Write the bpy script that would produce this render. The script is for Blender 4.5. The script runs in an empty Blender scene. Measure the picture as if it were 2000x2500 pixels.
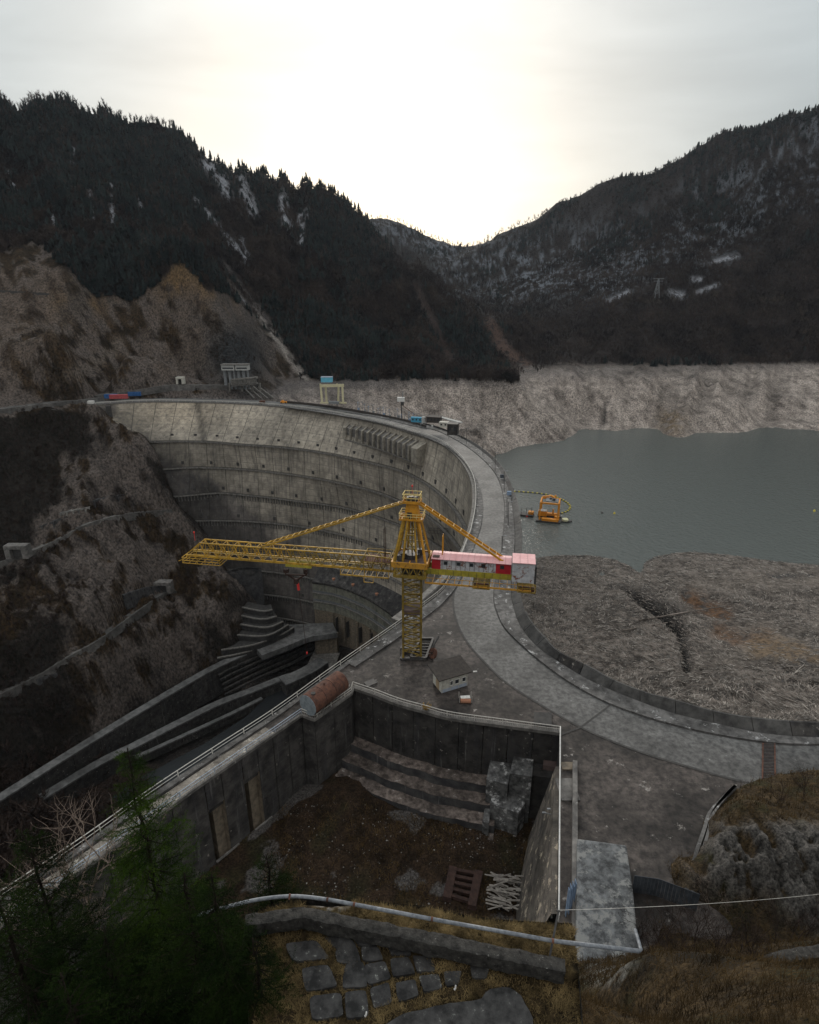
import bpy, math, random
import numpy as np
from mathutils import Vector, Matrix
random.seed(7); rng=np.random.default_rng(7)
sc=bpy.context.scene
COL=sc.collection
# ---------------- camera, world, sun, exposure ----------------
FPX=1400.0; HY=745.0; H=70.0; IW,IH=2000,2500
TILT=math.atan((IH/2-HY)/FPX); CT,ST=math.cos(TILT),math.sin(TILT)
cd=bpy.data.cameras.new('camera'); cam=bpy.data.objects.new('camera',cd); COL.objects.link(cam)
cd.sensor_fit='VERTICAL'; cd.sensor_height=36; cd.lens=FPX/IH*36; cd.clip_start=.5; cd.clip_end=20000
cam.location=(0,0,H); cam.rotation_euler=(math.pi/2-TILT,0,0); sc.camera=cam
SUN_EL,SUN_AZ=math.radians(12),math.radians(-3)    # azimuth from +Y towards +X
w=bpy.data.worlds.new('World'); sc.world=w; w.use_nodes=True
nt=w.node_tree; nt.nodes.clear()
def N(t,**k):
    n=nt.nodes.new(t)
    for a,b in k.items(): setattr(n,a,b)
    return n
def L(a,b): nt.links.new(a,b)
wo=N('ShaderNodeOutputWorld'); bg=N('ShaderNodeBackground'); bg.inputs[1].default_value=.1
sky=N('ShaderNodeTexSky',sky_type='NISHITA',sun_disc=False); sky.sun_elevation=SUN_EL; sky.sun_rotation=SUN_AZ
sky.air_density=1.0; sky.dust_density=2.5
tc=N('ShaderNodeTexCoord'); sundir=(math.sin(SUN_AZ)*math.cos(SUN_EL),math.cos(SUN_AZ)*math.cos(SUN_EL),math.sin(SUN_EL))
dp=N('ShaderNodeVectorMath',operation='DOT_PRODUCT'); nv=N('ShaderNodeVectorMath',operation='NORMALIZE')
L(tc.outputs['Generated'],nv.inputs[0]); L(nv.outputs[0],dp.inputs[0]); dp.inputs[1].default_value=sundir
# cloud layer: bright and warm round the veiled sun, cooler and greyer away from it
rp=N('ShaderNodeValToRGB'); L(dp.outputs['Value'],rp.inputs[0])
cr=rp.color_ramp; cr.elements[0].position=0.0; cr.elements[0].color=(3.0,2.98,2.85,1)
cr.elements[1].position=1.0; cr.elements[1].color=(4.55,4.49,4.3,1)
for p,c in ((.55,(2.75,2.85,2.82,1)),(.78,(2.35,2.62,2.7,1)),(.84,(2.6,2.85,2.92,1)),(.90,(3.1,3.3,3.32,1)),(.95,(3.65,3.76,3.7,1)),(.98,(4.1,4.13,4.02,1))):
    e=cr.elements.new(p); e.color=c
mp=N('ShaderNodeMapping'); mp.inputs['Scale'].default_value=(1.0,.9,4.5); mp.inputs['Rotation'].default_value=(0.0,.22,0.0)
nz=N('ShaderNodeTexNoise'); nz.inputs['Scale'].default_value=2.3; nz.inputs['Detail'].default_value=7; nz.inputs['Roughness'].default_value=.5; nz.inputs['Distortion'].default_value=.6
L(nv.outputs[0],mp.inputs[0]); L(mp.outputs[0],nz.inputs['Vector'])
mr=N('ShaderNodeMapRange'); L(nz.outputs['Fac'],mr.inputs[0]); mr.inputs[1].default_value=.3; mr.inputs[2].default_value=.7; mr.inputs[3].default_value=.8; mr.inputs[4].default_value=1.1
vm=N('ShaderNodeVectorMath',operation='SCALE'); L(rp.outputs[0],vm.inputs[0]); L(mr.outputs[0],vm.inputs['Scale'])
mx=N('ShaderNodeMix',data_type='RGBA'); mx.inputs[0].default_value=.93
L(sky.outputs[0],mx.inputs[6]); L(vm.outputs[0],mx.inputs[7]); sz=N('ShaderNodeSeparateXYZ'); L(nv.outputs[0],sz.inputs[0])
gm=N('ShaderNodeMapRange'); L(sz.outputs[2],gm.inputs[0]); gm.inputs[1].default_value=-.12; gm.inputs[2].default_value=-.01
mg=N('ShaderNodeMix',data_type='RGBA'); L(gm.outputs[0],mg.inputs[0]); mg.inputs[6].default_value=(.5,.47,.45,1); L(mx.outputs[2],mg.inputs[7]); zm=N('ShaderNodeMapRange'); L(sz.outputs[2],zm.inputs[0]); zm.inputs[1].default_value=.3; zm.inputs[2].default_value=1; zm.inputs[3].default_value=1; zm.inputs[4].default_value=2.2; zs=N('ShaderNodeVectorMath',operation='SCALE'); L(mg.outputs[2],zs.inputs[0]); L(zm.outputs[0],zs.inputs['Scale']); L(zs.outputs[0],bg.inputs[0]); L(bg.outputs[0],wo.inputs[0])
sl=bpy.data.lights.new('sun','SUN'); sl.energy=1.5; sl.angle=math.radians(14); sl.color=(1,.93,.84)
so=bpy.data.objects.new('sun',sl); COL.objects.link(so)
so.rotation_euler=Vector(sundir).to_track_quat('Z','Y').to_euler()
sc.view_settings.view_transform='Standard'; sc.view_settings.look='None'; sc.view_settings.gamma=1; sc.view_settings.exposure=1.0
sc.view_settings.use_curve_mapping=False
# ---------------- helpers ----------------
def ray(px,py):
    a=(px-1000)/FPX; b=(1250-py)/FPX
    return np.array([a,CT+b*ST,-ST+b*CT])
def U(px,py,z=None,Y=None):
    d=ray(px,py)
    k=(z-H)/d[2] if Y is None else Y/d[1]
    return np.array([0,0,H])+d*k
def proj(p):
    p=np.asarray(p,float); q=p-np.array([0,0,H])
    dz=q[...,1]*CT-q[...,2]*ST; up=q[...,1]*ST+q[...,2]*CT
    dz=np.where(dz<.1,.1,dz)
    return 1000+FPX*q[...,0]/dz, 1250-FPX*up/dz
_g=np.random.default_rng(3).random(4096)
def vnoise(p,seed=0):
    p=np.asarray(p,float); i=np.floor(p).astype(np.int64); f=p-i; f=f*f*(3-2*f)
    def h(a,b,c): return _g[((a*73856093)^(b*19349663)^(c*83492791)^(seed*2654435))&4095]
    x,y,z=i[...,0],i[...,1],i[...,2]; r=0
    for dx in (0,1):
        wx=f[...,0] if dx else 1-f[...,0]
        for dy in (0,1):
            wy=f[...,1] if dy else 1-f[...,1]
            for dz in (0,1):
                wz=f[...,2] if dz else 1-f[...,2]
                r=r+wx*wy*wz*h(x+dx,y+dy,z+dz)
    return r*2-1
def fbm(p,oc=4,seed=0,ridge=False,g=.5):
    p=np.asarray(p,float); r=0; a=1; t=0
    for o in range(oc):
        n=vnoise(p*2.03**o+o*17.3,seed+o)
        if ridge: n=1-2*np.abs(n)
        r=r+a*n; t+=a; a*=g
    return r/t
class RBF:
    def __init__(s,P,V,c=.02):
        s.P=np.array(P,float); s.c=c; n=len(P)
        A=np.zeros((n+3,n+3)); A[:n,:n]=s.k(s.P,s.P); A[:n,:n]+=np.eye(n)*1e-6
        A[:n,n]=1; A[:n,n+1:]=s.P; A[n,:n]=1; A[n+1:,:n]=s.P.T
        s.w=np.linalg.solve(A,np.r_[V,0,0,0])
    def k(s,a,b):
        return -np.sqrt(((a[:,None]-b[None])**2).sum(-1)+s.c**2)
    def __call__(s,Q):
        out=np.empty(len(Q))
        for i in range(0,len(Q),40000):
            q=Q[i:i+40000]; out[i:i+40000]=s.k(q,s.P)@s.w[:-3]+s.w[-3]+q@s.w[-2:]
        return out
def sstep(a,b,x):
    t=np.clip((x-a)/(b-a),0,1); return t*t*(3-2*t)
def catm(P,n):
    P=np.array(P,float); Q=np.vstack([2*P[0]-P[1],P,2*P[-1]-P[-2]]); out=[]
    for i in range(1,len(Q)-2):
        t=np.linspace(0,1,12,endpoint=False)[:,None]; a,b,c,d=Q[i-1],Q[i],Q[i+1],Q[i+2]
        out.append(.5*((2*b)+(-a+c)*t+(2*a-5*b+4*c-d)*t*t+(-a+3*b-3*c+d)*t**3))
    out=np.vstack(out+[P[-1:]])
    s=np.r_[0,np.cumsum(np.linalg.norm(np.diff(out,axis=0),axis=1))]
    u=np.linspace(0,s[-1],n); return np.stack([np.interp(u,s,out[:,k]) for k in range(out.shape[1])],1)
def plen(P): return np.linalg.norm(np.diff(P,axis=0),axis=1).sum()
def resamp(P,n):
    P=np.array(P,float); s=np.r_[0,np.cumsum(np.linalg.norm(np.diff(P,axis=0),axis=1))]
    u=np.linspace(0,s[-1],n); return np.stack([np.interp(u,s,P[:,k]) for k in range(P.shape[1])],1)
def offs(P,d):  # offset plan polyline to the right-hand side of travel by d
    P=np.array(P,float); t=np.gradient(P[:,:2],axis=0); t/=np.linalg.norm(t,axis=1)[:,None]+1e-9
    Q=P.copy(); Q[:,0]+=t[:,1]*d; Q[:,1]-=t[:,0]*d; return Q
def org(o):
    v=Vector((0,0,0))
    while o: v+=o.location; o=o.parent
    return np.array(v)
def tag(o,label=None,cat=None,group=None,kind=None):
    if label: o['label']=label
    if cat: o['category']=cat
    if group: o['group']=group
    if kind: o['kind']=kind
    return o
def thing(name,loc,label,cat,group=None):
    o=bpy.data.objects.new(name,None); COL.objects.link(o); o.location=[float(c) for c in loc]; o.empty_display_size=.5
    return tag(o,label,cat,group)
def mkobj(name,V,Fc,mat,parent=None,smooth=False,attr=None):
    V=np.asarray(V,float).reshape(-1,3)-org(parent)
    me=bpy.data.meshes.new(name)
    if isinstance(Fc,np.ndarray):
        k=Fc.shape[1]; me.vertices.add(len(V)); me.vertices.foreach_set('co',V.astype(np.float32).ravel())
        me.loops.add(Fc.size); me.loops.foreach_set('vertex_index',Fc.astype(np.int32).ravel())
        me.polygons.add(len(Fc)); me.polygons.foreach_set('loop_start',np.arange(0,Fc.size,k,dtype=np.int32))
        me.polygons.foreach_set('loop_total',np.full(len(Fc),k,np.int32)); me.update(calc_edges=True)
    else: me.from_pydata(V.tolist(),[],Fc); me.update()
    if attr is not None:
        a=me.color_attributes.new('Col','FLOAT_COLOR','POINT')
        c=np.ones((len(V),4),np.float32); c[:,:3]=attr; a.data.foreach_set('color',c.ravel())
    if smooth: me.polygons.foreach_set('use_smooth',np.ones(len(me.polygons),bool))
    me.materials.append(mat)
    o=bpy.data.objects.new(name,me); COL.objects.link(o)
    if parent: o.parent=parent
    return o
class MB:
    def __init__(s): s.v=[]; s.f=[]; s.n=0
    def add(s,V,Fc):
        s.v.extend([tuple(map(float,p)) for p in V]); s.f.extend([tuple(i+s.n for i in f) for f in Fc]); s.n=len(s.v); return s
    def box(s,c,size,R=None):
        hx,hy,hz=[q/2 for q in size]; c=np.array(c,float)
        V=np.array([(x,y,z) for z in (-hz,hz) for x,y in ((-hx,-hy),(hx,-hy),(hx,hy),(-hx,hy))])
        if R is not None:
            if np.isscalar(R): R=np.array([[math.cos(R),-math.sin(R),0],[math.sin(R),math.cos(R),0],[0,0,1]])
            V=V@np.array(R).T
        return s.add(V+c,[(0,3,2,1),(4,5,6,7),(0,1,5,4),(1,2,6,5),(2,3,7,6),(3,0,4,7)])
    def bar(s,a,b,w,h=None,up=(0,0,1)):
        a=np.array(a,float); b=np.array(b,float); h=h or w; d=b-a; l=np.linalg.norm(d)
        if l<1e-6: return s
        d/=l; u=np.array(up,float)
        if abs(d@u)>.98: u=np.array([0,1.,0])
        x=np.cross(d,u); x/=np.linalg.norm(x); y=np.cross(x,d)
        V=[p+x*i*w/2+y*j*h/2 for p in (a,b) for i,j in ((-1,-1),(1,-1),(1,1),(-1,1))]
        return s.add(V,[(0,3,2,1),(4,5,6,7),(0,1,5,4),(1,2,6,5),(2,3,7,6),(3,0,4,7)])
    def tube(s,P,r,n=6,r2=None,cap=True):
        P=np.array(P,float); m=len(P); r2=r if r2 is None else r2; V=[]
        for i in range(m):
            d=P[min(i+1,m-1)]-P[max(i-1,0)]; d=d/(np.linalg.norm(d)+1e-9)
            u=np.array([0,0,1.]) if abs(d[2])<.9 else np.array([0,1.,0]); x=np.cross(d,u); x/=np.linalg.norm(x); y=np.cross(x,d)
            rr=r+(r2-r)*i/max(m-1,1)
            V+=[P[i]+rr*(x*math.cos(2*math.pi*k/n)+y*math.sin(2*math.pi*k/n)) for k in range(n)]
        Fc=[(i*n+k,i*n+(k+1)%n,(i+1)*n+(k+1)%n,(i+1)*n+k) for i in range(m-1) for k in range(n)]
        if cap: Fc+=[tuple(range(n))[::-1],tuple((m-1)*n+k for k in range(n))]
        return s.add(V,Fc)
    def strip(s,A,B):
        n=len(A); V=[p for ab in zip(A,B) for p in ab]
        return s.add(V,[(2*i,2*i+1,2*i+3,2*i+2) for i in range(n-1)])
    def prism(s,P,z0,z1):   # plan polygon P, extruded
        n=len(P); V=[(p[0],p[1],z0) for p in P]+[(p[0],p[1],z1) for p in P]
        return s.add(V,[tuple(range(n))[::-1],tuple(range(n,2*n))]+[(i,(i+1)%n,n+(i+1)%n,n+i) for i in range(n)])
    def sweep(s,curve,prof,closed=True):   # prof: (offset right, z) along plan curve
        rows=[offs(curve,d)+np.array([0,0,z]) for d,z in prof]; m=len(curve); k=len(prof)
        V=[rows[j][i] for i in range(m) for j in range(k)]
        kk=k if closed else k-1
        Fc=[(i*k+j,i*k+(j+1)%k,(i+1)*k+(j+1)%k,(i+1)*k+j) for i in range(m-1) for j in range(kk)]
        if closed: Fc+=[tuple(range(k))[::-1],tuple((m-1)*k+j for j in range(k))]
        return s.add(V,Fc)
    def build(s,name,mat,parent=None,smooth=False): return mkobj(name,s.v,s.f,mat,parent,smooth)
def copyobj(o,loc,rz=0,sc_=1,label=None,group=None,parent=None):
    c=o.copy(); COL.objects.link(c); c.location=loc; c.rotation_euler=(0,0,rz); c.scale=(sc_,)*3 if np.isscalar(sc_) else sc_
    if parent is not None: c.parent=parent
    if label: c['label']=label
    if group: c['group']=group
    for ch in o.children:
        d=ch.copy(); COL.objects.link(d); d.parent=c; d.matrix_parent_inverse=ch.matrix_parent_inverse.copy()
        for g in ch.children:
            e=g.copy(); COL.objects.link(e); e.parent=d
    return c
# ---------------- materials ----------------
def pmat(name,c1,c2,s=1.0,rough=.85,bump=.3,bs=None,streak=0,sdark=(.03,.03,.035),spot=None,metal=0,aniso=(1,1,1),lift=0,attr=False,big=0,spec=.3,det=8,bdist=.1,crag=0):
    m=bpy.data.materials.new(name); m.use_nodes=True; t=m.node_tree; t.nodes.clear()
    def n(ty,**k):
        q=t.nodes.new(ty)
        for a,b in k.items(): setattr(q,a,b)
        return q
    lk=t.links.new
    out=n('ShaderNodeOutputMaterial'); bs_=n('ShaderNodeBsdfPrincipled'); lk(bs_.outputs[0],out.inputs[0])
    bs_.inputs['Roughness'].default_value=rough; bs_.inputs['Metallic'].default_value=metal; bs_.inputs['Specular IOR Level'].default_value=spec
    geo=n('ShaderNodeNewGeometry'); mp=n('ShaderNodeMapping'); mp.inputs['Scale'].default_value=aniso; lk(geo.outputs['Position'],mp.inputs[0])
    nz=n('ShaderNodeTexNoise'); nz.inputs['Scale'].default_value=s; nz.inputs['Detail'].default_value=det; nz.inputs['Roughness'].default_value=.68; lk(mp.outputs[0],nz.inputs['Vector'])
    mr=n('ShaderNodeMapRange'); lk(nz.outputs['Fac'],mr.inputs[0]); mr.inputs[1].default_value=.38; mr.inputs[2].default_value=.62
    def mix(a,b,f,mode='MIX'):
        x=n('ShaderNodeMix',data_type='RGBA',blend_type=mode)
        for sock,v in ((x.inputs[6],a),(x.inputs[7],b)):
            if isinstance(v,tuple): sock.default_value=(*v,1)
            else: lk(v,sock)
        if isinstance(f,(int,float)): x.inputs[0].default_value=f
        else: lk(f,x.inputs[0])
        return x.outputs[2]
    c=mix(c1,c2,mr.outputs[0])
    if attr:
        at=n('ShaderNodeAttribute',attribute_name='Col'); c=mix(at.outputs['Color'],c,1.0,'MULTIPLY')
    if crag:
        nr=n('ShaderNodeTexNoise',noise_type='RIDGED_MULTIFRACTAL'); nr.inputs['Scale'].default_value=crag; nr.inputs['Detail'].default_value=9; nr.inputs['Roughness'].default_value=.6
        mq=n('ShaderNodeMapping'); mq.inputs['Scale'].default_value=(1,.8,.55); mq.inputs['Rotation'].default_value=(0,.6,0); lk(geo.outputs['Position'],mq.inputs[0]); lk(mq.outputs[0],nr.inputs['Vector'])
        rr=n('ShaderNodeMapRange'); lk(nr.outputs['Fac'],rr.inputs[0]); rr.inputs[1].default_value=.35; rr.inputs[2].default_value=1.6; rr.inputs[3].default_value=.78; rr.inputs[4].default_value=1.22
        xx=n('ShaderNodeVectorMath',operation='SCALE'); lk(c,xx.inputs[0]); lk(rr.outputs[0],xx.inputs['Scale']); c=xx.outputs[0]
    if big:
        n2=n('ShaderNodeTexNoise'); n2.inputs['Scale'].default_value=s*.12; n2.inputs['Detail'].default_value=5; lk(geo.outputs['Position'],n2.inputs['Vector'])
        m2=n('ShaderNodeMapRange'); lk(n2.outputs['Fac'],m2.inputs[0]); m2.inputs[1].default_value=.38; m2.inputs[2].default_value=.62; m2.inputs[3].default_value=1-big; m2.inputs[4].default_value=1+big*.6
        x=n('ShaderNodeVectorMath',operation='SCALE'); lk(c,x.inputs[0]); lk(m2.outputs[0],x.inputs['Scale']); c=x.outputs[0]
    if streak:
        for (ss,lo,hi,col,amt) in ((.55,.5,.72,sdark,streak),(1.1,.6,.75,(.5,.48,.45),streak*.35)):
            m3=n('ShaderNodeMapping'); m3.inputs['Scale'].default_value=(1,1,.05); lk(geo.outputs['Position'],m3.inputs[0])
            n3=n('ShaderNodeTexNoise'); n3.inputs['Scale'].default_value=ss; n3.inputs['Detail'].default_value=6; n3.inputs['Roughness'].default_value=.7; lk(m3.outputs[0],n3.inputs['Vector'])
            r3=n('ShaderNodeMapRange'); lk(n3.outputs['Fac'],r3.inputs[0]); r3.inputs[1].default_value=lo; r3.inputs[2].default_value=hi; r3.inputs[4].default_value=amt
            c=mix(c,col,r3.outputs[0])
    if lift:   # casting lifts: fine level lines
        sx=n('ShaderNodeSeparateXYZ'); lk(geo.outputs['Position'],sx.inputs[0])
        for per,wd,am in ((lift,.12,.45),(lift/3,.15,.2)):
            d=n('ShaderNodeMath',operation='DIVIDE'); lk(sx.outputs[2],d.inputs[0]); d.inputs[1].default_value=per
            fr=n('ShaderNodeMath',operation='FRACT'); lk(d.outputs[0],fr.inputs[0])
            le=n('ShaderNodeMath',operation='LESS_THAN'); lk(fr.outputs[0],le.inputs[0]); le.inputs[1].default_value=wd
            mu=n('ShaderNodeMath',operation='MULTIPLY'); lk(le.outputs[0],mu.inputs[0]); lk(mr.outputs[0],mu.inputs[1])
            mm=n('ShaderNodeMath',operation='MULTIPLY'); lk(mu.outputs[0],mm.inputs[0]); mm.inputs[1].default_value=am
            c=mix(c,(.07,.068,.065),mm.outputs[0])
    if spot:
        col,th,s4=spot
        n4=n('ShaderNodeTexNoise'); n4.inputs['Scale'].default_value=s4; n4.inputs['Detail'].default_value=9; n4.inputs['Roughness'].default_value=.75; lk(geo.outputs['Position'],n4.inputs['Vector'])
        r4=n('ShaderNodeMapRange'); lk(n4.outputs['Fac'],r4.inputs[0]); r4.inputs[1].default_value=th-.055; r4.inputs[2].default_value=th+.0
        c=mix(c,col,r4.outputs[0])
    lk(c,bs_.inputs['Base Color'])
    if bump:
        nb=n('ShaderNodeTexNoise'); nb.inputs['Scale'].default_value=bs or s*3; nb.inputs['Detail'].default_value=8; nb.inputs['Roughness'].default_value=.65; lk(mp.outputs[0],nb.inputs['Vector'])
        bp=n('ShaderNodeBump'); bp.inputs['Strength'].default_value=bump; bp.inputs['Distance'].default_value=bdist; lk(nb.outputs['Fac'],bp.inputs['Height']); lk(bp.outputs[0],bs_.inputs['Normal'])
    return m
MT={}
MT['dam']=pmat('dam_concrete',(.20,.185,.165),(.36,.335,.295),.25,streak=.8,lift=4.8,attr=True,big=.28,bump=.25,bs=1.5)
MT['ledge']=pmat('ledge_concrete',(.10,.095,.09),(.2,.19,.175),.8,streak=.6)
MT['joint']=pmat('dark_joint',(.035,.034,.034),(.06,.057,.055),1)
MT['conc']=pmat('weathered_concrete',(.08,.076,.073),(.19,.18,.17),.5,streak=.6,big=.3,spot=((.35,.34,.33),.68,.9))
MT['wetconc']=pmat('blackened_concrete',(.016,.015,.015),(.06,.056,.053),.4,streak=.8,big=.35,spot=((.24,.22,.2),.66,.7))
MT['deck']=pmat('deck_concrete',(.02,.017,.016),(.076,.064,.058),.9,big=.6,bump=.35,spot=((.26,.24,.225),.655,.28),rough=.75)
MT['road']=pmat('road_concrete',(.052,.051,.051),(.132,.13,.127),1.0,big=.35,bump=.2,spot=((.3,.3,.3),.70,.8),rough=.7)
MT['walk']=pmat('sidewalk_concrete',(.05,.048,.047),(.14,.135,.132),.6,big=.4,spot=((.4,.4,.4),.63,.5))
MT['slab']=pmat('slab_concrete',(.03,.03,.031),(.12,.12,.12),.9,big=.4,bump=.5,bs=4,spot=((.38,.38,.38),.62,.45))
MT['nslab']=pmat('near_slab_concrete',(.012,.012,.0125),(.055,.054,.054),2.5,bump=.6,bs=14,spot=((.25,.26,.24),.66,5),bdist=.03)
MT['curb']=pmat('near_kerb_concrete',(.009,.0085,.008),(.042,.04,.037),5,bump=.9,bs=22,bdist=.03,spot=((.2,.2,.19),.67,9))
MT['white']=pmat('white_paint',(.5,.5,.49),(.68,.67,.65),3,bump=.05,streak=.1)
MT['railw']=pmat('pale_rail_paint',(.38,.37,.35),(.58,.56,.52),4,bump=.05,spot=((.2,.12,.07),.66,2))
MT['railb']=pmat('blue_grey_rail_paint',(.22,.27,.34),(.4,.45,.52),4,bump=.05,spot=((.16,.1,.07),.68,3))
MT['pipe']=pmat('galvanised_pipe',(.10,.112,.13),(.20,.215,.235),9,bump=.05,rough=.5,spot=((.12,.1,.09),.7,12))
MT['yel']=pmat('crane_yellow',(.26,.16,.025),(.50,.29,.03),.7,rough=.6,bump=.05,spot=((.12,.075,.03),.62,1.6),big=.15)
MT['yeld']=pmat('dirty_yellow',(.13,.095,.025),(.30,.2,.03),.6,rough=.7,bump=.05,spot=((.07,.05,.03),.6,1.4),big=.2)
MT['org']=pmat('crane_orange',(.42,.2,.02),(.60,.28,.025),.8,rough=.55,bump=.05,spot=((.2,.09,.03),.68,1.6))
MT['rust']=pmat('rust',(.06,.03,.023),(.135,.06,.04),1.2,bump=.3,spot=((.06,.04,.035),.62,1.5))
MT['darkrust']=pmat('dark_rust',(.022,.012,.010),(.05,.027,.021),1.5,bump=.3)
MT['tankend']=pmat('grey_tank_end',(.12,.14,.155),(.2,.23,.25),1.2,bump=.1)
MT['steel']=pmat('dark_steel',(.03,.03,.033),(.07,.065,.06),2,bump=.1,rough=.6)
MT['grey']=pmat('grey_steel',(.13,.14,.15),(.24,.25,.26),1.5,bump=.1)
MT['pinkroof']=pmat('faded_pink_roof',(.62,.32,.33),(.72,.42,.43),.6,bump=.05,rough=.6)
MT['red']=pmat('red_paint',(.33,.012,.02),(.42,.02,.03),1,bump=.05,rough=.6)
MT['rwhite']=pmat('rusting_white_sheet',(.36,.37,.4),(.5,.51,.53),1.4,bump=.05,spot=((.18,.07,.045),.6,1.1))
MT['blue']=pmat('blue_paint',(.04,.22,.36),(.07,.3,.44),1,bump=.05)
MT['dblue']=pmat('deep_blue_paint',(.02,.08,.22),(.04,.12,.3),1,bump=.05)
MT['bsheet']=pmat('blue_grey_sheet',(.14,.2,.3),(.22,.29,.4),1.5,bump=.05)
MT['dsheet']=pmat('dull_blue_sheet',(.04,.048,.06),(.075,.088,.105),1.2,bump=.1)
MT['cream']=pmat('cream_paint',(.5,.46,.3),(.62,.57,.38),1,bump=.05,spot=((.2,.15,.1),.7,2))
MT['hutw']=pmat('hut_wall',(.36,.35,.31),(.5,.49,.44),2,streak=.2,bump=.1)
MT['roofd']=pmat('dark_roof_felt',(.03,.026,.024),(.055,.047,.042),1.5,bump=.3)
MT['glass']=pmat('dark_glass',(.02,.023,.028),(.035,.04,.045),1,bump=0,rough=.15,spec=.5)
MT['bark']=pmat('bark',(.006,.005,.004),(.02,.016,.013),6,bump=.5,spec=.05)
MT['twig']=pmat('bare_twig',(.02,.015,.013),(.05,.036,.031),1,spec=.05,bump=0)
MT['paletwig']=pmat('pale_twig',(.12,.09,.075),(.2,.155,.125),3)
MT['bare']=pmat('bare_forest',(.014,.012,.013),(.070,.054,.048),.022,bump=0,det=8,spec=.05)
MT['conif']=pmat('conifer_needles',(.006,.009,.010),(.020,.027,.026),.05,bump=0,det=6,spec=.05)
MT['larch']=pmat('larch_needles',(.008,.019,.003),(.036,.066,.008),.9,bump=0,det=3,rough=.9,spec=.05)
MT['larchd']=pmat('dark_larch_needles',(.003,.008,.002),(.014,.026,.005),.9,bump=0,det=3,rough=.9,spec=.05)
MT['drygrass']=pmat('dry_grass',(.06,.044,.022),(.24,.175,.085),1.6,bump=0,det=6,spec=.05)
MT['browngrass']=pmat('brown_grass',(.016,.011,.006),(.085,.056,.026),.5,bump=0,det=6,spec=.05)
MT['log']=pmat('driftwood',(.05,.042,.036),(.24,.205,.18),.35,bump=0,det=4,big=.2)
MT['paled']=pmat('pale_driftwood',(.12,.105,.093),(.38,.345,.31),.3,bump=0,det=4)
MT['terr']=pmat('terrain',(.24,.24,.245),(1.05,1.0,.96),.6,crag=.22,bump=1,bs=.22,attr=True,rough=.95,spec=.15,bdist=3.5,det=12,aniso=(1.2,1.2,.75))
MT['nterr']=pmat('near_ground',(.25,.25,.25),(1.15,1.13,1.1),3,crag=1.2,bump=.9,bs=3,attr=True,rough=.95,spec=.15,bdist=.25,det=10)
MT['debris']=pmat('debris_mud',(.55,.55,.55),(1.4,1.4,1.4),.8,bump=1,bs=1.6,attr=True,rough=.9,spec=.2,bdist=.6,det=10)
MT['clad']=pmat('weathered_cladding',(.13,.135,.115),(.24,.235,.19),.4,streak=.7,bump=.1)
MT['wood']=pmat('grey_wood',(.16,.145,.13),(.3,.275,.25),2,bump=.3)
MT['gold']=pmat('ochre_bush',(.3,.18,.04),(.4,.26,.06),1)
MT['redp']=pmat('signal_red',(.5,.03,.03),(.6,.05,.04),1,bump=0)
MT['ylw']=pmat('yellow_float',(.5,.42,.05),(.6,.5,.08),1,bump=0)
MT['dredge']=pmat('dredger_orange',(.55,.2,.015),(.68,.28,.03),.8,rough=.6,bump=.05)
MT['whitewater']=pmat('falling_water',(.4,.42,.42),(.6,.62,.62),1,bump=0,rough=.4)
MT['conc2']=pmat('dark_parapet_concrete',(.035,.034,.034),(.085,.083,.08),.5,streak=.4,big=.3)
MT['wetc2']=pmat('grey_wall_concrete',(.018,.017,.017),(.068,.063,.06),.4,streak=.8,big=.35,spot=((.24,.22,.2),.68,.7),lift=2.4)
MT['clad2']=pmat('tan_concrete',(.10,.083,.062),(.2,.165,.125),.8,streak=.5)
MT['stepc']=pmat('rubbly_step',(.045,.036,.032),(.17,.14,.125),.9,big=.4,bump=.9,bs=4,streak=0,spot=((.36,.34,.33),.66,.9))
MT['rustconc']=pmat('reddish_concrete',(.07,.05,.047),(.12,.085,.08),.8,streak=.3)
MT['streakc']=pmat('board_marked_concrete',(.05,.045,.04),(.16,.14,.12),.5,aniso=(.35,.9,1.6),big=.4,bump=.4,spot=((.42,.36,.28),.62,.5),streak=.5)
MT['bigslab']=pmat('mottled_slab',(.04,.042,.045),(.15,.158,.165),.9,big=.4,bump=.5,bs=5,spot=((.2,.203,.2),.57,.35),bdist=.06)
MT['palewalk']=pmat('pale_gravel',(.12,.105,.09),(.3,.27,.235),.6,big=.25,bump=.7,bs=3,spot=((.5,.46,.4),.62,.7))
MT['org2']=pmat('worn_orange',(.38,.2,.03),(.55,.27,.03),.8,rough=.65,bump=.05,spot=((.12,.06,.03),.6,1.8))
MT['yelpale']=pmat('sunlit_yellow_rail',(.55,.42,.15),(.7,.56,.25),1,bump=0)
MT['olive']=pmat('olive_yellow',(.25,.22,.03),(.40,.33,.04),.9,rough=.6,bump=.05,spot=((.1,.08,.04),.66,2))
MT['bsheet2']=pmat('blue_grey_skirting',(.25,.29,.36),(.35,.39,.46),1,bump=0)
MT['tan']=pmat('tan_wood',(.24,.18,.11),(.34,.26,.17),1,bump=0)
MT['tanorange']=pmat('orange_brown_roll',(.28,.13,.08),(.38,.19,.12),1,bump=.1)
MT['corb']=pmat('corbel_concrete',(.07,.068,.064),(.17,.162,.15),.5,streak=.5)
MT['ribc']=pmat('rib_concrete',(.17,.155,.13),(.32,.295,.25),.5,streak=.6)
MT['rubble']=pmat('rubble_stone',(.07,.066,.062),(.24,.23,.22),1.2,bump=0,det=3)
MT['roofd2']=pmat('dark_stained_roof',(.02,.02,.022),(.075,.072,.07),.3,bump=.2,big=.4,spot=((.17,.16,.15),.66,.3))
MT['damdark']=pmat('black_stained_concrete',(.025,.025,.028),(.07,.068,.068),.4,streak=.8)
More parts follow.
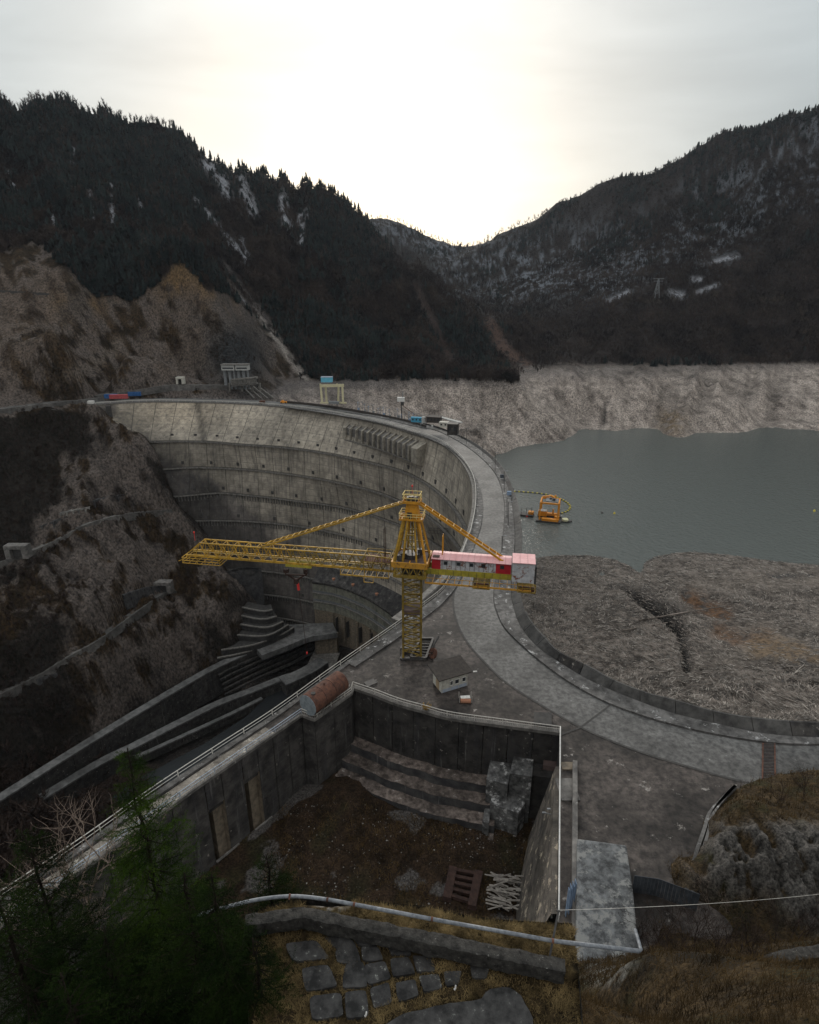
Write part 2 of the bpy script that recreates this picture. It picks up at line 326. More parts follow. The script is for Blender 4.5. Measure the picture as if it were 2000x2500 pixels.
MT['copc']=pmat('grey_coping',(.065,.065,.066),(.14,.14,.14),.3,big=.3,bump=.2)
MT['terrc']=pmat('dark_terrace',(.02,.02,.021),(.05,.048,.046),.5,bump=.4)
MT['track']=pmat('pale_track',(.055,.052,.05),(.12,.115,.11),.3,big=.4,bump=.4)
MT['ribwall']=pmat('white_streaked_concrete',(.09,.088,.085),(.28,.27,.25),.4,streak=.8)
MT['hutw2']=pmat('offwhite_paint',(.34,.35,.34),(.46,.46,.45),1,streak=.4)
MT['redc']=pmat('dull_red_paint',(.3,.05,.06),(.42,.1,.1),1)
MT['blue2']=pmat('light_blue_paint',(.1,.36,.52),(.14,.44,.6),1)
MT['palec']=pmat('cream_tub',(.5,.5,.3),(.6,.58,.4),1)
def water(name,col,rough,sc1,strn,dist):
    m=bpy.data.materials.new(name); m.use_nodes=True; t=m.node_tree; b=t.nodes['Principled BSDF']
    b.inputs['Base Color'].default_value=(*col,1); b.inputs['Roughness'].default_value=rough; b.inputs['IOR'].default_value=1.33; b.inputs['Specular IOR Level'].default_value=.5
    g=t.nodes.new('ShaderNodeNewGeometry'); mp=t.nodes.new('ShaderNodeMapping'); mp.inputs['Scale'].default_value=(1,1.0,1); mp.inputs['Rotation'].default_value=(0,0,.5)
    a=t.nodes.new('ShaderNodeTexNoise'); a.inputs['Scale'].default_value=sc1; a.inputs['Detail'].default_value=5
    bp=t.nodes.new('ShaderNodeBump'); bp.inputs['Strength'].default_value=strn; bp.inputs['Distance'].default_value=dist
    t.links.new(g.outputs['Position'],mp.inputs[0]); t.links.new(mp.outputs[0],a.inputs['Vector']); t.links.new(a.outputs['Fac'],bp.inputs['Height']); t.links.new(bp.outputs[0],b.inputs['Normal'])
    return m
MT['lake']=water('lake_water',(.078,.088,.083),.24,.45,.8,.6)
MT['river']=water('river_water',(.018,.02,.022),.2,.5,.3,.2)
# ---------------- dam plan curves (metres; z=0 is the crest, camera stands 70 m above it) ----------------
CC=np.array([-160.,225.])
LV={0:(1.1,[(232,984),(258,981),(362,976),(461,977),(577,980),(700,989),(762,996),(843,1010),(925,1026),(1006,1050),(1067,1069),(1107,1095),(1140,1132),(1156,1164),(1161,1205),(1157,1253),(1146,1298),(1130,1350)]),
 1:(-24,[(365,1077),(487,1076),(600,1085),(700,1091),(762,1099),(884,1123),(985,1148),(1046,1180),(1087,1213),(1119,1249),(1140,1286)]),
 2:(-43,[(398,1144),(467,1139),(568,1142),(650,1149),(722,1158),(843,1180),(925,1200),(985,1225),(1026,1245),(1087,1290),(1111,1318)]),
 3:(-62,[(459,1209),(528,1200),(600,1207),(722,1221),(843,1241),(896,1253)]),
 4:(-82,[(510,1278),(548,1267),(681,1274),(803,1294),(908,1322)]),
 6:(-121,[(600,1400),(678,1386),(724,1390),(769,1398)]),7:(-140,[(631,1463),(717,1459),(767,1463)])}
ANG=np.linspace(math.radians(-75),math.radians(160),236)
def polar(z,pts,ext=None):
    P=np.array([U(x,y,z=z)[:2] for x,y in pts]); 
    a=np.unwrap(np.arctan2(P[:,1]-CC[1],P[:,0]-CC[0])); r=np.hypot(P[:,0]-CC[0],P[:,1]-CC[1]); o=np.argsort(a); return a[o],r[o]
rows={}
for k,(z,pts) in LV.items():
    a,r=polar(z,pts); rr=np.interp(ANG,a,r); ker=np.ones(7)/7; rr=np.convolve(np.pad(rr,3,'edge'),ker,'valid'); rows[k]=(z,rr)
r4=rows[4][1]
# lower levels lean on level 4 where they were not visible
base=np.full_like(ANG,190.); lowr={}
def circ_r(cx,cy,R):
    dx,dy=CC[0]-cx,CC[1]-cy; ca,sa=np.cos(ANG),np.sin(ANG); b=dx*ca+dy*sa; return -b+np.sqrt(b*b-(dx*dx+dy*dy-R*R))
for k,(z,R) in {4:(-82,188),5:(-101,186.5),6:(-121,185),7:(-140,183),8:(-158,181),9:(-185,177)}.items(): lowr[k]=(z,circ_r(-147,216.5,R))
r3=circ_r(-150,217,191)
m3=(np.degrees(ANG)>55)
rows[3]=(-62,np.where(m3,rows[3][1],r3)); w=sstep(50,66,np.degrees(ANG)); rows[3]=(-62,rows[3][1]*w+r3*(1-w))
rows[4]=(-82,lowr[4][1])
ZS=[0.0,-24,-43,-62,-82,-101,-121,-140,-158,-185]
RT=[rows[0][1],rows[1][1],rows[2][1],rows[3][1]]+[lowr[k][1] for k in (4,5,6,7,8,9)]
RT=np.array(RT)
def rdam(a,z):
    a=np.asarray(a,float); z=np.asarray(z,float); f=np.interp(-z,[-q for q in ZS],range(len(ZS)))
    i=np.clip(np.floor(f).astype(int),0,len(ZS)-2); t=f-i; u=np.interp(a,ANG,np.arange(len(ANG))); j=np.clip(np.floor(u).astype(int),0,len(ANG)-2); s=u-j
    g=lambda ii,jj: RT[ii,jj]
    return (g(i,j)*(1-s)+g(i,j+1)*s)*(1-t)+(g(i+1,j)*(1-s)+g(i+1,j+1)*s)*t
def PD(a,z,off=0):
    r=rdam(a,z)+off; return np.stack([CC[0]+r*np.cos(a),CC[1]+r*np.sin(a),np.broadcast_to(z,np.shape(r))],-1)
def hit_dam(px,py):
    d=ray(px,py); best=None
    for k in np.linspace(250,620,1500):
        p=np.array([0,0,H])+d*k; a=math.atan2(p[1]-CC[1],p[0]-CC[0]); 
        if a<-1.3: a+=2*math.pi
        if math.hypot(p[0]-CC[0],p[1]-CC[1])>rdam(a,min(p[2],0)) and p[1]>225: return p
    return p
# ---------------- terrain control points ----------------
C=[]
def c(px,py,z=None,Y=None): C.append(U(px,py,z=z,Y=Y))
def W(x,y,z): C.append(np.array([x,y,z],float))
for a in ((0,1950,-150),(150,1850,-150),(330,1742,-150),(500,1640,-150),(620,1585,-149)): c(a[0],a[1],z=a[2]-7)
for px,py,Y in ((0,1705,240),(0,1375,320),(0,1200,360),(250,1560,285),(250,1290,345),(250,1150,382),(225,1062,412),(420,1440,350),(400,1340,370),(380,1255,383),(500,1540,328),(580,1500,352),(530,1400,378),(120,1620,262),(130,1480,290),(120,1330,330),(120,1100,395),
  (-350,1705,215),(-350,1375,290),(-350,1010,360),(-350,600,560),(-350,230,850),
  (0,900,440),(0,720,520),(0,600,600),(0,420,740),(0,242,900),(150,850,450),(150,700,540),(150,560,640),(300,900,480),(300,740,570),(300,600,650),(300,440,770),(270,277,930),(130,258,915),(400,322,950),
  (460,640,590),(460,800,560),(400,900,500),(560,800,560),(540,930,510),(640,900,590),(560,600,800),(560,700,690),(540,392,980),(650,440,1000),(760,461,1000),(700,560,880),(760,700,800),(760,850,680),(850,511,1000),(620,520,910),(420,500,800),
  (900,800,760),(930,590,950),(900,680,860),(1050,690,880),(1050,800,790),(1110,760,850),(1200,820,820),(1000,870,705),
  (1130,870,760),(1180,775,1100),(1300,800,950),(1400,850,850),(1150,690,1300),(1000,660,1500),(1250,740,1100),
  (890,527,1900),(960,532,1900),(1050,573,1800),(1110,603,1700),(1200,590,1600),(1300,540,1500),(1400,480,1400),(1500,441,1350),(1600,411,1300),(1700,361,1250),(1850,300,1200),(2000,250,1150),(2300,160,1080),
  (1300,700,1150),(1500,700,1000),(1700,700,950),(1950,700,900),(1500,560,1200),(1750,520,1100),(1950,430,1050),(1400,600,1250),(1500,800,880),(1800,800,860),(2400,700,850)): c(px,py,Y=Y)
for px,py,Y in ((0,242,900),(130,258,915),(270,277,930),(400,322,950),(540,392,980),(650,440,1000),(760,461,1000),(850,511,1000),(930,590,950),(1050,690,880),(890,527,1900),(960,532,1900),(1050,573,1800),(1110,603,1700),(1200,590,1600),(1300,540,1500),(1400,480,1400),(1500,441,1350),(1600,411,1300),(1700,361,1250),(1850,300,1200),(2000,250,1150),(2300,160,1080),(-350,230,850)):
    p=U(px,py,Y=Y); s=1.13; W(p[0]*s,p[1]*s,p[2]*.8 if p[2]>120 else p[2]-20)
W(190*1.15,770*1.18,20)
for px,py in ((0,1012),(120,1002),(205,985)): c(px,py,z=-1)
for px,py in ((0,985),(120,978),(230,960),(345,945),(480,938),(560,950)): c(px,py,z=3)
for px,py in ((690,938),(740,930),(850,926),(1000,926),(1160,926),(1200,905),(1262,934),(1340,895),(1500,893),(1700,892),(1850,890),(2000,889),(2400,889)): c(px,py,z=-2)
for px,py in ((1185,1116),(1212,1107),(1290,1079),(1385,1064),(1430,1040),(1520,1043),(1600,1041),(1650,1063),(1690,1054),(1820,1040),(1850,1028),(2000,1030),(2400,1035)):
    c(px,py-1,z=-48.6); c(px,py+22,z=-54); c(px,py+60,z=-64); c(px,py-16,z=-44.5)
for px,py,z in ((1100,985,-24),(1150,1000,-28),(1230,1010,-30),(1310,990,-26),(1160,1060,-42),(1440,960,-22),(1700,960,-24),(1650,1000,-36),(900,965,-14),(1000,975,-20),(1060,940,-8)): c(px,py,z=z)
for a in ((0,500,-55),(60,470,-66),(60,320,-90),(120,400,-90),(250,450,-90),(100,250,-85),(100,150,-85),(160,200,-85),(60,100,-60),(90,90,-60),(200,280,-85),
  (0,110,-60),(40,150,-70),(40,220,-90),(300,300,-85),(250,200,-60),(-20,250,-168),(-20,330,-168),(-60,200,-168),(-100,170,-150),(-60,110,-110),(-130,110,-95),(0,170,-130),(-25,300,-170),(-60,360,-168)): W(*a)
for px,py,z in ((650,1700,-172),(500,1800,-172),(400,1870,-172),(300,1925,-170),(150,2000,-150),(60,2060,-135),(-200,2100,-120),(840,1560,-168),(760,1600,-172)): c(px,py,z=z)
JOINT=[(232,1000),(262,1026),(300,1046),(330,1062),(365,1080),(398,1144),(430,1223),(487,1282),(560,1400),(625,1463),(700,1540)]
for q in JOINT:
    p=hit_dam(*q); C.append(p); d=p[:2]-CC; d/=np.linalg.norm(d); W(p[0]+d[0]*9,p[1]+d[1]*9,p[2]-7)
W(-100,470,-62); W(-40,480,-60)
C=np.array(C)
def lp(x,y): return np.stack([np.arctan2(x,y),np.log(np.hypot(x,y)/300.)],-1)
Q=lp(C[:,0],C[:,1])
keep=[]
for i in range(len(Q)):
    if all(np.hypot(*(Q[i]-Q[j]))>.008 for j in keep): keep.append(i)
TR=RBF(Q[keep],C[keep,2],.03)
NT,NR=620,760
TH=np.linspace(-.86,.86,NT); LR=np.concatenate([np.linspace(math.log(100/300),math.log(1250/300),NR-90),np.linspace(math.log(1250/300),math.log(3600/300),91)[1:]])
NR=len(LR)
ROADS=[[(0,1378),(60,1358),(150,1318),(200,1290),(260,1270),(330,1257),(420,1248)],[(0,1700),(90,1655),(180,1600),(215,1582),(250,1560),(330,1500),(400,1452),(430,1446)],[(0,1005),(120,990),(250,975),(345,955),(420,945),(560,946)],[(0,1948),(150,1853),(330,1742),(500,1642),(604,1592),(690,1556)],[(232,1000),(262,1026),(300,1046),(365,1080),(398,1144),(430,1223),(487,1282),(560,1400),(625,1463),(700,1540)]]
def seg(px,py,pl):
    best=np.full(px.shape,1e9)
    for a,b in zip(pl[:-1],pl[1:]):
        a=np.array(a,float); b=np.array(b,float); d=b-a; t=np.clip(((px-a[0])*d[0]+(py-a[1])*d[1])/(d@d),0,1)
        best=np.minimum(best,np.hypot(px-a[0]-t*d[0],py-a[1]-t*d[1]))
    return best
def rock_noise(P,amp):
    a=fbm(np.stack([P[:,0]/40,P[:,1]/40,P[:,2]/60],1),5,1)
    st=fbm(np.stack([(P[:,0]*.8+P[:,2]*.6)/9,P[:,1]/30,(P[:,2]*.8-P[:,0]*.6)/45],1),4,9,True)
    f=fbm(P/11,4,77,True)
    f2=fbm(P/24,5,78,True,.6); f2=np.sign(f2)*np.abs(f2)**.7
    return a*amp*.8+st*amp*.5+f*amp*.4+f2*amp*.75
def terr(x,y):
    z=TR(lp(x,y)); r=np.hypot(x,y)
    P=np.stack([x,y,z],1)
    near=1-sstep(420,620,r); sh=np.exp(-((z+2)/14)**2)*sstep(450,560,r)+np.exp(-((z+50)/8)**2)*sstep(420,480,r)
    n=rock_noise(P,9.5)*(near+.25)
    big=fbm(np.stack([x/130,y/130,z*0],1),4,20,True)*17*sstep(520,800,r)+fbm(np.stack([x/34,y/34,z*0],1),3,30)*4*sstep(520,800,r)-(13-5*sstep(0,200,x))*sstep(750,950,r)
    flat=np.exp(-((z+171)/7)**2); cr=np.exp(-((z-1)/6)**2)*near
    # gullies that run down the left spur and the drawdown slopes
    gl=fbm(np.stack([np.arctan2(x,y)*34,np.log(r)*3,z*0],1),3,44,True)
    n=n+gl*15*sstep(540,640,r)*(1-sstep(950,1300,r))*(1-.6*sstep(-10,-50,z))
    ax,ay=proj(np.stack([x,y,z],1)); rd=np.ones(len(x))
    for pl in ROADS: rd*=1-.85*np.exp(-(seg(ax,ay,pl)/13)**2)
    rd=np.where(r<480,rd,1)*np.where(r<470,.12+.88*sstep(-160,-132,z),1)
    return z+(n+big)*rd*(1-.75*np.clip(sh,0,1))*(1-.9*flat)*(1-.8*cr)
tt,rr_=np.meshgrid(TH,np.exp(LR)*300,indexing='ij')
X=(np.sin(tt)*rr_).ravel(); Yv=(np.cos(tt)*rr_).ravel(); Z=terr(X,Yv)
TP=np.stack([X,Yv,Z],1)
px,py=proj(TP)
rad=np.hypot(X,Yv)
n1=fbm(TP/22,5,3); n2=fbm(TP/6,4,5); n3=fbm(TP/70,4,7); n4=fbm(np.stack([X/6,Yv/6,Z/40],1),4,12)
strata=fbm(np.stack([(X*.8+Z*.6)/7,Yv/25,(Z*.8-X*.6)/40],1),4,9,True)
def col(c): return np.array(c)[None]
def mixc(a,b,t): t=np.clip(t,0,1)[:,None]; return a*(1-t)+b*t
rock=mixc(col((.022,.020,.021)),col((.185,.162,.15)),.42+strata*1.2+n2*1.0)
brush=mixc(col((.03,.023,.015)),col((.10,.068,.038)),.5+n2*1.1)
tanm=sstep(0,30,Z)*(rad<640); 
slope_grass=mixc(brush,rock,sstep(-.02,.14,n1*.9+strata*.8+n2*.4-.03-.05*sstep(350,200,px)))
Cc=slope_grass; Cc=mixc(Cc,mixc(col((.075,.052,.036)),col((.22,.175,.14)),.45+strata*.8+n2*.8),tanm*.55*sstep(-.35,.15,n1+n3*.5))
# canyon left side: darker rock and brush towards the lower left
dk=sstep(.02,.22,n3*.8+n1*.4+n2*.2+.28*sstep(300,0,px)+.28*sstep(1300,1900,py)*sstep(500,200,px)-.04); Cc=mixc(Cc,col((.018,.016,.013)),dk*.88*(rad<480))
ochre=np.exp(-(np.minimum(seg(px,py,[(215,700),(180,740),(300,700)]),seg(px,py,[(420,690),(470,640),(540,720)]))/45)**2)
Cc=mixc(Cc,mixc(col((.15,.13,.115)),col((.24,.165,.09)),sstep(-.2,.4,n1)),ochre*sstep(-.3,.2,n2+strata*.4)*1.1)
Cc=mixc(Cc,col((.23,.2,.175)),np.exp(-(seg(px,py,[(150,930),(215,900),(290,840)])/16)**2)*sstep(-.3,.1,n2))
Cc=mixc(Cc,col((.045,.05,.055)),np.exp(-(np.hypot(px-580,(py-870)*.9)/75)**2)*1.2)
# forest floor
def fy(pxx): return np.interp(pxx,[-400,0,80,150,230,330,390,440,500,560,650,700,740,800,900,1150,1262,1340,2500],[600,620,590,640,725,735,690,640,700,720,800,860,928,930,930,930,932,890,890])
forest=sstep(10,-14,py-fy(px)+n2*18)*sstep(430,520,rad)*(Z>-4)
ff=mixc(col((.022,.019,.018)),col((.05,.042,.038)),.5+n2)
rtop=sstep(1200,1500,px)*(rad>600)
ff=mixc(ff,col((.036,.026,.026)),rtop*.5)
Cc=mixc(Cc,ff,forest)
# snow under the trees
sn=np.zeros(len(px))
R1=(rad>700)&(px>950)
band=np.exp(-(seg(px,py,[(1150,660),(1500,620),(1750,560),(2000,420)])/75)**2)+.8*np.exp(-(seg(px,py,[(900,545),(1080,600)])/30)**2)+.7*np.exp(-(seg(px,py,[(1240,720),(1300,690),(1500,700),(1560,640)])/26)**2)+.6*np.exp(-(seg(px,py,[(1700,470),(2000,300)])/40)**2)
sn=np.where(R1|(rad>1400),band*sstep(-.1,.3,n4*1.6+n1*.35+n3*.25),0)
for pl,wd in (([(180,360),(180,400)],7),([(155,430),(165,480)],8),([(212,440),(225,500),(233,575)],7),([(272,450),(275,540)],9),([(340,480),(345,510)],7),([(128,530),(135,548)],9),([(505,400),(545,440),(555,480)],20),([(480,490),(520,540),(560,590),(600,620)],14),([(590,440),(620,520)],22),([(690,480),(700,550),(750,520)],20),([(740,520),(735,600)],8),([(20,420),(40,470)],10),([(590,590),(600,640)],16),([(560,700),(600,740)],6)):
    sn=np.maximum(sn,np.exp(-(seg(px,py,pl)/(wd*.62))**2)*1.1*sstep(-.25,.15,n2+n4*.7)*(rad>450)*(rad<1200))
clr=np.zeros(len(px))
for pl,wd in (([(1485,735),(1535,712)],5),([(1640,716),(1665,722)],11),([(1700,715),(1755,695)],5),([(1740,640),(1800,625)],6),([(1690,682),(1710,682)],6)):
    clr=np.maximum(clr,np.exp(-(seg(px,py,pl)/wd)**2)*(px>1100)); sn=np.maximum(sn,1.3*np.exp(-(seg(px,py,pl)/wd)**2)*sstep(-.5,-.1,n2)*(px>1100))
Cc=mixc(Cc,mixc(col((.46,.50,.57)),col((.23,.265,.315)),np.where(px>900,1-clr,0.)),sn)
# scree chutes
chute=np.zeros(len(px))
for pl,wd,cc_ in (([(628,755),(650,790),(690,850),(745,925)],9,(.42,.40,.38)),([(560,690),(600,740),(625,760)],6,(.16,.14,.13)),([(1195,790),(1230,850),(1290,900)],16,(.13,.085,.07)),([(1015,700),(1060,790),(1100,880)],9,(.07,.05,.045)),([(545,640),(590,700),(660,790)],5,(.11,.1,.1)),([(1960,760),(1990,850)],16,(.075,.055,.04))):
    chute=np.maximum(chute,np.exp(-(seg(px,py,pl)/wd)**2)*(rad>430))
    Cc=mixc(Cc,col(cc_),np.exp(-(seg(px,py,pl)/wd)**2)*sstep(-.4,.1,n2)*1.2*(rad>430))
Cc=mixc(Cc,col((.09,.07,.05)),np.exp(-(seg(px,py,[(1480,742),(1700,722),(2000,735)])/9)**2)*(Z>5)*sstep(-.1,.3,n2)*(px>1400))
# bleached drawdown band (below full reservoir level, lake side)
_a=np.arctan2(Yv-CC[1],X-CC[0]); lake=(np.hypot(X-CC[0],Yv-CC[1])>rdam(_a,X*0)+1)&(_a>math.radians(-60))&(_a<math.radians(100))&(Yv>150)
bl=sstep(.5,-3.5,Z+n2*2.5+n1*2)*lake
bleach=mixc(col((.17,.15,.138)),col((.50,.455,.42)),.5+strata*.6+n2*.9)
bleach=mixc(bleach,col((.095,.09,.092)),sstep(-26,-2,Z+n1*8)*sstep(1200,850,px)*.7)
bleach=mixc(bleach,col((.11,.105,.108)),sstep(-12,-3,Z+n1*3)*.55)
bleach=mixc(bleach,col((.2,.15,.095)),np.exp(-(np.hypot(px-1640,(py-1030))/38)**2)*sstep(-.3,.2,n2))
bleach=mixc(bleach,col((.03,.03,.03)),np.exp(-(seg(px,py,[(1478,985),(1476,1035)])/3)**2)*.8)
glm=fbm(np.stack([np.arctan2(X,Yv)*34,np.log(rad)*3,Z*0],1),3,44,True); glf=fbm(np.stack([np.arctan2(X,Yv)*120,np.log(rad)*9,Z*0],1),4,45,True); bleach=bleach*(1+.38*glm+.38*glf)[:,None].clip(.35,1.6)  # gully beds darkened, relief shading painted into the bank colour
lam=fbm(np.stack([X/60,Yv/60,Z/1.1],1),3,61); bleach=bleach*(1+.28*lam[:,None])
Cc=mixc(Cc,bleach,bl)
# canyon floor
Cc=mixc(Cc,mixc(col((.03,.028,.027)),col((.08,.07,.065)),.5+n2),sstep(-150,-160,Z))
brownb=sstep(1850,1900,py)*(Z<-100)*(px<520); Cc=mixc(Cc,mixc(col((.03,.022,.018)),col((.07,.048,.038)),.5+n2),brownb)
idx=np.arange(NT*NR).reshape(NT,NR)
F4=np.stack([idx[:-1,:-1].ravel(),idx[:-1,1:].ravel(),idx[1:,1:].ravel(),idx[1:,:-1].ravel()],1)
fm=rad[F4].mean(1); fx=px[F4].mean(1)
def sub(mask,name,label):
    f=F4[mask]; u,inv=np.unique(f,return_inverse=True)
    o=mkobj(name,TP[u],inv.reshape(-1,4)[:,::-1],MT['terr'],None,True,Cc[u]); return tag(o,label,None,None,'structure')
leftm=(X[F4].mean(1)<-15)&(fm<1250)
ups=(~leftm)
# left side = canyon wall and mountain; right side = lake bed, banks and mountain
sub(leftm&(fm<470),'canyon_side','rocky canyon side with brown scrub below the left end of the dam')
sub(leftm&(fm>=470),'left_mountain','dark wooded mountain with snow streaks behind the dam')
sub(ups,'right_mountain','wooded snowy mountain and bleached reservoir bank across the lake')
# ---------------- water ----------------
a=np.linspace(-.95,.95,60); ln=[0,0]
def sheet(name,poly,z,mat,label):
    b=MB(); b.add([(p[0],p[1],z) for p in poly],[tuple(range(len(poly)))]); return tag(b.build(name,MT[mat]),label,None,None,'structure')
lp_=[(CC[0]+(rdam(q,0)+5)*math.cos(q),CC[1]+(rdam(q,0)+5)*math.sin(q)) for q in np.linspace(math.radians(-20),math.radians(70),40)]
sheet('lake',[(70,60)]+lp_+[(-60,640),(900,1100),(1100,200),(500,60)],-50,'lake','grey green reservoir water lowered far below its full level')
rv=[U(*q,z=-167)[:2] for q in ((700,1655),(760,1650),(800,1640),(850,1600),(900,1640),(820,1720),(650,1860),(470,1960),(330,2010),(200,2000),(330,1905),(500,1815),(600,1750))]
sheet('river',rv,-167,'river','still dark water in the channel below the dam')
# ---------------- forests ----------------
def tri_mesh(V,F_,name,mat,label,kind='stuff',group=None):
    o=mkobj(name,V,F_,MT[mat]); return tag(o,label,None,group,kind)
def conifer_proto(seed,n=5,k=5):
    g=np.random.default_rng(seed); V=[];Fc=[]
    for i in range(n):
        z0=.12+.8*i/n; r=.23*(1-i/n)**.8+.03; top=z0+.34*(1-.5*i/n); b=len(V)
        for j in range(k):
            a=2*math.pi*(j+g.random()*.6)/k; rr=r*(.7+.6*g.random()); V.append((rr*math.cos(a),rr*math.sin(a),z0-.06*g.random()))
        V.append((0,0,min(top,1.0)))
        for j in range(k): Fc.append((b+j,b+(j+1)%k,b+k))
    return np.array(V),np.array(Fc)
def bare_proto(seed,n=15):
    g=np.random.default_rng(seed); V=[];Fc=[]
    def blade(p,q,w):
        d=q-p; s=np.cross(d,g.normal(size=3)); s/=np.linalg.norm(s)+1e-9; b=len(V)
        V.extend([p-s*w,p+s*w,q]); Fc.append((b,b+1,b+2))
    blade(np.array([0,0,0.]),np.array([.02,0,.9]),.028)
    for i in range(n):
        z=.2+.6*g.random(); a=g.random()*6.28; r=.18+.2*g.random(); p=np.array([0,0,z]); q=np.array([r*math.cos(a),r*math.sin(a),min(z+.15+.3*g.random(),1.02)])
        blade(p,q,.028+.02*g.random())
    return np.array(V),np.array(Fc)
CP=[conifer_proto(i) for i in range(4)]; BP=[bare_proto(i) for i in range(5)]
fc=TP[F4].mean(1); fpx,fpy=proj(fc); fforest=forest[F4].mean(1); fsn=np.maximum(sn,chute)[F4].mean(1); fcl=clr[F4].mean(1)
e1=TP[F4[:,2]]-TP[F4[:,0]]; e2=TP[F4[:,3]]-TP[F4[:,1]]; nn=np.cross(e1,e2); 
a0x,a0y=proj(TP[F4[:,0]]); a1x,a1y=proj(TP[F4[:,1]]); a2x,a2y=proj(TP[F4[:,2]]); a3x,a3y=proj(TP[F4[:,3]])
sa=.5*((a2x-a0x)*(a3y-a1y)-(a3x-a1x)*(a2y-a0y)); orient=np.sign(np.median(sa[fforest>.5])); sa=sa*orient
vis=(fpx>-60)&(fpx<2060)&(fpy<960)&(fpy>150)
def scatter(weight,n,protos,hfun,seed):
    g=np.random.default_rng(seed); wgt=np.clip(weight,0,None); i=g.choice(len(wgt),n,p=wgt/wgt.sum()); u=g.random((n,2))[:,:,None]
    A,B,D,E_=TP[F4[i,0]],TP[F4[i,1]],TP[F4[i,2]],TP[F4[i,3]]
    P=(A*(1-u[:,0])+B*u[:,0])*(1-u[:,1])+(E_*(1-u[:,0])+D*u[:,0])*u[:,1]
    h=hfun(P,g); VV=[];FF=[];off=0; pid=g.integers(0,len(protos),n); rot=g.random(n)*6.28
    for k,(pv,pf) in enumerate(protos):
        s=np.where(pid==k)[0]
        if not len(s): continue
        c_,s_=np.cos(rot[s]),np.sin(rot[s]); sc2=h[s]; wd=sc2*(.8+.5*g.random(len(s)))
        x=pv[None,:,0]*c_[:,None]-pv[None,:,1]*s_[:,None]; y=pv[None,:,0]*s_[:,None]+pv[None,:,1]*c_[:,None]
        v=np.stack([x*wd[:,None]+P[s,0,None],y*wd[:,None]+P[s,1,None],pv[None,:,2]*sc2[:,None]+P[s,2,None]-.3],2)
        VV.append(v.reshape(-1,3)); FF.append((pf[None]+(np.arange(len(s))*len(pv))[:,None,None]+off).reshape(-1,3)); off+=len(s)*len(pv)
    return np.vstack(VV),np.vstack(FF)
vw=np.clip(sa,.0,30)+.6*(nn[:,2]!=0)*(fpy<700)*.5
fn=fbm(fc/90,3,88); fn2=fbm(fc/25,3,89)
L_=(fc[:,0]<np.interp(fc[:,1],[0,2000],[250,250]))&(np.hypot(fc[:,0],fc[:,1])<1250)&(fpx<1330)
conif_d=sstep(-.15,.25,fn+fn2*.5+.12*(fpx<900)+.25*sstep(600,450,fpy)*sstep(800,500,fpx)-.25*sstep(1000,1300,fpx))
hc=lambda P,g: (5+6*g.random(len(P))**2)
hb=lambda P,g: (3.5+5*g.random(len(P)))
base=vw*vis*(fforest>.4)*(1-np.clip(fsn*1.6,0,.98))
V,F_=scatter(base*L_*conif_d,9000,CP,hc,1); tri_mesh(V,F_,'conifer_wood','conif','dark conifers covering the left mountain')
V,F_=scatter(base*L_*(1.25-conif_d),30000,BP,hb,2); tri_mesh(V,F_,'bare_wood','bare','leafless trees covering the left mountain')
Rr=(~L_)
V,F_=scatter(vw*vis*(fforest>.4)*Rr*(1.15-sstep(-.2,.3,fn2)*.8)*(1-np.clip(fcl*2,0,1)),34000,BP,lambda P,g: 4+5*g.random(len(P)),3); tri_mesh(V,F_,'bare_wood','bare','leafless trees over snow on the right mountain')
V,F_=scatter(base*Rr*sstep(.1,.4,fn+.6*np.exp(-(seg(fpx,fpy,[(1400,430),(1640,410)])/14)**2)+.5*np.exp(-(seg(fpx,fpy,[(1850,340),(2000,250)])/25)**2)),2500,CP,lambda P,g: 6+5*g.random(len(P)),4); tri_mesh(V,F_,'conifer_wood','conif','scattered conifers on the right mountain')
scr=(np.hypot(fc[:,0],fc[:,1])<600)&(fforest<.3)&(fc[:,2]>-140)&(fpy>600)&(fpx<1000)&(Cc[F4].mean(1).mean(1)<.07)&((fc[:,2]>3)|(fpx<520))
V,F_=scatter(np.clip(sa,0,30)*scr,15000,BP,lambda P,g: 1.5+2.6*g.random(len(P)),5); tri_mesh(V,F_,'scrub','twig','brown leafless scrub on the rocky canyon side')
b2=(fpy>1840)&(fpx<620)&(fc[:,2]>-170)&(fc[:,2]<-60)
if b2.any():
    V,F_=scatter(np.clip(sa,0,30)*b2,3500,BP,lambda P,g: 5+6*g.random(len(P)),6); tri_mesh(V,F_,'brushwood','twig','tall brown leafless brush on the canyon floor')
# skyline trees: things of their own
def skyline(n,x0,x1,rmin,rmax,conf,label,cat,group,h0,h1,seed,nm):
    g=np.random.default_rng(seed); m=(rad>rmin)&(rad<rmax); pr=None
    for i in range(n):
        x=x0+(x1-x0)*(i+.8*g.random())/n; s=np.where(m&(np.abs(px-x)<6))[0]
        if not len(s): continue
        j=s[np.argmin(py[s])]
        if pr is None:
            pv,pf=(CP if conf else BP)[0]
            o=mkobj(nm,pv,pf,MT['conif' if conf else 'bare']); tag(o,label,cat,group); pr=o; me=[o.data]
            for q in (CP if conf else BP)[1:]:
                t=mkobj('tmp',q[0],q[1],MT['conif' if conf else 'bare']); me.append(t.data); bpy.data.objects.remove(t)
        else:
            o=pr.copy(); COL.objects.link(o)
        o.data=me[i%len(me)]
        h=h0+(h1-h0)*g.random(); o.location=TP[j]-np.array([0,0,.5]); o.scale=(h*.9,h*.9,h); o.rotation_euler=(0,0,g.random()*6)
skyline(95,430,960,700,1250,True,'small dark conifer standing up on the skyline of the left mountain','conifer','conifers on the left skyline',7,15,1,'conifer_tree')
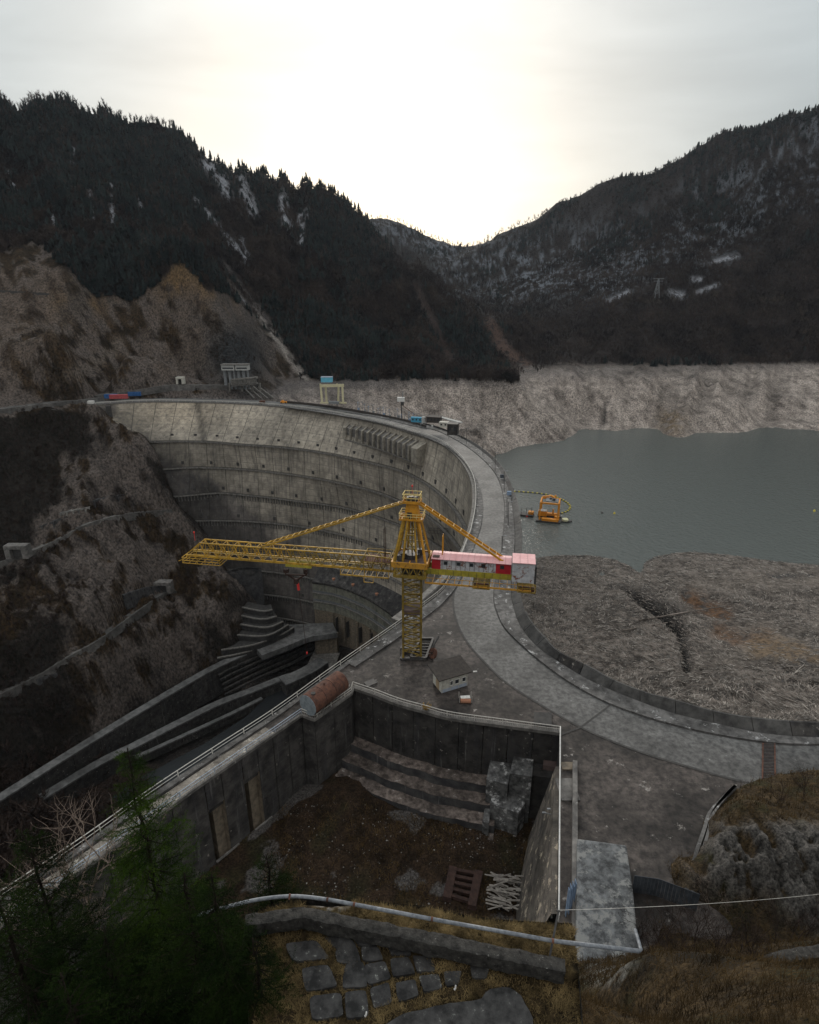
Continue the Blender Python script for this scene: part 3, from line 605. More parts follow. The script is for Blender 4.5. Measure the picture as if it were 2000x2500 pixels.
skyline(110,0,440,700,1250,False,'leafless tree standing up on the skyline of the left mountain','tree','leafless trees on the left skyline',7,13,2,'bare_tree')
skyline(60,880,1330,1400,2300,False,'tiny leafless tree on the far skyline beyond the notch','tree','leafless trees on the far skyline',9,16,3,'bare_tree')
# ---------------- the arch dam ----------------
dam=thing('arch_dam',(CC[0],CC[1],-185),'huge pale grey curved concrete arch dam with dark level ledges across its face','dam')
A0,A1=math.radians(-32),math.radians(113)
# wet / stained factor painted in the concrete (a stain with its own outline, lower left of the face)
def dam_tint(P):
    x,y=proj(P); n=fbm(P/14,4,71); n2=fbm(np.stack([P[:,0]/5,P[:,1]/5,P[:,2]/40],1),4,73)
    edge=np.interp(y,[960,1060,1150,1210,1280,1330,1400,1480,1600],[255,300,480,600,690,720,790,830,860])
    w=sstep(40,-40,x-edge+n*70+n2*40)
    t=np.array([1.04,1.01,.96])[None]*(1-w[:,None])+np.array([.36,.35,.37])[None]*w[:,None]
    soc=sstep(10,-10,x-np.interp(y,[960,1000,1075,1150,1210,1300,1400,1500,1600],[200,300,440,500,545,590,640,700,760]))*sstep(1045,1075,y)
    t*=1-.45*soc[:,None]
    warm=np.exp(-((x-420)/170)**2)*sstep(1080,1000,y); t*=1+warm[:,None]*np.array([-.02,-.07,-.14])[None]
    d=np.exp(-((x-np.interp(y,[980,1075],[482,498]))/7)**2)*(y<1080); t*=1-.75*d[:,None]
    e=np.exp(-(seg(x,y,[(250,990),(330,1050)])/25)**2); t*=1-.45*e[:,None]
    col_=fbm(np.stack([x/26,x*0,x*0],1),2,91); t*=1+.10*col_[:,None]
    low=sstep(-60,-150,P[:,2])*(1-w); t*=1+.25*low[:,None]  # light concrete brightened with depth, offsetting the weaker sky light low down
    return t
joints=np.arange(A0,A1,math.radians(4.1))
# backing behind the joints
ag=np.linspace(A0,A1,110); zg=np.array(ZS)
V=np.array([PD(ag,np.full_like(ag,z),.6) for z in zg]).reshape(-1,3); n=len(ag)
mkobj('core',V,[(i*n+j,i*n+j+1,(i+1)*n+j+1,(i+1)*n+j) for i in range(len(zg)-1) for j in range(n-1)],MT['joint'],dam)
for li in range(len(ZS)-1):
    zt,zb=ZS[li],ZS[li+1]
    for a in joints:
        sh=0 if li<1 else -math.radians(.6*li)
        a1=min(a+math.radians(4.1),A1); ga=.0009
        aa=np.linspace(a+ga,a1-ga,7); zz=np.linspace(zt-.15,zb+.15,7 if li else 9)
        P=np.array([PD(aa,np.full_like(aa,z),0) for z in zz]); m,k=P.shape[:2]
        x,y=proj(P.reshape(-1,3))
        if x.max()<200 or (x.min()>1190): continue
        V=P.reshape(-1,3); Fq=[(i*k+j,i*k+j+1,(i+1)*k+j+1,(i+1)*k+j) for i in range(m-1) for j in range(k-1)]
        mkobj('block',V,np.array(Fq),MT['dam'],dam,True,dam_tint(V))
# ledges (gallery walkways)
for li in range(1,len(ZS)-1):
    z=ZS[li]; aa=np.linspace(A0,math.radians({1:103,2:98,3:95,4:92,5:88,6:86,7:84,8:80}[li]),120); P=PD(aa,np.full_like(aa,z),0)
    b=MB(); b.sweep(P*np.array([1,1,0]),[(0,z-.9),(-1.7,z-.9),(-1.7,z+.25),(-1.5,z+.25),(-1.5,z-.3),(0,z-.3)]); b.build('ledge',MT['ledge'],dam)
    # corbel brackets under the ledges
    if li>=3:
        b=MB()
        for a in np.arange(math.radians(48 if li<5 else 40),aa[-1],.012):
            p=PD(np.array([a]),np.array([z]),0)[0]; d=np.array([math.cos(a),math.sin(a),0]); b.bar(p-d*.5+[0,0,-.9],p-d*.2+[0,0,-4.8],.7,.9)
        tag(b.build('corbel',MT['corb'],dam),kind='stuff')
# gallery openings
for li,da in ((1,5.1),(2,6.5),(3,6.3),(4,9),(5,10),(7,8)):
    z=ZS[li]
    for a in np.arange(math.radians(8),math.radians(98),math.radians(da)):
        p=PD(np.array([a]),np.array([z+3.2]),-.12)[0]; b=MB(); b.box(p,(.5,1.9,2.3),a); b.build('gallery_opening',MT['joint'],dam)
# crest cornice and crest body
ac=np.linspace(math.radians(-34),math.radians(118),170); cr=PD(ac,np.zeros_like(ac),0); cr[:,2]=0
cr=cr[::-1]     # travel from the far left end to the near end: right-hand side is downstream... 
b=MB(); b.sweep(cr,[(1.3,-.15),(1.2,-.9),(-.8,-2.6),(-.8,-.15)]); b.build('cornice',MT['ledge'],dam)
# overhanging gate intake block with ribs
sb=thing('spillway_outlet_block',U(930,1090,Y=395),'projecting concrete block with a row of slanting ribs high on the dam face','outlet block')
pts=[(843,1032,1090),(1013,1078,1118)]
aL=math.atan2(*(hit_dam(845,1060)[:2]-CC)[::-1]); aR=math.atan2(*(hit_dam(1022,1120)[:2]-CC)[::-1])
na=26
def blk(a,off,z): r=rdam(a,0)+off; return np.array([CC[0]+r*math.cos(a),CC[1]+r*math.sin(a),z])
for i in range(na):
    a=aL+(aR-aL)*i/(na-1)
    if i%2==0:
        b=MB(); w_=.55 if i else 1.2; t=np.array([-math.sin(a),math.cos(a),0])*(w_)
        prof=[(3,-1.6),(-7.5,-6.4),(-7.5,-14.8),(3,-16.8)]
        V=[blk(a,o,z)+s*t for s in (-1,1) for o,z in prof]; b.add(V,[(3,2,1,0),(4,5,6,7),(0,1,5,4),(1,2,6,5),(2,3,7,6),(3,0,4,7)]); b.build('rib',MT['ribc'],sb)
aa=np.linspace(aL,aR,24)
b=MB(); b.strip([blk(a,-5.9,-14.7) for a in aa],[blk(a,-5.9,-6.6) for a in aa]); b.strip([blk(a,-5.9,-6.6) for a in aa],[blk(a,3,-2.9) for a in aa]); b.build('recess',MT['conc'],sb)
b=MB(); b.strip([blk(a,-7.8,-15.0) for a in aa],[blk(a,-7.8,-14.2) for a in aa]); b.strip([blk(a,3,-17.6) for a in aa],[blk(a,-7.8,-15.0) for a in aa]);b.build('sill',MT['ledge'],sb)
b=MB(); V=[blk(aR,o,z)+np.array([-math.sin(aR),math.cos(aR),0])*s for s in (-6.5,-.4) for o,z in [(3,-1.5),(-7.7,-6.3),(-7.7,-15.0),(3,-19)]]
b.add(V,[(3,2,1,0),(4,5,6,7),(0,1,5,4),(1,2,6,5),(2,3,7,6),(3,0,4,7)]); b.build('end_wall',MT['ribc'],sb)
# dark arched doorway at the left end
p=hit_dam(268,1012); b=MB(); b.box(p,(3,5,13),0.6); b.build('doorway',MT['joint'],dam)
# ---------------- crest road, deck and kerbs ----------------
def P0(l,z=0): return np.array([U(x,y,z=z) for x,y in l])
railA_px=[(1130,1350),(1109,1395),(1100,1406),(1079,1438),(1036,1472),(980,1514),(834,1615),(674,1730),(535,1820),(379,1922),(219,2036),(101,2115),(0,2182),(-150,2280)]
farA=[p for p in cr if proj(p)[1]<1345 and proj(p)[0]>150 and not (p[1]<190 and p[0]<0)]
railA=np.array(farA); k_=P0(railA_px[1:],1.1); k_[:,2]=0
i_=np.argmin(np.hypot(*(railA[:,:2]-k_[0,:2]).T)); railA=np.vstack([railA[:max(i_-3,2)],k_]); railA=catm(railA,520)
kerbL=catm(np.vstack([offs(cr,-3.1)[:0],P0([(700,995),(843,1017),(925,1033),(1006,1056),(1075,1084),(1112,1108),(1152,1148),(1168,1180),(1176,1205),(1179,1240),(1176,1275),(1168,1306),(1152,1350),(1130,1404),(1110,1441)])]),160)
roadL=catm(P0([(1110,1441),(1107,1467),(1110,1498),(1123,1537),(1148,1578),(1183,1617),(1217,1651),(1249,1676),(1330,1727),(1418,1776),(1500,1812),(1584,1843),(1700,1878),(1779,1900),(1900,1925),(2150,1950)]),120)
roadR=catm(P0([(843,1007),(925,1020),(1006,1040),(1060,1050),(1099,1067),(1140,1091),(1180,1123),(1209,1156),(1225,1192),(1233,1237),(1232,1276),(1226,1340),(1216,1399),(1209,1428),(1207,1467),(1216,1501),(1237,1540),(1300,1600),(1381,1661),(1474,1713),(1584,1754),(1706,1786),(1864,1813),(1990,1819),(2200,1815)]),300)
parI=catm(P0([(925,1014),(1006,1030),(1070,1045),(1110,1062),(1150,1084),(1197,1120),(1224,1156),(1240,1192),(1249,1230),(1256,1290),(1255,1350),(1249,1400),(1247,1440),(1252,1480),(1270,1530),(1310,1580),(1376,1626),(1442,1665),(1535,1705),(1637,1742),(1750,1770),(1868,1794),(2000,1803),(2200,1800)]),300)
parO=catm(P0([(925,1012),(1006,1027),(1070,1042),(1115,1060),(1158,1082),(1204,1117),(1233,1153),(1257,1210),(1270,1262),(1278,1312),(1287,1410),(1292,1460),(1300,1515),(1325,1560),(1361,1600),(1442,1640),(1491,1669),(1584,1705),(1641,1719),(1750,1750),(1868,1768),(2000,1776),(2200,1772)],0.9),300)
deckpoly=[tuple(p[:2]) for p in railA[60:]]
WL=P0([(-150,2385),(0,2262),(219,2106),(349,2013),(487,1914),(682,1780),(736,1742),(768,1754),(858,1690),(862,1676)],0)   # pit side of the walkway
farw=catm(P0([(862,1676),(915,1694),(973,1716),(1035,1733),(1100,1750),(1230,1768),(1367,1786)]),40)
RW=P0([(1367,1786),(1363,2250)])
WLp=[tuple(p[:2]) for p in WL]+[tuple(p[:2]) for p in farw[1:]]+[tuple(RW[1][:2])]
near_r=[tuple(U(*q,z=0)[:2]) for q in ((1363,2420),(1700,2420),(2300,2300),(2600,1980))]
tail=[tuple(p[:2]) for p in roadL[::-1] if p[0]>0]
import bmesh
from mathutils.geometry import tessellate_polygon
def polymesh(name,loops,z,mat,parent=None):
    vs=[Vector((p[0],p[1],z)) for l in loops for p in l]
    t=tessellate_polygon([[Vector((p[0],p[1],0)) for p in l] for l in loops])
    t=[tuple(f) for f in t]; out=[]
    for f in t:
        a,b_,c_=[vs[i] for i in f]
        out.append(f if (b_-a).cross(c_-a).z>0 else f[::-1])
    return mkobj(name,[tuple(v) for v in vs],out,mat,parent)
_i0=[i for i,p in enumerate(railA) if proj(p)[0]>930][0]
outer=[tuple(p[:2]) for p in railA[_i0::3]]+[WLp[0]]+WLp[1:]+near_r+[tuple(p[:2]) for p in parI[::-1][::3]]
# crest + abutment deck
tag(polymesh('deck',[outer],0,MT['deck']),'stained dark concrete deck of the abutment below the crane',None,None,'structure')
# far crest slab reaching the left end
fa=[p for p in cr if proj(p)[0]<1000 and p[1]>250]; fo=offs(np.array(fa),-15)
b=MB(); b.strip(fo+[0,0,-.02],np.array(fa)+[0,0,-.02]); b.strip(fo*[1,1,0]+[0,0,-12],fo+[0,0,-.02]); tag(b.build('crest_slab',MT['road']),'grey concrete top of the dam crest at its far left end',None,None,'structure')
rl=np.vstack([kerbL,roadL[1:]])
rdc=np.vstack([resamp(np.vstack([kerbL,roadL[1:]]),400)]); 
# match the two road edges by nearest position
def match(A,B):
    out=[]; j=0
    for p in A:
        j=np.argmin(np.hypot(B[:,0]-p[0],B[:,1]-p[1])); out.append(B[j])
    return np.array(out)
rR=resamp(roadR,400); rL=resamp(rl,400)
b=MB(); b.strip(rR+[0,0,.03],rL+[0,0,.03]) if False else None
segs=MB(); rm=match(rR,np.vstack([rl]))
b.strip(rR+[0,0,.03],rm+[0,0,.03]); tag(b.build('road',MT['road']),'pale grey concrete road curving over the dam crest and the abutment',None,None,'structure')
# gutter / joint lines
def line(name,cv,w,z,mat,label,h=.0):
    b=MB(); A=offs(cv,-w/2)+[0,0,z]; B=offs(cv,w/2)+[0,0,z]; b.strip(A,B); return tag(b.build(name,MT[mat]),label,None,None,'structure')
line('gutter',roadL,.45,.05,'joint','dark drain slot along the inner edge of the road')
line('gutter',resamp(roadR,300),.5,.05,'joint','dark drain slot along the outer edge of the road')
for cv,lab in ((P0([(1418,1776),(1490,1722)]),'expansion joint'),(P0([(1418,1776),(1368,1795)]),'crack')): line('joint',resamp(cv,6),.35,.06,'joint','dark joint across the road slab, '+lab)
# inner raised sidewalk: from the rail to the kerb, continuing as the walkway towards the left
sw_in=railA; sw_out=match(railA,np.vstack([kerbL[:-1]])); 
wk=P0([(1110,1441),(1075,1480),(1031,1514),(1000,1540),(850,1642),(830,1656)],0); kk=np.vstack([kerbL,catm(wk,60)[1:]])
sel=[i for i,p in enumerate(railA) if (proj(p)[0]>690 and proj(p)[1]<1625 and proj(p)[1]>985)]
ra=railA[sel[0]:sel[-1]+1]; mk=match(ra,kk)
b=MB(); b.strip(mk+[0,0,.3],ra+[0,0,.3]); b.strip(mk+[0,0,0],mk+[0,0,.3]); b.strip(ra+[0,0,.3],ra+[0,0,-.3]); tag(b.build('sidewalk',MT['walk']),'dark raised pavement along the inner edge of the crest road',None,None,'structure')
mo=match(resamp(roadR,360),parI)
rr2=resamp(roadR,360); rr2o=offs(rr2,0)
b=MB(); b.strip(mo+[0,0,.3],rr2+[0,0,.3]); b.strip(rr2+[0,0,.3],rr2+[0,0,0]); tag(b.build('sidewalk',MT['walk']),'raised pavement with white stains between the road and the upstream parapet',None,None,'structure')
# parapet: each cast panel is a part
par=thing('parapet_wall',parI[180],'dark curved concrete parapet wall on the lake side of the road','parapet')
mO=match(parI,parO); s=np.r_[0,np.cumsum(np.linalg.norm(np.diff(parI,axis=0),axis=1))]; L0=s[-1]; npan=int(L0/6.2)
def at(cv,u): return np.array([np.interp(u,s,cv[:,k]) for k in range(3)])
for i in range(npan):
    us=np.linspace(i*L0/npan+.06,(i+1)*L0/npan-.06,4); I=np.array([at(parI,u) for u in us]); O=np.array([at(mO,u) for u in us])
    d=O-I; d[:,2]=0; ln_=np.linalg.norm(d,axis=1)[:,None]+1e-6; dn=d/ln_; O=I+dn*np.clip(ln_,.5,2.0); hh=1.9 if proj(I[0])[1]>1500 else 1.1
    T1=I+dn*.55*np.clip(ln_,.4,2)+[0,0,hh*.55]; T2=O.copy(); T2[:,2]=hh; T3=O+dn*.35; T3[:,2]=hh; B3=O+dn*.35; B3[:,2]=-1.5
    I0=I.copy(); I0[:,2]=.0
    b=MB(); rows_=[I0,T1,T2,T3,B3]; V=[r[j] for j in range(4) for r in rows_]
    b.add(V,[(j*5+q,(j+1)*5+q,(j+1)*5+(q+1)%5,j*5+(q+1)%5) for j in range(3) for q in range(5)]+[tuple(range(5)),tuple(15+q for q in range(5))[::-1]])
    b.build('panel',MT['wetconc'] if i%7==0 else MT['conc2'],par)
# upstream face below the parapet
b=MB(); oc=offs(parI,0); om=match(parI,parO); d=om-parI; d[:,2]=0; l_=np.linalg.norm(d,axis=1)[:,None]+1e-6; oc=parI+d/l_*(np.clip(l_,.5,2.0)+.3)
b.strip(oc+[0,0,-.5],oc+[0,0,-70]); b.build('upstream_face',MT['wetconc'],dam)
# grate across the road at the right
gr=thing('drain_grate',U(1880,1865,z=0),'rust brown slatted drain grate crossing the road','grate')
a,b_=U(1877,1816,z=.06),U(1877,1925,z=.06); ax=(b_-a); 
q=MB(); q.bar(a,b_,1.9,.05); q.build('bed',MT['darkrust'],gr)
for s_ in (-1,1): q=MB(); q.bar(a+[s_*1.0,0,.08],b_+[s_*1.0,0,.08],.2,.14); q.build('frame',MT['rust'],gr)
for i in range(30):
    c0=a+ax*(i+.5)/30; q=MB(); q.box(c0+[0,0,.06],(1.8,.14,.06)); q.build('slat',MT['steel'],gr)
# ---------------- railings ----------------
def railing(name,cv,label,mat,h=1.1,post=3.0,picket=0,rails=(1.1,.55),r=.05,closeposts=.07):
    t=thing(name,cv[0],label,'railing'); 
    for z in rails: q=MB(); q.tube(cv+[0,0,z],r if z==rails[0] else r*.7,6); q.build('rail',mat,t,True)
    l=plen(cv); n=max(2,int(l/post)); P=resamp(cv,n+1); base=None
    for p in P:
        if base is None:
            q=MB(); q.box(p+[0,0,h/2],(closeposts*1.4,closeposts*1.4,h)); base=q.build('post',mat,t); p0=p
        else:
            o=base.copy(); COL.objects.link(o); o.parent=t; o.location=[float(v) for v in (p-p0)]
    if picket:
        q=MB()
        for p in resamp(cv,int(l/picket)): q.bar(p+[0,0,.08],p+[0,0,h-.03],.025)
        tag(q.build('picket',mat,t),kind='stuff')
    return t
ri=[i for i,p in enumerate(railA) if 1120>proj(p)[0]>-200 and proj(p)[1]>1385]
railing('crest_railing',resamp(railA[ri[0]:],300)+[0,0,.3],'long pale double railing along the outer edge of the walkway above the gorge',MT['railw'],rails=(1.15,.5),r=.075,post=6,closeposts=.1)
rf=[i for i,p in enumerate(railA) if proj(p)[1]<=1390 and proj(p)[0]>232]
railing('crest_railing',resamp(railA[rf[0]:rf[-1]+1],420)+[0,0,.2],'thin pale railing along the downstream edge of the dam crest',MT['railw'],rails=(1.1,.9,.5),r=.12,post=5,closeposts=.16)
rb=resamp(WL[:7],120); railing('walkway_railing',rb,'blue grey railing with close pickets on the pit side of the walkway',MT['railb'],picket=.35,r=.075,post=6)
rc=resamp(WL[6:10],40); railing('walkway_railing',rc,'railing round the bulge of the wall beside the rusty tank',MT['railw'],picket=.35,r=.06)
railing('pit_railing',farw,'curved railing with close pickets above the stepped pit wall',MT['railw'],picket=.3,r=.07,post=4.5)
railing('pit_railing',resamp(RW,40),'straight white railing down the right edge of the pit',MT['white'],r=.11,rails=(1.1,.6),post=5)
# outer face under the walkway, and kerb line
b=MB(); nearA=railA[ri[0]:]; b.strip(nearA+[0,0,-.2],nearA+[0,0,-40]); tag(b.build('retaining_wall',MT['wetconc']),'tall concrete wall dropping from the walkway into the gorge','wall')
b=MB(); k2=offs(nearA,-1.0); b.strip(k2+[0,0,.32],nearA+[0,0,.32]); b.strip(k2,k2+[0,0,.32]); tag(b.build('kerb',MT['walk']),'raised kerb under the gorge side railing',None,None,'structure')
# pale gravelly walkway surface on the left
b=MB(); wA=offs(resamp(railA[-230:],100),-1.3); wB=match(wA,resamp(WL[:7],300)); m_=proj(wA)[1]>1760; b.strip(wB[m_]+[0,0,.04],wA[m_]+[0,0,.04]); tag(b.build('walkway',MT['palewalk']),'pale gravelly walkway between the two railings',None,None,'structure')
# ---------------- the sunken pit ----------------
pit=thing('pit_wall',WL[7]+[0,0,-18],'blackened concrete walls enclosing the sunken yard','wall')
PZ=-18.
def wallstrip(name,cv,z0,z1,mat,panels=None,th=.0):
    if panels is None: b=MB(); b.strip(cv*[1,1,0]+[0,0,z0],cv*[1,1,0]+[0,0,z1]); return b.build(name,mat,pit)
    n=panels; P=resamp(cv,n*4+1)
    for i in range(n):
        s_=P[i*4:i*4+5].copy(); d=s_[1]-s_[0]; d/=np.linalg.norm(d); s_[0]+=d*.06; s_[-1]-=d*.06
        b=MB(); b.strip(s_*[1,1,0]+[0,0,z0],s_*[1,1,0]+[0,0,z1]); b.build(name,mat,pit)
# walkway wall with two gateways: built in panels between openings
WLn=np.array(WL); la=resamp(WLn[:7],401); pla=proj(la+[0,0,0])[0]
def wx(px_): return la[np.argmin(np.abs(pla-px_))]
def wallseg(x0,x1,zb,zt,name='panel',n=1):
    wallstrip(name,np.array([wx(x0),wx(x1)]),zb,zt,MT['wetc2'],n)
wallseg(-100,330,PZ-6,-.3,n=5); 
# openings about 531-590 and 620-668 seen at base; tops lean with perspective so work in plan
o1=(497,538); o2=(588,626)
wallseg(330,o1[0],PZ-4,-.3,n=2); wallseg(o1[0],o1[1],-6.2,-.3); wallseg(o1[1],o2[0],PZ-4,-.3); wallseg(o2[0],o2[1],-5.6,-.3); wallseg(o2[1],736,PZ-4,-.3,n=3)
wn=np.array([la[0][1]-la[-1][1],la[-1][0]-la[0][0],0]); wn/=np.linalg.norm(wn)  # towards the gorge
if wn[0]>0: wn=-wn
for (a_,b2_),zt in ((o1,-6.2),(o2,-5.6)):
    p,q_=wx(a_),wx(b2_)
    b=MB(); b.add([p+wn*0+[0,0,zt],q_+[0,0,zt],q_+wn*5+[0,0,zt],p+wn*5+[0,0,zt],p+[0,0,PZ-4],q_+[0,0,PZ-4],q_+wn*5+[0,0,PZ-4],p+wn*5+[0,0,PZ-4]],[(0,1,2,3),(1,5,6,2),(0,3,7,4)]); b.build('gateway',MT['clad2'],pit)
    d=(q_-p)/np.linalg.norm(q_-p)
    b=MB(); b.bar(q_-d*.9+wn*1.6+[0,0,PZ-4],q_-d*.9+wn*1.6+[0,0,zt-.9],1.7,1.2,up=wn); b.bar(q_-d*.2+wn*1.6+[0,0,zt-2.4],q_-d*2.0+wn*1.6+[0,0,zt],1.1,1.0,up=wn); b.build('pillar',MT['clad2'],pit)
    for k in range(2): b=MB(); b.bar(p+wn*(.8+1.4*k)+[0,0,zt-.8-.5*k],q_+wn*(.8+1.4*k)+[0,0,zt-.8-.5*k],.7,.5); b.build('beam',MT['wetconc'],pit)
    b=MB(); b.bar(p-wn*.1+[0,0,PZ+.8],q_+d*1.5-wn*.1+[0,0,PZ+.8],.35,.25); b.build('threshold',MT['conc'],pit)
# bulge (pilaster) under the tank
wallstrip('panel',WLn[6:8],PZ,-.3,MT['wetc2'],1); wallstrip('panel',WLn[7:9],PZ,-.3,MT['wetc2'],2); wallstrip('panel',WLn[8:10],PZ,-.3,MT['wetc2'],1)
wallstrip('panel',farw,-12.2,-.3,MT['wetconc'],9)
b=MB(); b.sweep(farw,[(-.5,.02),(.35,.02),(.35,-.6),(-.5,-.6)]); b.build('coping',MT['conc'],pit)
b=MB(); b.sweep(resamp(WL[:10],80),[(-.1,.03),(.3,.03),(.3,-.5),(-.1,-.5)]); b.build('coping',MT['conc'],pit)
# steps: each tread is a part. inner side of far wall = right of travel
stp=farw[:30]
offl=[0,2.4,5.0,7.6,10.2]; zl=[-12.0,-13.8,-15.6,-17.4]
def wob(cv,seed,a=.35):
    n_=fbm(cv/2.2,3,seed); Q_=offs(cv,0).copy(); Q_[:,1]+=n_*a; return Q_
for i in range(4):
    A_=wob(offs(stp,offl[i]-.1),5+i,0); B_=wob(offs(stp,offl[i+1]),15+i); 
    if i==3: B_=wob(offs(stp,offl[i+1]-1.2),25,1.4)
    b=MB(); m=12; 
    V=[];Fs=[]; n_=len(A_)
    A2=resamp(A_,90); B2=resamp(B_,90)
    for j in range(m+1):
        R_=A2+(B2-A2)*j/m; R_[:,2]=zl[i]+fbm(R_/1.1,4,40+i)*.22; V.append(R_)
    V=np.array(V); W_=V[-1].copy(); W_[:,2]=zl[i]-2.6; Wt=V[-1]; k=90; RB=MB(); RB.strip(W_-[0,.05,0],Wt-[0,.05,0]); RB.build('riser',MT['damdark'],pit)
    b.add(V.reshape(-1,3),[(r*k+c_,r*k+c_+1,(r+1)*k+c_+1,(r+1)*k+c_) for r in range(m) for c_ in range(k-1)]); b.build('step',MT['stepc'],pit)
# right wall of the pit
wallstrip('panel',resamp(RW,10),PZ-2,-.2,MT['wetconc'],5)
# raised blocks in the corner
for top,z,lab in (([(1200,1842),(1252,1855),(1240,1916),(1188,1902)],-8.5,'first'),([(1259,1829),(1304,1840),(1299,1896),(1245,1888)],-6.8,'second'),([(1205,1924),(1276,1936),(1282,1962),(1266,1984),(1197,1962)],-12.2,'third'),([(1303,1838),(1366,1832),(1366,1902),(1300,1893)],-7.6,'fourth'),([(1188,1950),(1198,1964),(1194,2010),(1178,2005)],-14.5,'low')):
    P=[tuple(U(x,y,z=z)[:2]) for x,y in top]; q=MB(); q.prism(P[::-1],PZ-1,z)
    nm={'first':'black sided concrete block with a mottled top left of the corner steps','second':'taller concrete block with a mossy front edge under the pit wall','third':'wide low concrete block with a chipped grey top in the pit corner','fourth':'dark concrete platform against the right pit wall','low':'small low concrete stub at the foot of the pit blocks'}[lab]
    tag(q.build('concrete_block',MT['slab'] if lab!='fourth' else MT['wetconc']),nm,'block')
q=MB(); z=-6.6; P=[tuple(U(x,y,z=z)[:2]) for x,y in ((1330,1835),(1364,1835),(1364,1875),(1326,1868))]; q.prism(P[::-1],-7.6,z); tag(q.build('concrete_block',MT['rustconc']),'reddish concrete plinth on the dark platform by the right pit wall','block')
# battered wall on the right
q=MB(); bot=P0([(1215,2440),(1258,2262),(1264,2180),(1292,2040)],PZ+.5); yy=bot[:,1]; top=np.array([[np.interp(y,[48.9,81.4],[18.1,26.3])-.8,y,-1.2] for y in yy]); top[3][1]-=1.0
q.strip(top,bot); q.add([bot[3],top[3],[top[3][0]+.6,top[3][1],-1.2],[bot[3][0]+5,bot[3][1],PZ]],[(0,1,2,3)]); q.strip(top+[.75,0,0],top); tag(q.build('sloping_wall',MT['streakc']),'sloping board marked concrete wall in front of the right railing','wall')
# pit floor
gx,gy=np.meshgrid(np.linspace(-50,28,220),np.linspace(8,90,230),indexing='ij'); P=np.stack([gx.ravel(),gy.ravel(),gx.ravel()*0],1)
pn=fbm(P/5,5,50); pn2=fbm(P/1.2,4,51); P[:,2]=PZ+.5+pn*.7+pn2*.25+3.0*np.exp(-(np.hypot(P[:,0]+13,P[:,1]-80)/9)**2)+1.0*np.exp(-(np.hypot(P[:,0]-2,P[:,1]-74)/8)**2)
lx,ly=proj(P); idx2=np.arange(len(P)).reshape(gx.shape); FQ=np.stack([idx2[:-1,:-1].ravel(),idx2[1:,:-1].ravel(),idx2[1:,1:].ravel(),idx2[:-1,1:].ravel()],1)
# keep the floor inside the wall line
side=lambda x,y:(la[-1][0]-la[0][0])*(y-la[0][1])-(la[-1][1]-la[0][1])*(x-la[0][0])
cx_,cy_=P[FQ].mean(1)[:,0],P[FQ].mean(1)[:,1]; FQ=FQ[(side(cx_,cy_)<25)]
cc=mixc(col((.022,.015,.010)),col((.062,.040,.025)),.5+pn2*.8+pn*.3); cc=mixc(cc,col((.04,.045,.02)),sstep(.1,.4,fbm(P/7,3,55))*.5)
gvl=sstep(.15,.45,fbm(P/6,4,57)+.3*np.exp(-(seg(lx,ly,[(650,2150),(760,2090)])/60)**2)+.5*np.exp(-(np.hypot(lx-1010,ly-2000)/45)**2)+.5*np.exp(-(seg(lx,ly,[(560,2090),(760,1920)])/14)**2)+.4*np.exp(-(np.hypot(lx-1080,ly-2150)/70)**2)*.4-.1)
cc=mixc(cc,col((.12,.112,.11)),sstep(.35,.6,gvl+pn2*.5))
tag(mkobj('yard_floor',P,FQ,MT['nterr'],None,True,cc),'rough brown grassy floor of the sunken yard strewn with rubble',None,None,'structure')
# corridor strip and big near block to the right of the pit
kw=MB(); a_,b2_=U(1403,1868,z=0),U(1402,2300,z=0); kw.bar(a_+[0,0,.5],b2_+[0,0,.5],.7,1.0); tag(kw.build('kerb_wall',MT['conc']),'low concrete upstand running beside the big mottled slab','wall')
q=MB(); P=[tuple(U(x,y,z=1.6)[:2]) for x,y in ((1409,2046),(1530,2062),(1546,2170),(1563,2345),(1405,2360))]; q.prism(P[::-1],-3,1.6); o=q.build('concrete_slab',MT['bigslab']); tag(o,'large mottled grey concrete slab standing beside the pit railing','slab')
bv=o.modifiers.new('bevel','BEVEL'); bv.width=.25; bv.segments=2
for i,(x0,y0,x1,y1,lab) in enumerate(((1372,1862,1402,1882,'pale square lid at the top of the corridor'),(1370,1900,1400,1960,'grey cover plate in the corridor by the pit railing'))):
    q=MB(); pa,pb=U(x0,y1,z=0),U(x1,y0,z=0); c0=(pa+pb)/2; q.box(c0+[0,0,.12],(abs(pb[0]-pa[0])*.9,abs(pb[1]-pa[1])*.9,.24)); tag(q.build('cover_plate',MT['conc' if i else 'clad2']),lab,'cover')
q=MB(); c0=U(1328,1757,z=0); P=[tuple(U(x,y,z=0)[:2]) for x,y in ((1304,1742),(1347,1743),(1347,1776),(1302,1772))]; q.prism(P[::-1],0,.35); tag(q.build('dark_hatch',MT['joint']),'black square hatch cover behind the pit railing corner','hatch')
# ---------------- tower crane ----------------
cb=U(1006,1598,z=0); CY=cb[1]; cx0=cb[0]
def zc(py): return float(U(1005,py,Y=CY)[2])
crane=thing('tower_crane',cb,'tall yellow tower crane with a lattice jib and red and white machinery house','tower crane')
u=np.array([-.985,.176,0]); v=np.array([.176,.985,0]); kz=np.array([0,0,1.])
def J(s,t,z): return np.array([cx0,CY,0])+u*s+v*t+kz*z
YE,YD,OR=MT['yel'],MT['yeld'],MT['org']
zS=zc(1392)   # underside of slewing box
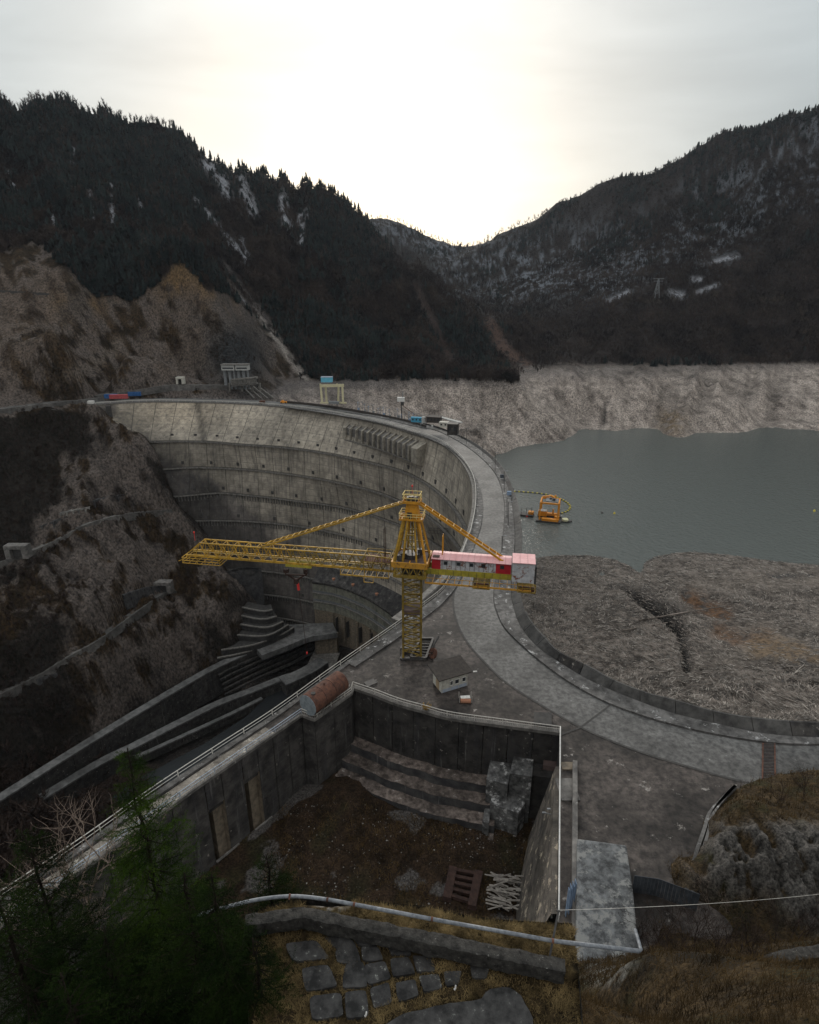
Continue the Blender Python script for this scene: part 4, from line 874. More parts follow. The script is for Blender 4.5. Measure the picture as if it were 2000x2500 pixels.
# mast: four legs, each section's bracing a part
hw=1.85
def M4(i,j,z): return np.array([cx0+i*hw,CY+j*hw,z])
for i in (-1,1):
    for j in (-1,1): b=MB(); b.bar(M4(i,j,0),M4(i,j,zS),.42); b.build('mast_leg',YD,crane)
ns=9; dz=zS/ns
for k in range(ns):
    b=MB(); z0,z1=k*dz,(k+1)*dz
    for (a_,b2_) in (((-1,-1),(1,-1)),((1,-1),(1,1)),((1,1),(-1,1)),((-1,1),(-1,-1))):
        b.bar(M4(*a_,z0+.1),M4(*b2_,z0+.1),.24); b.bar(M4(*a_,z0),M4(*b2_,(z0+z1)/2),.2); b.bar(M4(*b2_,(z0+z1)/2),M4(*a_,z1),.2)
    # ladder
    b.bar(M4(.2,.5,z0),M4(.2,.5,z1),.07); b.bar(M4(.5,.5,z0),M4(.5,.5,z1),.07)
    for r in range(6): b.bar(M4(.2,.5,z0+dz*r/6),M4(.5,.5,z0+dz*r/6),.05)
    b.build('mast_bracing',YD,crane)
for z in (zc(1480),): b=MB(); b.box((cx0,CY,z),(3.9,3.9,.25)); b.box((cx0+.2,CY-1.9,z-.5),(3.6,.12,1.0)); b.build('mast_platform',MT['wood'] if False else MT['rustconc'],crane)
# base frame
b=MB()
for i in (-1,1): b.bar((cx0+i*1.9,CY-2.5,.25),(cx0+i*1.9,CY+3,.25),.6,.5); b.bar((cx0-2.5,CY+i*1.9,.3),(cx0+3,CY+i*1.9,.3),.6,.5)
b.build('base_frame',MT['steel'],crane)
# slewing box between the mast and the jib
zT=zc(1358)
b=MB()
for i in (-1,1):
    for j in (-1,1): b.bar(J(i*3.0,j*3.0,zS-.2),J(i*3.0,j*3.0,zT-1),.45)
for j in (-1,1):
    b.bar(J(-3,j*3,zS),J(3,j*3,zS),.6); b.bar(J(j*3,-3,zS),J(j*3,3,zS),.6)
    for k in range(4):
        s0=-3+k*1.5; b.bar(J(s0,j*3,zS),J(s0+.75,j*3,zT-1.2),.18); b.bar(J(s0+.75,j*3,zT-1.2),J(s0+1.5,j*3,zS),.18); b.bar(J(s0,j*3,zS),J(s0,j*3,zT-1.2),.12)
b.build('turntable_cage',YD,crane)
b=MB(); b.tube([J(0,0,zS-.1),J(0,0,zS+1.6)],2.2,16); b.build('slewing_ring',MT['steel'],crane)
b=MB()
for j in (-1,1): b.bar(J(-3.5,j*3.3,zT-.55),J(3.5,j*3.3,zT-.55),.25,1.15); b.bar(J(j*3.5,-3.3,zT-.55),J(j*3.5,3.3,zT-.55),.25,1.15)
b.build('deck_girder',MT['org2'],crane)
for j in (-1,1):
    for k in range(9): 
        if k in (0,4,8): b=MB(); b.bar(J(-3.4+k*.85,j*3.2,zT),J(-3.4+k*.85,j*2.2,zT),.2,.1); b.build('deck_plate',OR,crane)
b=MB(); b.box(J(0,0,zT-.2),(6.2,6.0,.15),math.atan2(u[1],-u[0])*-1); b.build('deck',MT['rustconc'],crane)
b=MB(); b.tube([J(0,0,zT),J(0,0,zT+.8)],1.6,12); b.box(J(-1.5,1,zT+.7),(1.2,1,1.2)); b.box(J(1.6,-1,zT+.6),(1.3,.9,1)); b.tube([J(2.2,-1.8,zT+.5),J(2.2,-2.5,zT+.5)],.6,12); b.build('winch',MT['steel'],crane)
# head frame
zA=zc(1262); zB=zc(1226); zP=zc(1206)
for (i,j,w_) in ((-1,-1,.36),(1,-1,.5),(1,1,.36),(-1,1,.36),(-.42,-1,.3),(.45,-1,.34),(-.42,1,.28),(.45,1,.28)):
    b=MB(); f=.42; b.bar(J(i*3.1,j*2.6,zT-.2),J(i*3.1*f,j*2.6*.35,zA+.4),w_,w_); b.build('head_leg',YE if i>-1 else OR,crane)
b=MB()
for f in (.3,.62):
    z=zT+(zA-zT)*f; g=1-f*.6; b.bar(J(-1.2*g,-2.6*g,z),J(1.3*g,-2.6*g,z),.25); b.bar(J(-3.1*g,2.6*g,z),J(3.1*g,2.6*g,z),.2)
    b.bar(J(-3*g,-2.6*g,z),J(-3*g,2.6*g,z),.2); b.bar(J(3*g,-2.6*g,z),J(3*g,2.6*g,z),.2); b.box(J(0,0,z),(1.6*g,1.8*g,.12))
b.bar(J(-1.1,-2.2,zT+1.8),J(1.0,-1.7,zT+(zA-zT)*.6),.18); b.bar(J(0,0,zT),J(0,0,zA),.3)
b.build('head_bracing',YD,crane)
b=MB()
for r in range(22): z=zT+(zA-zT)*r/22; f=1-.55*r/22; b.bar(J(-3.6*f,-.2,z),J(-3.6*f,.5,z),.06)
b.bar(J(-3.6,-.2,zT),J(-1.6,-.2,zA),.09); b.bar(J(-3.6,.5,zT),J(-1.6,.5,zA),.09); b.build('ladder',YE,crane)
b=MB(); V=[J(i*x,j*y,z) for z,x,y in ((zA-.1,1.45,1.0),(zB+.2,1.0,.75)) for i,j in ((-1,-1),(1,-1),(1,1),(-1,1))]
b.add(V,[(0,3,2,1),(4,5,6,7),(0,1,5,4),(1,2,6,5),(2,3,7,6),(3,0,4,7)]); b.build('head_cap',OR,crane)
b=MB(); b.box(J(.35,-1.03,zA+.6),(.9,.12,1.3),-.178); b.build('cap_opening',MT['joint'],crane)
def cage(z,hx,hy,h,nm,n=4):
    b=MB()
    for j in (-1,1): b.bar(J(-hx,j*hy,z+h*.12),J(hx,j*hy,z+h*.12),.1,h*.3); b.bar(J(j*hx,-hy,z+h*.12),J(j*hx,hy,z+h*.12),.1,h*.3)
    b.box(J(0,0,z),(hx*2,hy*2,.12),-.178); b.build(nm,OR,crane)
    b=MB()
    for zz in (z+h,z+h*.6):
        for j in (-1,1): b.bar(J(-hx,j*hy,zz),J(hx,j*hy,zz),.11); b.bar(J(j*hx,-hy,zz),J(j*hx,hy,zz),.11)
    for k in range(n+1):
        for j in (-1,1): b.bar(J(-hx+2*hx*k/n,j*hy,z),J(-hx+2*hx*k/n,j*hy,z+h),.08); b.bar(J(j*hx,-hy+2*hy*k/n,z),J(j*hx,-hy+2*hy*k/n,z+h),.08)
    b.build('handrail',MT['yelpale'],crane)
cage(zA-.2,2.3,1.7,1.3,'head_platform'); cage(zB+.1,1.65,1.35,1.75,'top_platform')
b=MB(); b.box(J(.2,0,zB+.7),(.9,.7,1.0)); b.tube([J(-.7,-.5,zB+.7),J(-.7,.5,zB+.7)],.5,12); b.tube([J(.8,-.5,zB+.6),J(.8,.5,zB+.6)],.45,12); b.build('sheave',MT['steel'],crane)
b=MB(); b.bar(J(0,0,zP),J(0,0,zP+1.5),.06); b.box(J(0,0,zP+1.6),(.3,.3,.35)); b.build('beacon',MT['redp'],crane)
# jib
SL=48.5; hj=2.9; wj=1.35; zj=zc(1391)
root=3.2
nb=17; ds=(SL-root-2)/nb
def jz(s): return zj+ (0.0)
for t in (-wj,wj):
    b=MB(); b.bar(J(root,t,jz(root)),J(SL,t,jz(SL)),.34,.42); b.build('jib_bottom_chord',YE,crane)
    b=MB(); b.bar(J(8,t*.8,zj+hj),J(SL-3.2,t*.8,zj+hj),.24); b.bar(J(8,t*.8,zj+hj),J(root,t,zj+hj*.9),.24); b.bar(J(SL-3.2,t*.8,zj+hj),J(SL-.6,t,zj+.6),.24); b.build('jib_top_chord',YE,crane)
for k in range(nb):
    s0=root+k*ds; b=MB()
    for t in (-wj,wj):
        b.bar(J(s0,t,zj),J(s0+ds/2,t*.8,zj+hj),.15); b.bar(J(s0+ds/2,t*.8,zj+hj),J(s0+ds,t,zj),.15); b.bar(J(s0,t,zj),J(s0,t*.8,zj+hj),.09)
    b.bar(J(s0+ds/2,-wj*.8,zj+hj),J(s0+ds/2,wj*.8,zj+hj),.12); b.bar(J(s0,-wj,zj),J(s0,wj,zj),.14); b.bar(J(s0,-wj,zj),J(s0+ds,wj,zj),.09); b.bar(J(s0,-wj*.8,zj+hj),J(s0+ds/2,wj*.8,zj+hj),.09)
    b.box(J(s0,-wj,zj+.15),(.5,.12,.5)); b.build('jib_bracing',YE if k>8 else YD,crane)
b=MB(); b.bar(J(root,-.2,zj+.5),J(SL-1,-.2,zj+.5),.5,.06); b.bar(J(root,.5,zj+1.5),J(SL-3,.5,zj+1.5),.05); b.bar(J(root,-.5,zj+1.5),J(SL-3,-.5,zj+1.5),.05); b.build('jib_walkway',YD,crane)
# tip platform
b=MB()
for z in (-.2,-.8,-1.4):
    for t in (-2.3,2.3): b.bar(J(SL-8,t,zj+z),J(SL+.6,t,zj+z),.12)
    b.bar(J(SL+.6,-2.3,zj+z),J(SL+.6,2.3,zj+z),.12); b.bar(J(SL-8,-2.3,zj+z),J(SL-8,2.3,zj+z),.12)
for k in range(6):
    for t in (-2.3,2.3): b.bar(J(SL-8+k*1.7,t,zj-1.4),J(SL-8+k*1.7,t,zj),.09)
[b.bar(J(SL-8+k*1.45,-2.3,zj-1.4),J(SL-8+k*1.45,2.3,zj-1.4),.1) for k in range(6)]; b.bar(J(SL+.6,-.5,zj-1),J(SL+2.4,-.8,zj-1.8),.15); b.build('tip_platform',YE,crane)
b=MB(); b.bar(J(SL-1.6,0,zj+hj),J(SL-1.6,0,zj+hj+1.8),.07); b.box(J(SL-1.6,0,zj+hj+1.9),(.25,.25,.3)); b.build('tip_lamp',MT['redp'],crane)
# pendants
for t in (-.55,.55):
    b=MB(); e=J(31.5,t*1.9,zj+hj+.1); s_=J(1.3,t,zB+.1); b.bar(s_,e,.2,.34); b.build('pendant',YE,crane)
    b=MB(); e=J(-19.3,t*1.8,zc(1360)); s_=J(-1.2,t,zB+.1); b.bar(s_,e,.22,.4); b.build('pendant',OR,crane)
b=MB()
for s_,e,n,w_ in ((J(1.3,0,zB+.3),J(31.5,0,zj+hj+.3),22,(.55,1.05)),(J(-1.2,0,zB+.3),J(-19.3,0,zc(1360)+.2),13,(.55,1.0))):
    for k in range(1,n): 
        p=s_+(e-s_)*k/n; h_=w_[0]+(w_[1]-w_[0])*k/n; b.bar(p-v*h_,p+v*h_,.13,.2)
b.build('pendant_ties',YE,crane)
# counter jib
CL=23.5
for t in (-1.5,1.5): b=MB(); b.bar(J(-3,t,zj+.75),J(-CL,t,zj+.75),.3,1.15); b.build('counter_girder',MT['olive'],crane)
b=MB()
for k in range(14): b.bar(J(-4-k*1.5,-1.67,zj+.2),J(-4-k*1.5,-1.67,zj+1.3),.06,.06)
b.build('girder_stiffener',MT['steel'],crane)
b=MB()
for t in (-2.6,2.6):
    b.bar(J(-3,t,zj-1.3),J(-CL,t,zj-1.3),.14,.35); b.bar(J(-3,t,zj-.2),J(-CL,t,zj-.2),.08)
    for k in range(15): b.bar(J(-3-k*1.45,t,zj-1.3),J(-3-k*1.45,t,zj-.1),.07)
for k in range(15): b.bar(J(-3-k*1.45,-2.6,zj-1.3),J(-3-k*1.45,2.6,zj-1.3),.1)
b.build('counter_walkway',MT['org2'],crane)
for s_,w_,hh in ((14,3.2,1.5),(22.6,3.4,1.7)):
    b=MB(); b.box(J(-s_,0,zj-1.7),(w_,5.4,.15),-.178)
    for i in (-1,1):
        for j in (-1,0,1): b.bar(J(-s_+i*w_/2,j*2.6,zj-1.7),J(-s_+i*w_/2,j*2.6,zj-1.7+hh),.14)
    for j in (-1,1):
        for z in (0,hh*.5,hh): b.bar(J(-s_-w_/2,j*2.6,zj-1.7+z),J(-s_+w_/2,j*2.6,zj-1.7+z),.12)
    b.build('hanging_cage',YD,crane); b=MB(); b.box(J(-s_,-2.2,zj-1.2),(w_*.9,.15,1.0),-.178); b.build('counterweight',MT['rust'],crane)
# machinery house
Rz=-.178
def house(s0,s1,t0,t1,z0,z1,roof,wall,slope=.35):
    b=MB(); c0=J(-(s0+s1)/2,(t0+t1)/2,(z0+z1)/2); b.box(c0,(s1-s0,t1-t0,z1-z0),Rz); w=b.build('wall',wall,crane)
    return w
zr=zj+1.35; 
house(4.3,19.6,-1.5,1.7,zr,zr+2.35,None,MT['rwhite']); house(4.2,5.9,-1.56,1.76,zr-.02,zr+2.37,None,MT['red']); house(16.6,19.5,-1.55,1.74,zr,zr+2.36,None,MT['red'])
for k in range(13):
    s0=4.1+k*1.19; b=MB(); b.box(J(-(s0+.58),-.95,zr+2.5),(1.15,2.0,.09),np.array([[math.cos(Rz),-math.sin(Rz),0],[math.sin(Rz),math.cos(Rz),0],[0,0,1]])@np.array([[1,0,0],[0,math.cos(.28),-math.sin(.28)],[0,math.sin(.28),math.cos(.28)]])); 
    b.box(J(-(s0+.58),.95,zr+2.55),(1.15,2.0,.09),np.array([[math.cos(Rz),-math.sin(Rz),0],[math.sin(Rz),math.cos(Rz),0],[0,0,1]])@np.array([[1,0,0],[0,math.cos(-.22),-math.sin(-.22)],[0,math.sin(-.22),math.cos(-.22)]])); b.build('roof_panel',MT['pinkroof'],crane)
b=MB(); b.box(J(-5.0,-1.2,zr+2.62),(1.3,.9,.1),Rz); b.build('roof_hatch',MT['darkrust'],crane)
for k,s0 in enumerate((6.9,9.4,11.9,14.2,17.8)):
    b=MB(); b.box(J(-s0,-1.58,zr+1.4),(.62,.08,.62),Rz); b.build('window',MT['glass'],crane)
    b=MB(); b.box(J(-s0,-1.56,zr+1.4),(.82,.08,.82),Rz); b.build('window_frame',MT['rust' if k>2 else 'grey'],crane)
for k in range(12): b=MB(); b.box(J(-(6.2+k*.9),-1.54,zr+1.15),(.06,.06,2.1),Rz); b.build('sheet_seam',MT['rust'],crane)
# end house
ze=zj+.3
house(19.7,23.9,-2.6,1.6,ze,ze+4.1,None,MT['rwhite'])
for i in range(3):
    for j in range(2): b=MB(); b.box(J(-(20.35+i*1.45),-1.9+j*2.3,ze+4.2+.02*i),(1.4,2.26,.12),Rz); b.build('roof_panel',MT['pinkroof'],crane)
for i in range(4):
    for j in range(3): b=MB(); b.box(J(-(20.25+i*1.04),-2.63,ze+.72+j*1.33),(1.0,.06,1.28),Rz); b.build('sheet_panel',MT['rwhite'],crane)
b=MB(); b.box(J(-24.1,-.5,ze+1.6),(.35,4.0,3.6),Rz); b.build('end_rack',MT['steel'],crane)
# jib root cabin platform
b=MB()
for t in (-1.9,1.9):
    b.bar(J(4,t,zj+1.9),J(9.5,t,zj+1.9),.2)
    for s_ in (4,5.8,7.6,9.5): b.bar(J(s_,t,zj+1.9),J(s_,t,zj+3.2),.1); b.bar(J(s_,t,zj),J(s_,t,zj+1.9),.18)
    b.bar(J(4,t,zj+3.2),J(9.5,t,zj+3.2),.1)
for s_ in (4,9.5): b.bar(J(s_,-1.9,zj+3.2),J(s_,1.9,zj+3.2),.1)
b.build('root_platform',YD,crane); b=MB(); b.box(J(6.7,0,zj+1.95),(5.6,3.8,.1),Rz); b.build('root_platform_floor',MT['rust'],crane)
b=MB(); b.bar(J(9.5,-1.9,zj+1.9),J(13,-1.9,zj+.2),.15); b.bar(J(3,-3,zj),J(1,-3,zj+2),.2); b.build('stair',YD,crane)
b=MB(); 
for t in (-.3,.9): b.bar(J(5.6,t,zj+2),J(5.6,t,zj+8.6),.14)
b.build('hanging_rods',MT['darkrust'],crane)
b=MB()
for t in (-.5,.5): b.bar(J(-6.1,t,zj+1.3),J(-6.1,t,zj+8.0),.2)
b.build('strut',OR,crane)
# lower gantry under the jib root
b=MB()
for t in (-1.6,1.6):
    b.bar(J(4.5,t,zj-1.5),J(14.6,t,zj-1.5),.12,.3)
    for k in range(5): b.bar(J(4.5+k*2.5,t,zj-1.5),J(4.5+k*2.5,t,zj),.12)
[b.bar(J(4.5+k*1.26,-1.6,zj-1.55),J(4.5+k*1.26,1.6,zj-1.55),.1) for k in range(9)]
for s_ in (7.7,9.6): b.bar(J(s_,-1.6,zj-2.8),J(s_,-1.6,zj-1.4),.14)
b.bar(J(7.7,-1.6,zj-2.8),J(9.6,-1.6,zj-2.8),.14); b.build('service_gantry',YE,crane)
# trolley and hook
b=MB(); b.box(J(23.5,0,zj-.55),(5.6,3.2,.35),Rz)
for k in range(9): b.tube([J(21+k*.62,-1.6,zj-.45),J(21+k*.62,-1.4,zj-.45)],.32,8)
b.build('trolley',MT['olive'],crane)
sx=24.0
b=MB()
for s_ in (22.6,22.9): b.bar(J(s_,0,zj-.7),J(s_,0,zj-2.2),.06)
b.build('rope',MT['steel'],crane)
b=MB(); b.bar(J(22.4,0,zj-3.1),J(27.2,0,zj-3.4),.35,.3); b.bar(J(23,0,zj-3.3),J(24.8,0,zj-4.5),.35); b.bar(J(26.6,0,zj-3.3),J(24.8,0,zj-4.5),.35); b.box(J(22.6,0,zj-2.3),(.8,.5,1.0),Rz); b.box(J(26.9,0,zj-2.5),(1.0,.6,.8),Rz); b.bar(J(22.6,0,zj-2),J(22.5,0,zj-3.2),.3); b.bar(J(27,0,zj-2.3),J(27,0,zj-3.4),.25); b.box(J(24.8,0,zj-4.7),(.9,.7,1.1),Rz); b.build('hook_block',MT['darkrust'],crane)
hk=J(24.5,0,zj-5.2)
b=MB(); b.tube([hk,hk+[.1,0,-1.6]],.28,6); b.build('hook',MT['redp'],crane)
b=MB(); b.bar(hk+[.1,0,-1.5],hk+[.9,0,-17.0],.09); b.build('sling',MT['darkrust'],crane); b=MB(); b.box(hk+[.9,0,-17.2],(.3,.3,.5)); b.build('sling_end',MT['redp'],crane)
# ---------------- items round the crane foot ----------------
fr=thing('steel_rack',U(1030,1590,z=0),'dark rusty steel frame with rungs lying open beside the crane foot','steel frame')
p=[U(1028,1560,z=.6),U(1058,1560,z=.6),U(1040,1608,z=.5),U(1003,1605,z=.5)]
for i,(a_,b2_) in enumerate(((0,3),(1,2),(3,2),(0,1))): b=MB(); b.bar(p[a_],p[b2_],.45,.7); b.build('beam',MT['steel'],fr)
for k in range(1,7): b=MB(); b.bar(p[0]+(p[3]-p[0])*k/7,p[1]+(p[2]-p[1])*k/7,.22,.25); b.build('rung',MT['steel'],fr)
b=MB(); b.bar(U(1045,1600,z=.5),U(1072,1553,z=2.2),.22,.3); tag(b.build('steel_beam',MT['steel']),'long dark steel beam leaning over the frame beside the crane foot','beam')
rl_=thing('cable_reel',U(1056,1605,z=0),'rusty wheel shaped cable reel lying on the deck by the steel frame','cable reel'); c0=U(1057,1595,z=1.1)
b=MB(); b.tube([c0+[-.15,-.1,.1],c0+[.15,.1,-.1]],1.15,18); b.build('drum',MT['rust'],rl_); b=MB(); b.tube([c0+[-.3,-.2,.2],c0+[.35,.2,-.2]],.3,10); b.build('hub',MT['darkrust'],rl_)
for k in range(8): 
    a=k*math.pi/4; b=MB(); b.bar(c0,c0+[math.cos(a)*1.1,-.25,math.sin(a)*1.1],.1); b.build('spoke',MT['steel'],rl_)
# hut
hut=thing('guard_hut',U(1095,1690,z=0),'small cream hut with a dark overhanging flat roof on the deck','hut')
hA,hB=U(1078,1692,z=0),U(1141,1673,z=0); hC=U(1061,1674,z=0)
d1=hB-hA; l1=np.linalg.norm(d1); d1/=l1; d2=np.array([-d1[1],d1[0],0]); 
if d2@(hC-hA)<0: d2=-d2
l2=3.6; hh=2.9
def HP(a,b_,z): return hA+d1*a+d2*b_+kz*z
def plate(mb,P,th):
    P=[np.array(q,float) for q in P]; nrm=np.cross(P[1]-P[0],P[2]-P[0]); nrm/=np.linalg.norm(nrm); n=len(P)
    mb.add(P+[q+nrm*th for q in P],[tuple(range(n))[::-1],tuple(range(n,2*n))]+[(i,(i+1)%n,n+(i+1)%n,n+i) for i in range(n)])
b=MB(); V=[HP(a_,b_,z) for z in (0,hh) for a_,b_ in ((0,0),(l1,0),(l1,l2),(0,l2))]; b.add(V,[(0,3,2,1),(4,5,6,7),(0,1,5,4),(1,2,6,5),(2,3,7,6),(3,0,4,7)]); b.build('wall',MT['hutw'],hut)
b=MB(); plate(b,[HP(-.03,-.05,0),HP(l1,-.05,0),HP(l1,-.05,.7),HP(-.03,-.05,.7)],-.05); b.build('wall_panel',MT['bsheet2'],hut)
for k in range(4): b=MB(); b.bar(HP(l1*(.02+.32*k),-.06,0),HP(l1*(.02+.32*k),-.06,hh),.1); b.build('wall_post',MT['hutw'],hut)
for k,(a_,a2) in enumerate(((.3,.42),(.5,.68),(.78,.92))):
    b=MB(); plate(b,[HP(l1*a_,-.07,1.25),HP(l1*a2,-.07,1.25),HP(l1*a2,-.07,2.15),HP(l1*a_,-.07,2.15)],-.05); w_=b.build('window',MT['glass'],hut)
    b=MB(); b.bar(HP(l1*a_,-.1,1.2),HP(l1*a2,-.1,1.2),.09); b.bar(HP(l1*a_,-.1,2.2),HP(l1*a2,-.1,2.2),.09)
    for q in (a_,a2): b.bar(HP(l1*q,-.1,1.2),HP(l1*q,-.1,2.2),.08)
    b.build('frame',MT['white'],w_)
b=MB(); plate(b,[HP(-.05,1.0,0),HP(-.05,2.2,0),HP(-.05,2.2,2.1),HP(-.05,1.0,2.1)],.06); b.build('door',MT['tan'],hut)
b=MB(); V=[HP(a_,b_,z) for a_,b_,z in ((-.8,-.45,hh+.15),(l1+.9,-.45,hh+.15),(l1+.9,l2+1.0,hh+.8),(-.8,l2+1.0,hh+.8))]; plate(b,V,.22); b.build('roof',MT['roofd'],hut)
b=MB(); b.bar(HP(l1+.9,-.4,hh+.25),HP(l1+1.7,-.6,hh+.2),.25,.15); b.build('gutter_spout',MT['white'],hut)
# cylinder tank on the bulge
tk=thing('rusty_tank',U(790,1720,z=0),'large rust brown cylindrical tank lying on the walkway with a grey end','tank')
ta,tb=U(752,1722,z=2.4),U(832,1662,z=2.4); td=(tb-ta)/np.linalg.norm(tb-ta); TRd=2.05
b=MB(); b.tube([ta-td*.0,ta+td*.25]+[ta+(tb-ta)*q for q in (.25,.5,.75)]+[tb-td*.3,tb],TRd,36); b.build('shell',MT['rust'],tk,True)
b=MB(); b.tube([ta-td*.08,ta+td*.02],TRd*.985,36); b.build('end_cap',MT['tankend'],tk)
b=MB(); b.tube([tb-td*.02,tb+td*.25],TRd*.97,36,r2=TRd*.75); b.build('end_cap',MT['rust'],tk)
for q in (.32,.62): b=MB(); P=[ta+(tb-ta)*q,ta+(tb-ta)*q+td*.08]; b.tube(P,TRd+.04,36); b.build('weld_band',MT['darkrust'],tk)
b=MB(); c0=ta+(tb-ta)*.12+[.35,-.2,TRd]; b.tube([c0-[0,0,.3],c0+[0,0,.12]],.42,14); b.build('manhole',MT['joint'],tk)
for q in (.45,): b=MB(); c0=ta+(tb-ta)*q+[.3,-.1,TRd]; b.tube([c0-[0,0,.3],c0+[0,0,.5]],.12,8); b.build('nozzle',MT['rust'],tk)
for q in (.25,.8):
    b=MB(); c0=ta+(tb-ta)*q; c0[2]=.35; pr=np.array([-td[1],td[0],0]); b.bar(c0-pr*1.6,c0+pr*1.6,.5,.7); b.build('cradle',MT['conc'],tk)
# pallet roll
rl2=thing('pallet_load',U(1138,1715,z=0),'wire topped pallet with an orange brown roll on the deck by the pit railing','pallet')
c0=U(1137,1712,z=.3); b=MB(); b.tube([c0+[-.95,0,.1],c0+[.95,-.1,.1]],.42,10); b.build('roll',MT['tanorange'],rl2); b=MB(); b.box(c0+[0,.7,.35],(1.8,.8,.2),.1); b.build('sheet',MT['white'],rl2)
b=MB()
for i in (-1,1):
    for j in (0,1): b.bar(c0+[i*1.15,j*1.4,-.3],c0+[i*1.15,j*1.4,1.1],.07)
b.build('post',MT['railw'],rl2)
b=MB()
for k in range(26): a=random.random()*6.28; c0=U(1041,1733,z=0); 
g=np.random.default_rng(5); c0=U(1042,1732,z=0)
for k in range(60): a=g.random()*6.28; q=c0+[math.cos(a)*.5*g.random(),math.sin(a)*.4*g.random(),0]; b.bar(q,q+[math.cos(a)*.4,math.sin(a)*.3,.5+.8*g.random()],.05)
tag(b.build('grass_tuft',MT['gold']),'single ochre tuft of dry grass on the deck by the pit railing','grass tuft')
b=MB(); b.box(U(905,1667,z=.1),(2.2,1.6,.2),.6); tag(b.build('steel_plate',MT['steel']),'dark plate lying on the deck beside the tank','plate')
# frame, logs and sheets in the yard
sf=thing('steel_grid',U(1130,2170,z=-17.5),'rust red steel box frame with cross beams on the yard floor','steel frame')
q=[U(1107,2120,z=-16.6),U(1169,2130,z=-16.6),U(1152,2216,z=-16.6),U(1091,2196,z=-16.6)]
for a_,b2_ in ((0,3),(1,2)): b=MB(); b.bar(q[a_],q[b2_],1.3,1.0); b.build('side_beam',MT['darkrust'],sf)
for k in range(5): b=MB(); b.bar(q[0]+(q[3]-q[0])*(k+.3)/5,q[1]+(q[2]-q[1])*(k+.3)/5,.5,.6); b.build('cross_beam',MT['darkrust'],sf)
g=np.random.default_rng(11)
for k in range(58):
    c0=U(1200+70*g.random(),2135+85*g.random(),z=-16.8+1.6*g.random()); a=g.normal()*.28+(-.25); l=1.2+2.2*g.random(); d=np.array([math.cos(a),math.sin(a),g.normal()*.12]); b=MB(); b.tube([c0-d*l/2,c0,c0+d*l/2],.08+.07*g.random(),5); o=b.build('timber',MT['wood']); tag(o,'weathered grey timber in the heap beside the sloping wall','timber','timber heap beside the sloping wall')
sh=thing('blue_sheet_fence',U(1383,2230,z=0),'narrow upright blue grey corrugated sheet at the end of the corridor','sheet fence')
for k in range(4):
    x0=1378+k*6; a_,b2_=U(x0,2240-k*9,z=0),U(x0+5.4,2240-(k+1)*9,z=0); b=MB(); b.bar((a_+b2_)/2,(a_+b2_)/2+[0,0,4.6-k*.2],.06,.75 if k else .4,up=(0,1,0)); b.build('panel',MT['bsheet'],sh)
sh=thing('blue_sheet_fence',U(1620,2200,z=0),'row of dull blue sheets behind the bare shrubs right of the big slab','sheet fence')
fl=resamp(P0([(1542,2178),(1600,2186),(1700,2225)]),19)
for k in range(18): b=MB(); m_=(fl[k]+fl[k+1])/2; d=fl[k+1]-fl[k]; b.bar(m_,m_+[0,0,2.9],.05,np.linalg.norm(d)*.94,up=tuple(-d/np.linalg.norm(d))); b.build('panel',MT['dsheet'],sh)
lm=thing('pit_lamp',U(1352,1990,z=-8),'slim grey lamp post with a bent double arm beside the pit railing','lamp post'); zb=-2.
lx=U(1349,2236,z=0); b=MB(); l0=np.array([17.6,50,-10.]); l1_=U(1350,1985,Y=72); 
lq=[U(1347,2240,z=-2.5),U(1350,1990,z=-2.5)]; b.tube(lq,.11,6); b.build('pole',MT['white'],lm); b=MB(); e=lq[1]; b.bar(e,e+[-1.2,0,.5],.1); b.box(e+[-1.4,0,.5],(.5,.25,.15)); b.box(e+[-.6,.4,.8],(.5,.25,.15)); b.build('arm',MT['grey'],lm)
b=MB(); b.box(U(1157,1979,z=PZ+1),(.8,.7,.4),.3); tag(b.build('blue_bag',MT['blue']),'small bright blue litter bag on the lowest step of the pit','bag')
# ---------------- powerhouse-like outlet building at the dam foot ----------------
ob=thing('outlet_building',U(870,1500,z=-150),'curved grey ribbed outlet building with two window bands at the foot of the dam','building')
zt=-118.; top=catm(P0([(763,1420),(825,1431),(891,1457),(943,1489),(971,1513),(1000,1545)],zt),41); bk=match(top,PD(np.linspace(math.radians(5),math.radians(95),300),np.full(300,-108.),-.5)); bk[:,2]=-109.5
zb=-140.5
b=MB(); b.strip(top,bk); b.build('roof',MT['roofd2'],ob); b=MB(); b.sweep(top*[1,1,0],[(-.3,zt+.2),(.8,zt+.2),(.8,zt-1.0),(-.3,zt-1.0)]); b.build('eave',MT['wetconc'],ob)
def band(z0,z1,off,mat,nm,n=1):
    cv=offs(top,off)
    b=MB(); b.strip(cv*[1,1,0]+[0,0,z0],cv*[1,1,0]+[0,0,z1]); return b.build(nm,mat,ob)
zw1,zw2=-124.6,-131.6
for z0,z1 in ((zt-1,zw1),(zw1-1.6,zw2),(zw2-1.6,zb)): 
    for k in range(40):
        p0,p1=top[k],top[k+1]; d=(p1-p0); d/=np.linalg.norm(d); nn_=np.array([d[1],-d[0],0]); pa=p0+d*.08; pb=p1-d*.08
        b=MB(); b.add([(*pa[:2],z1),(*pb[:2],z1),(*pb[:2],z0),(*pa[:2],z0)],[(0,1,2,3)]); b.bar([*(pa+nn_*.15)[:2],z1],[*(pa+nn_*.15)[:2],z0],.3); b.bar([*((pa+pb)/2+nn_*.12)[:2],z1],[*((pa+pb)/2+nn_*.12)[:2],z0],.2); b.build('cladding_panel',MT['clad'],ob)
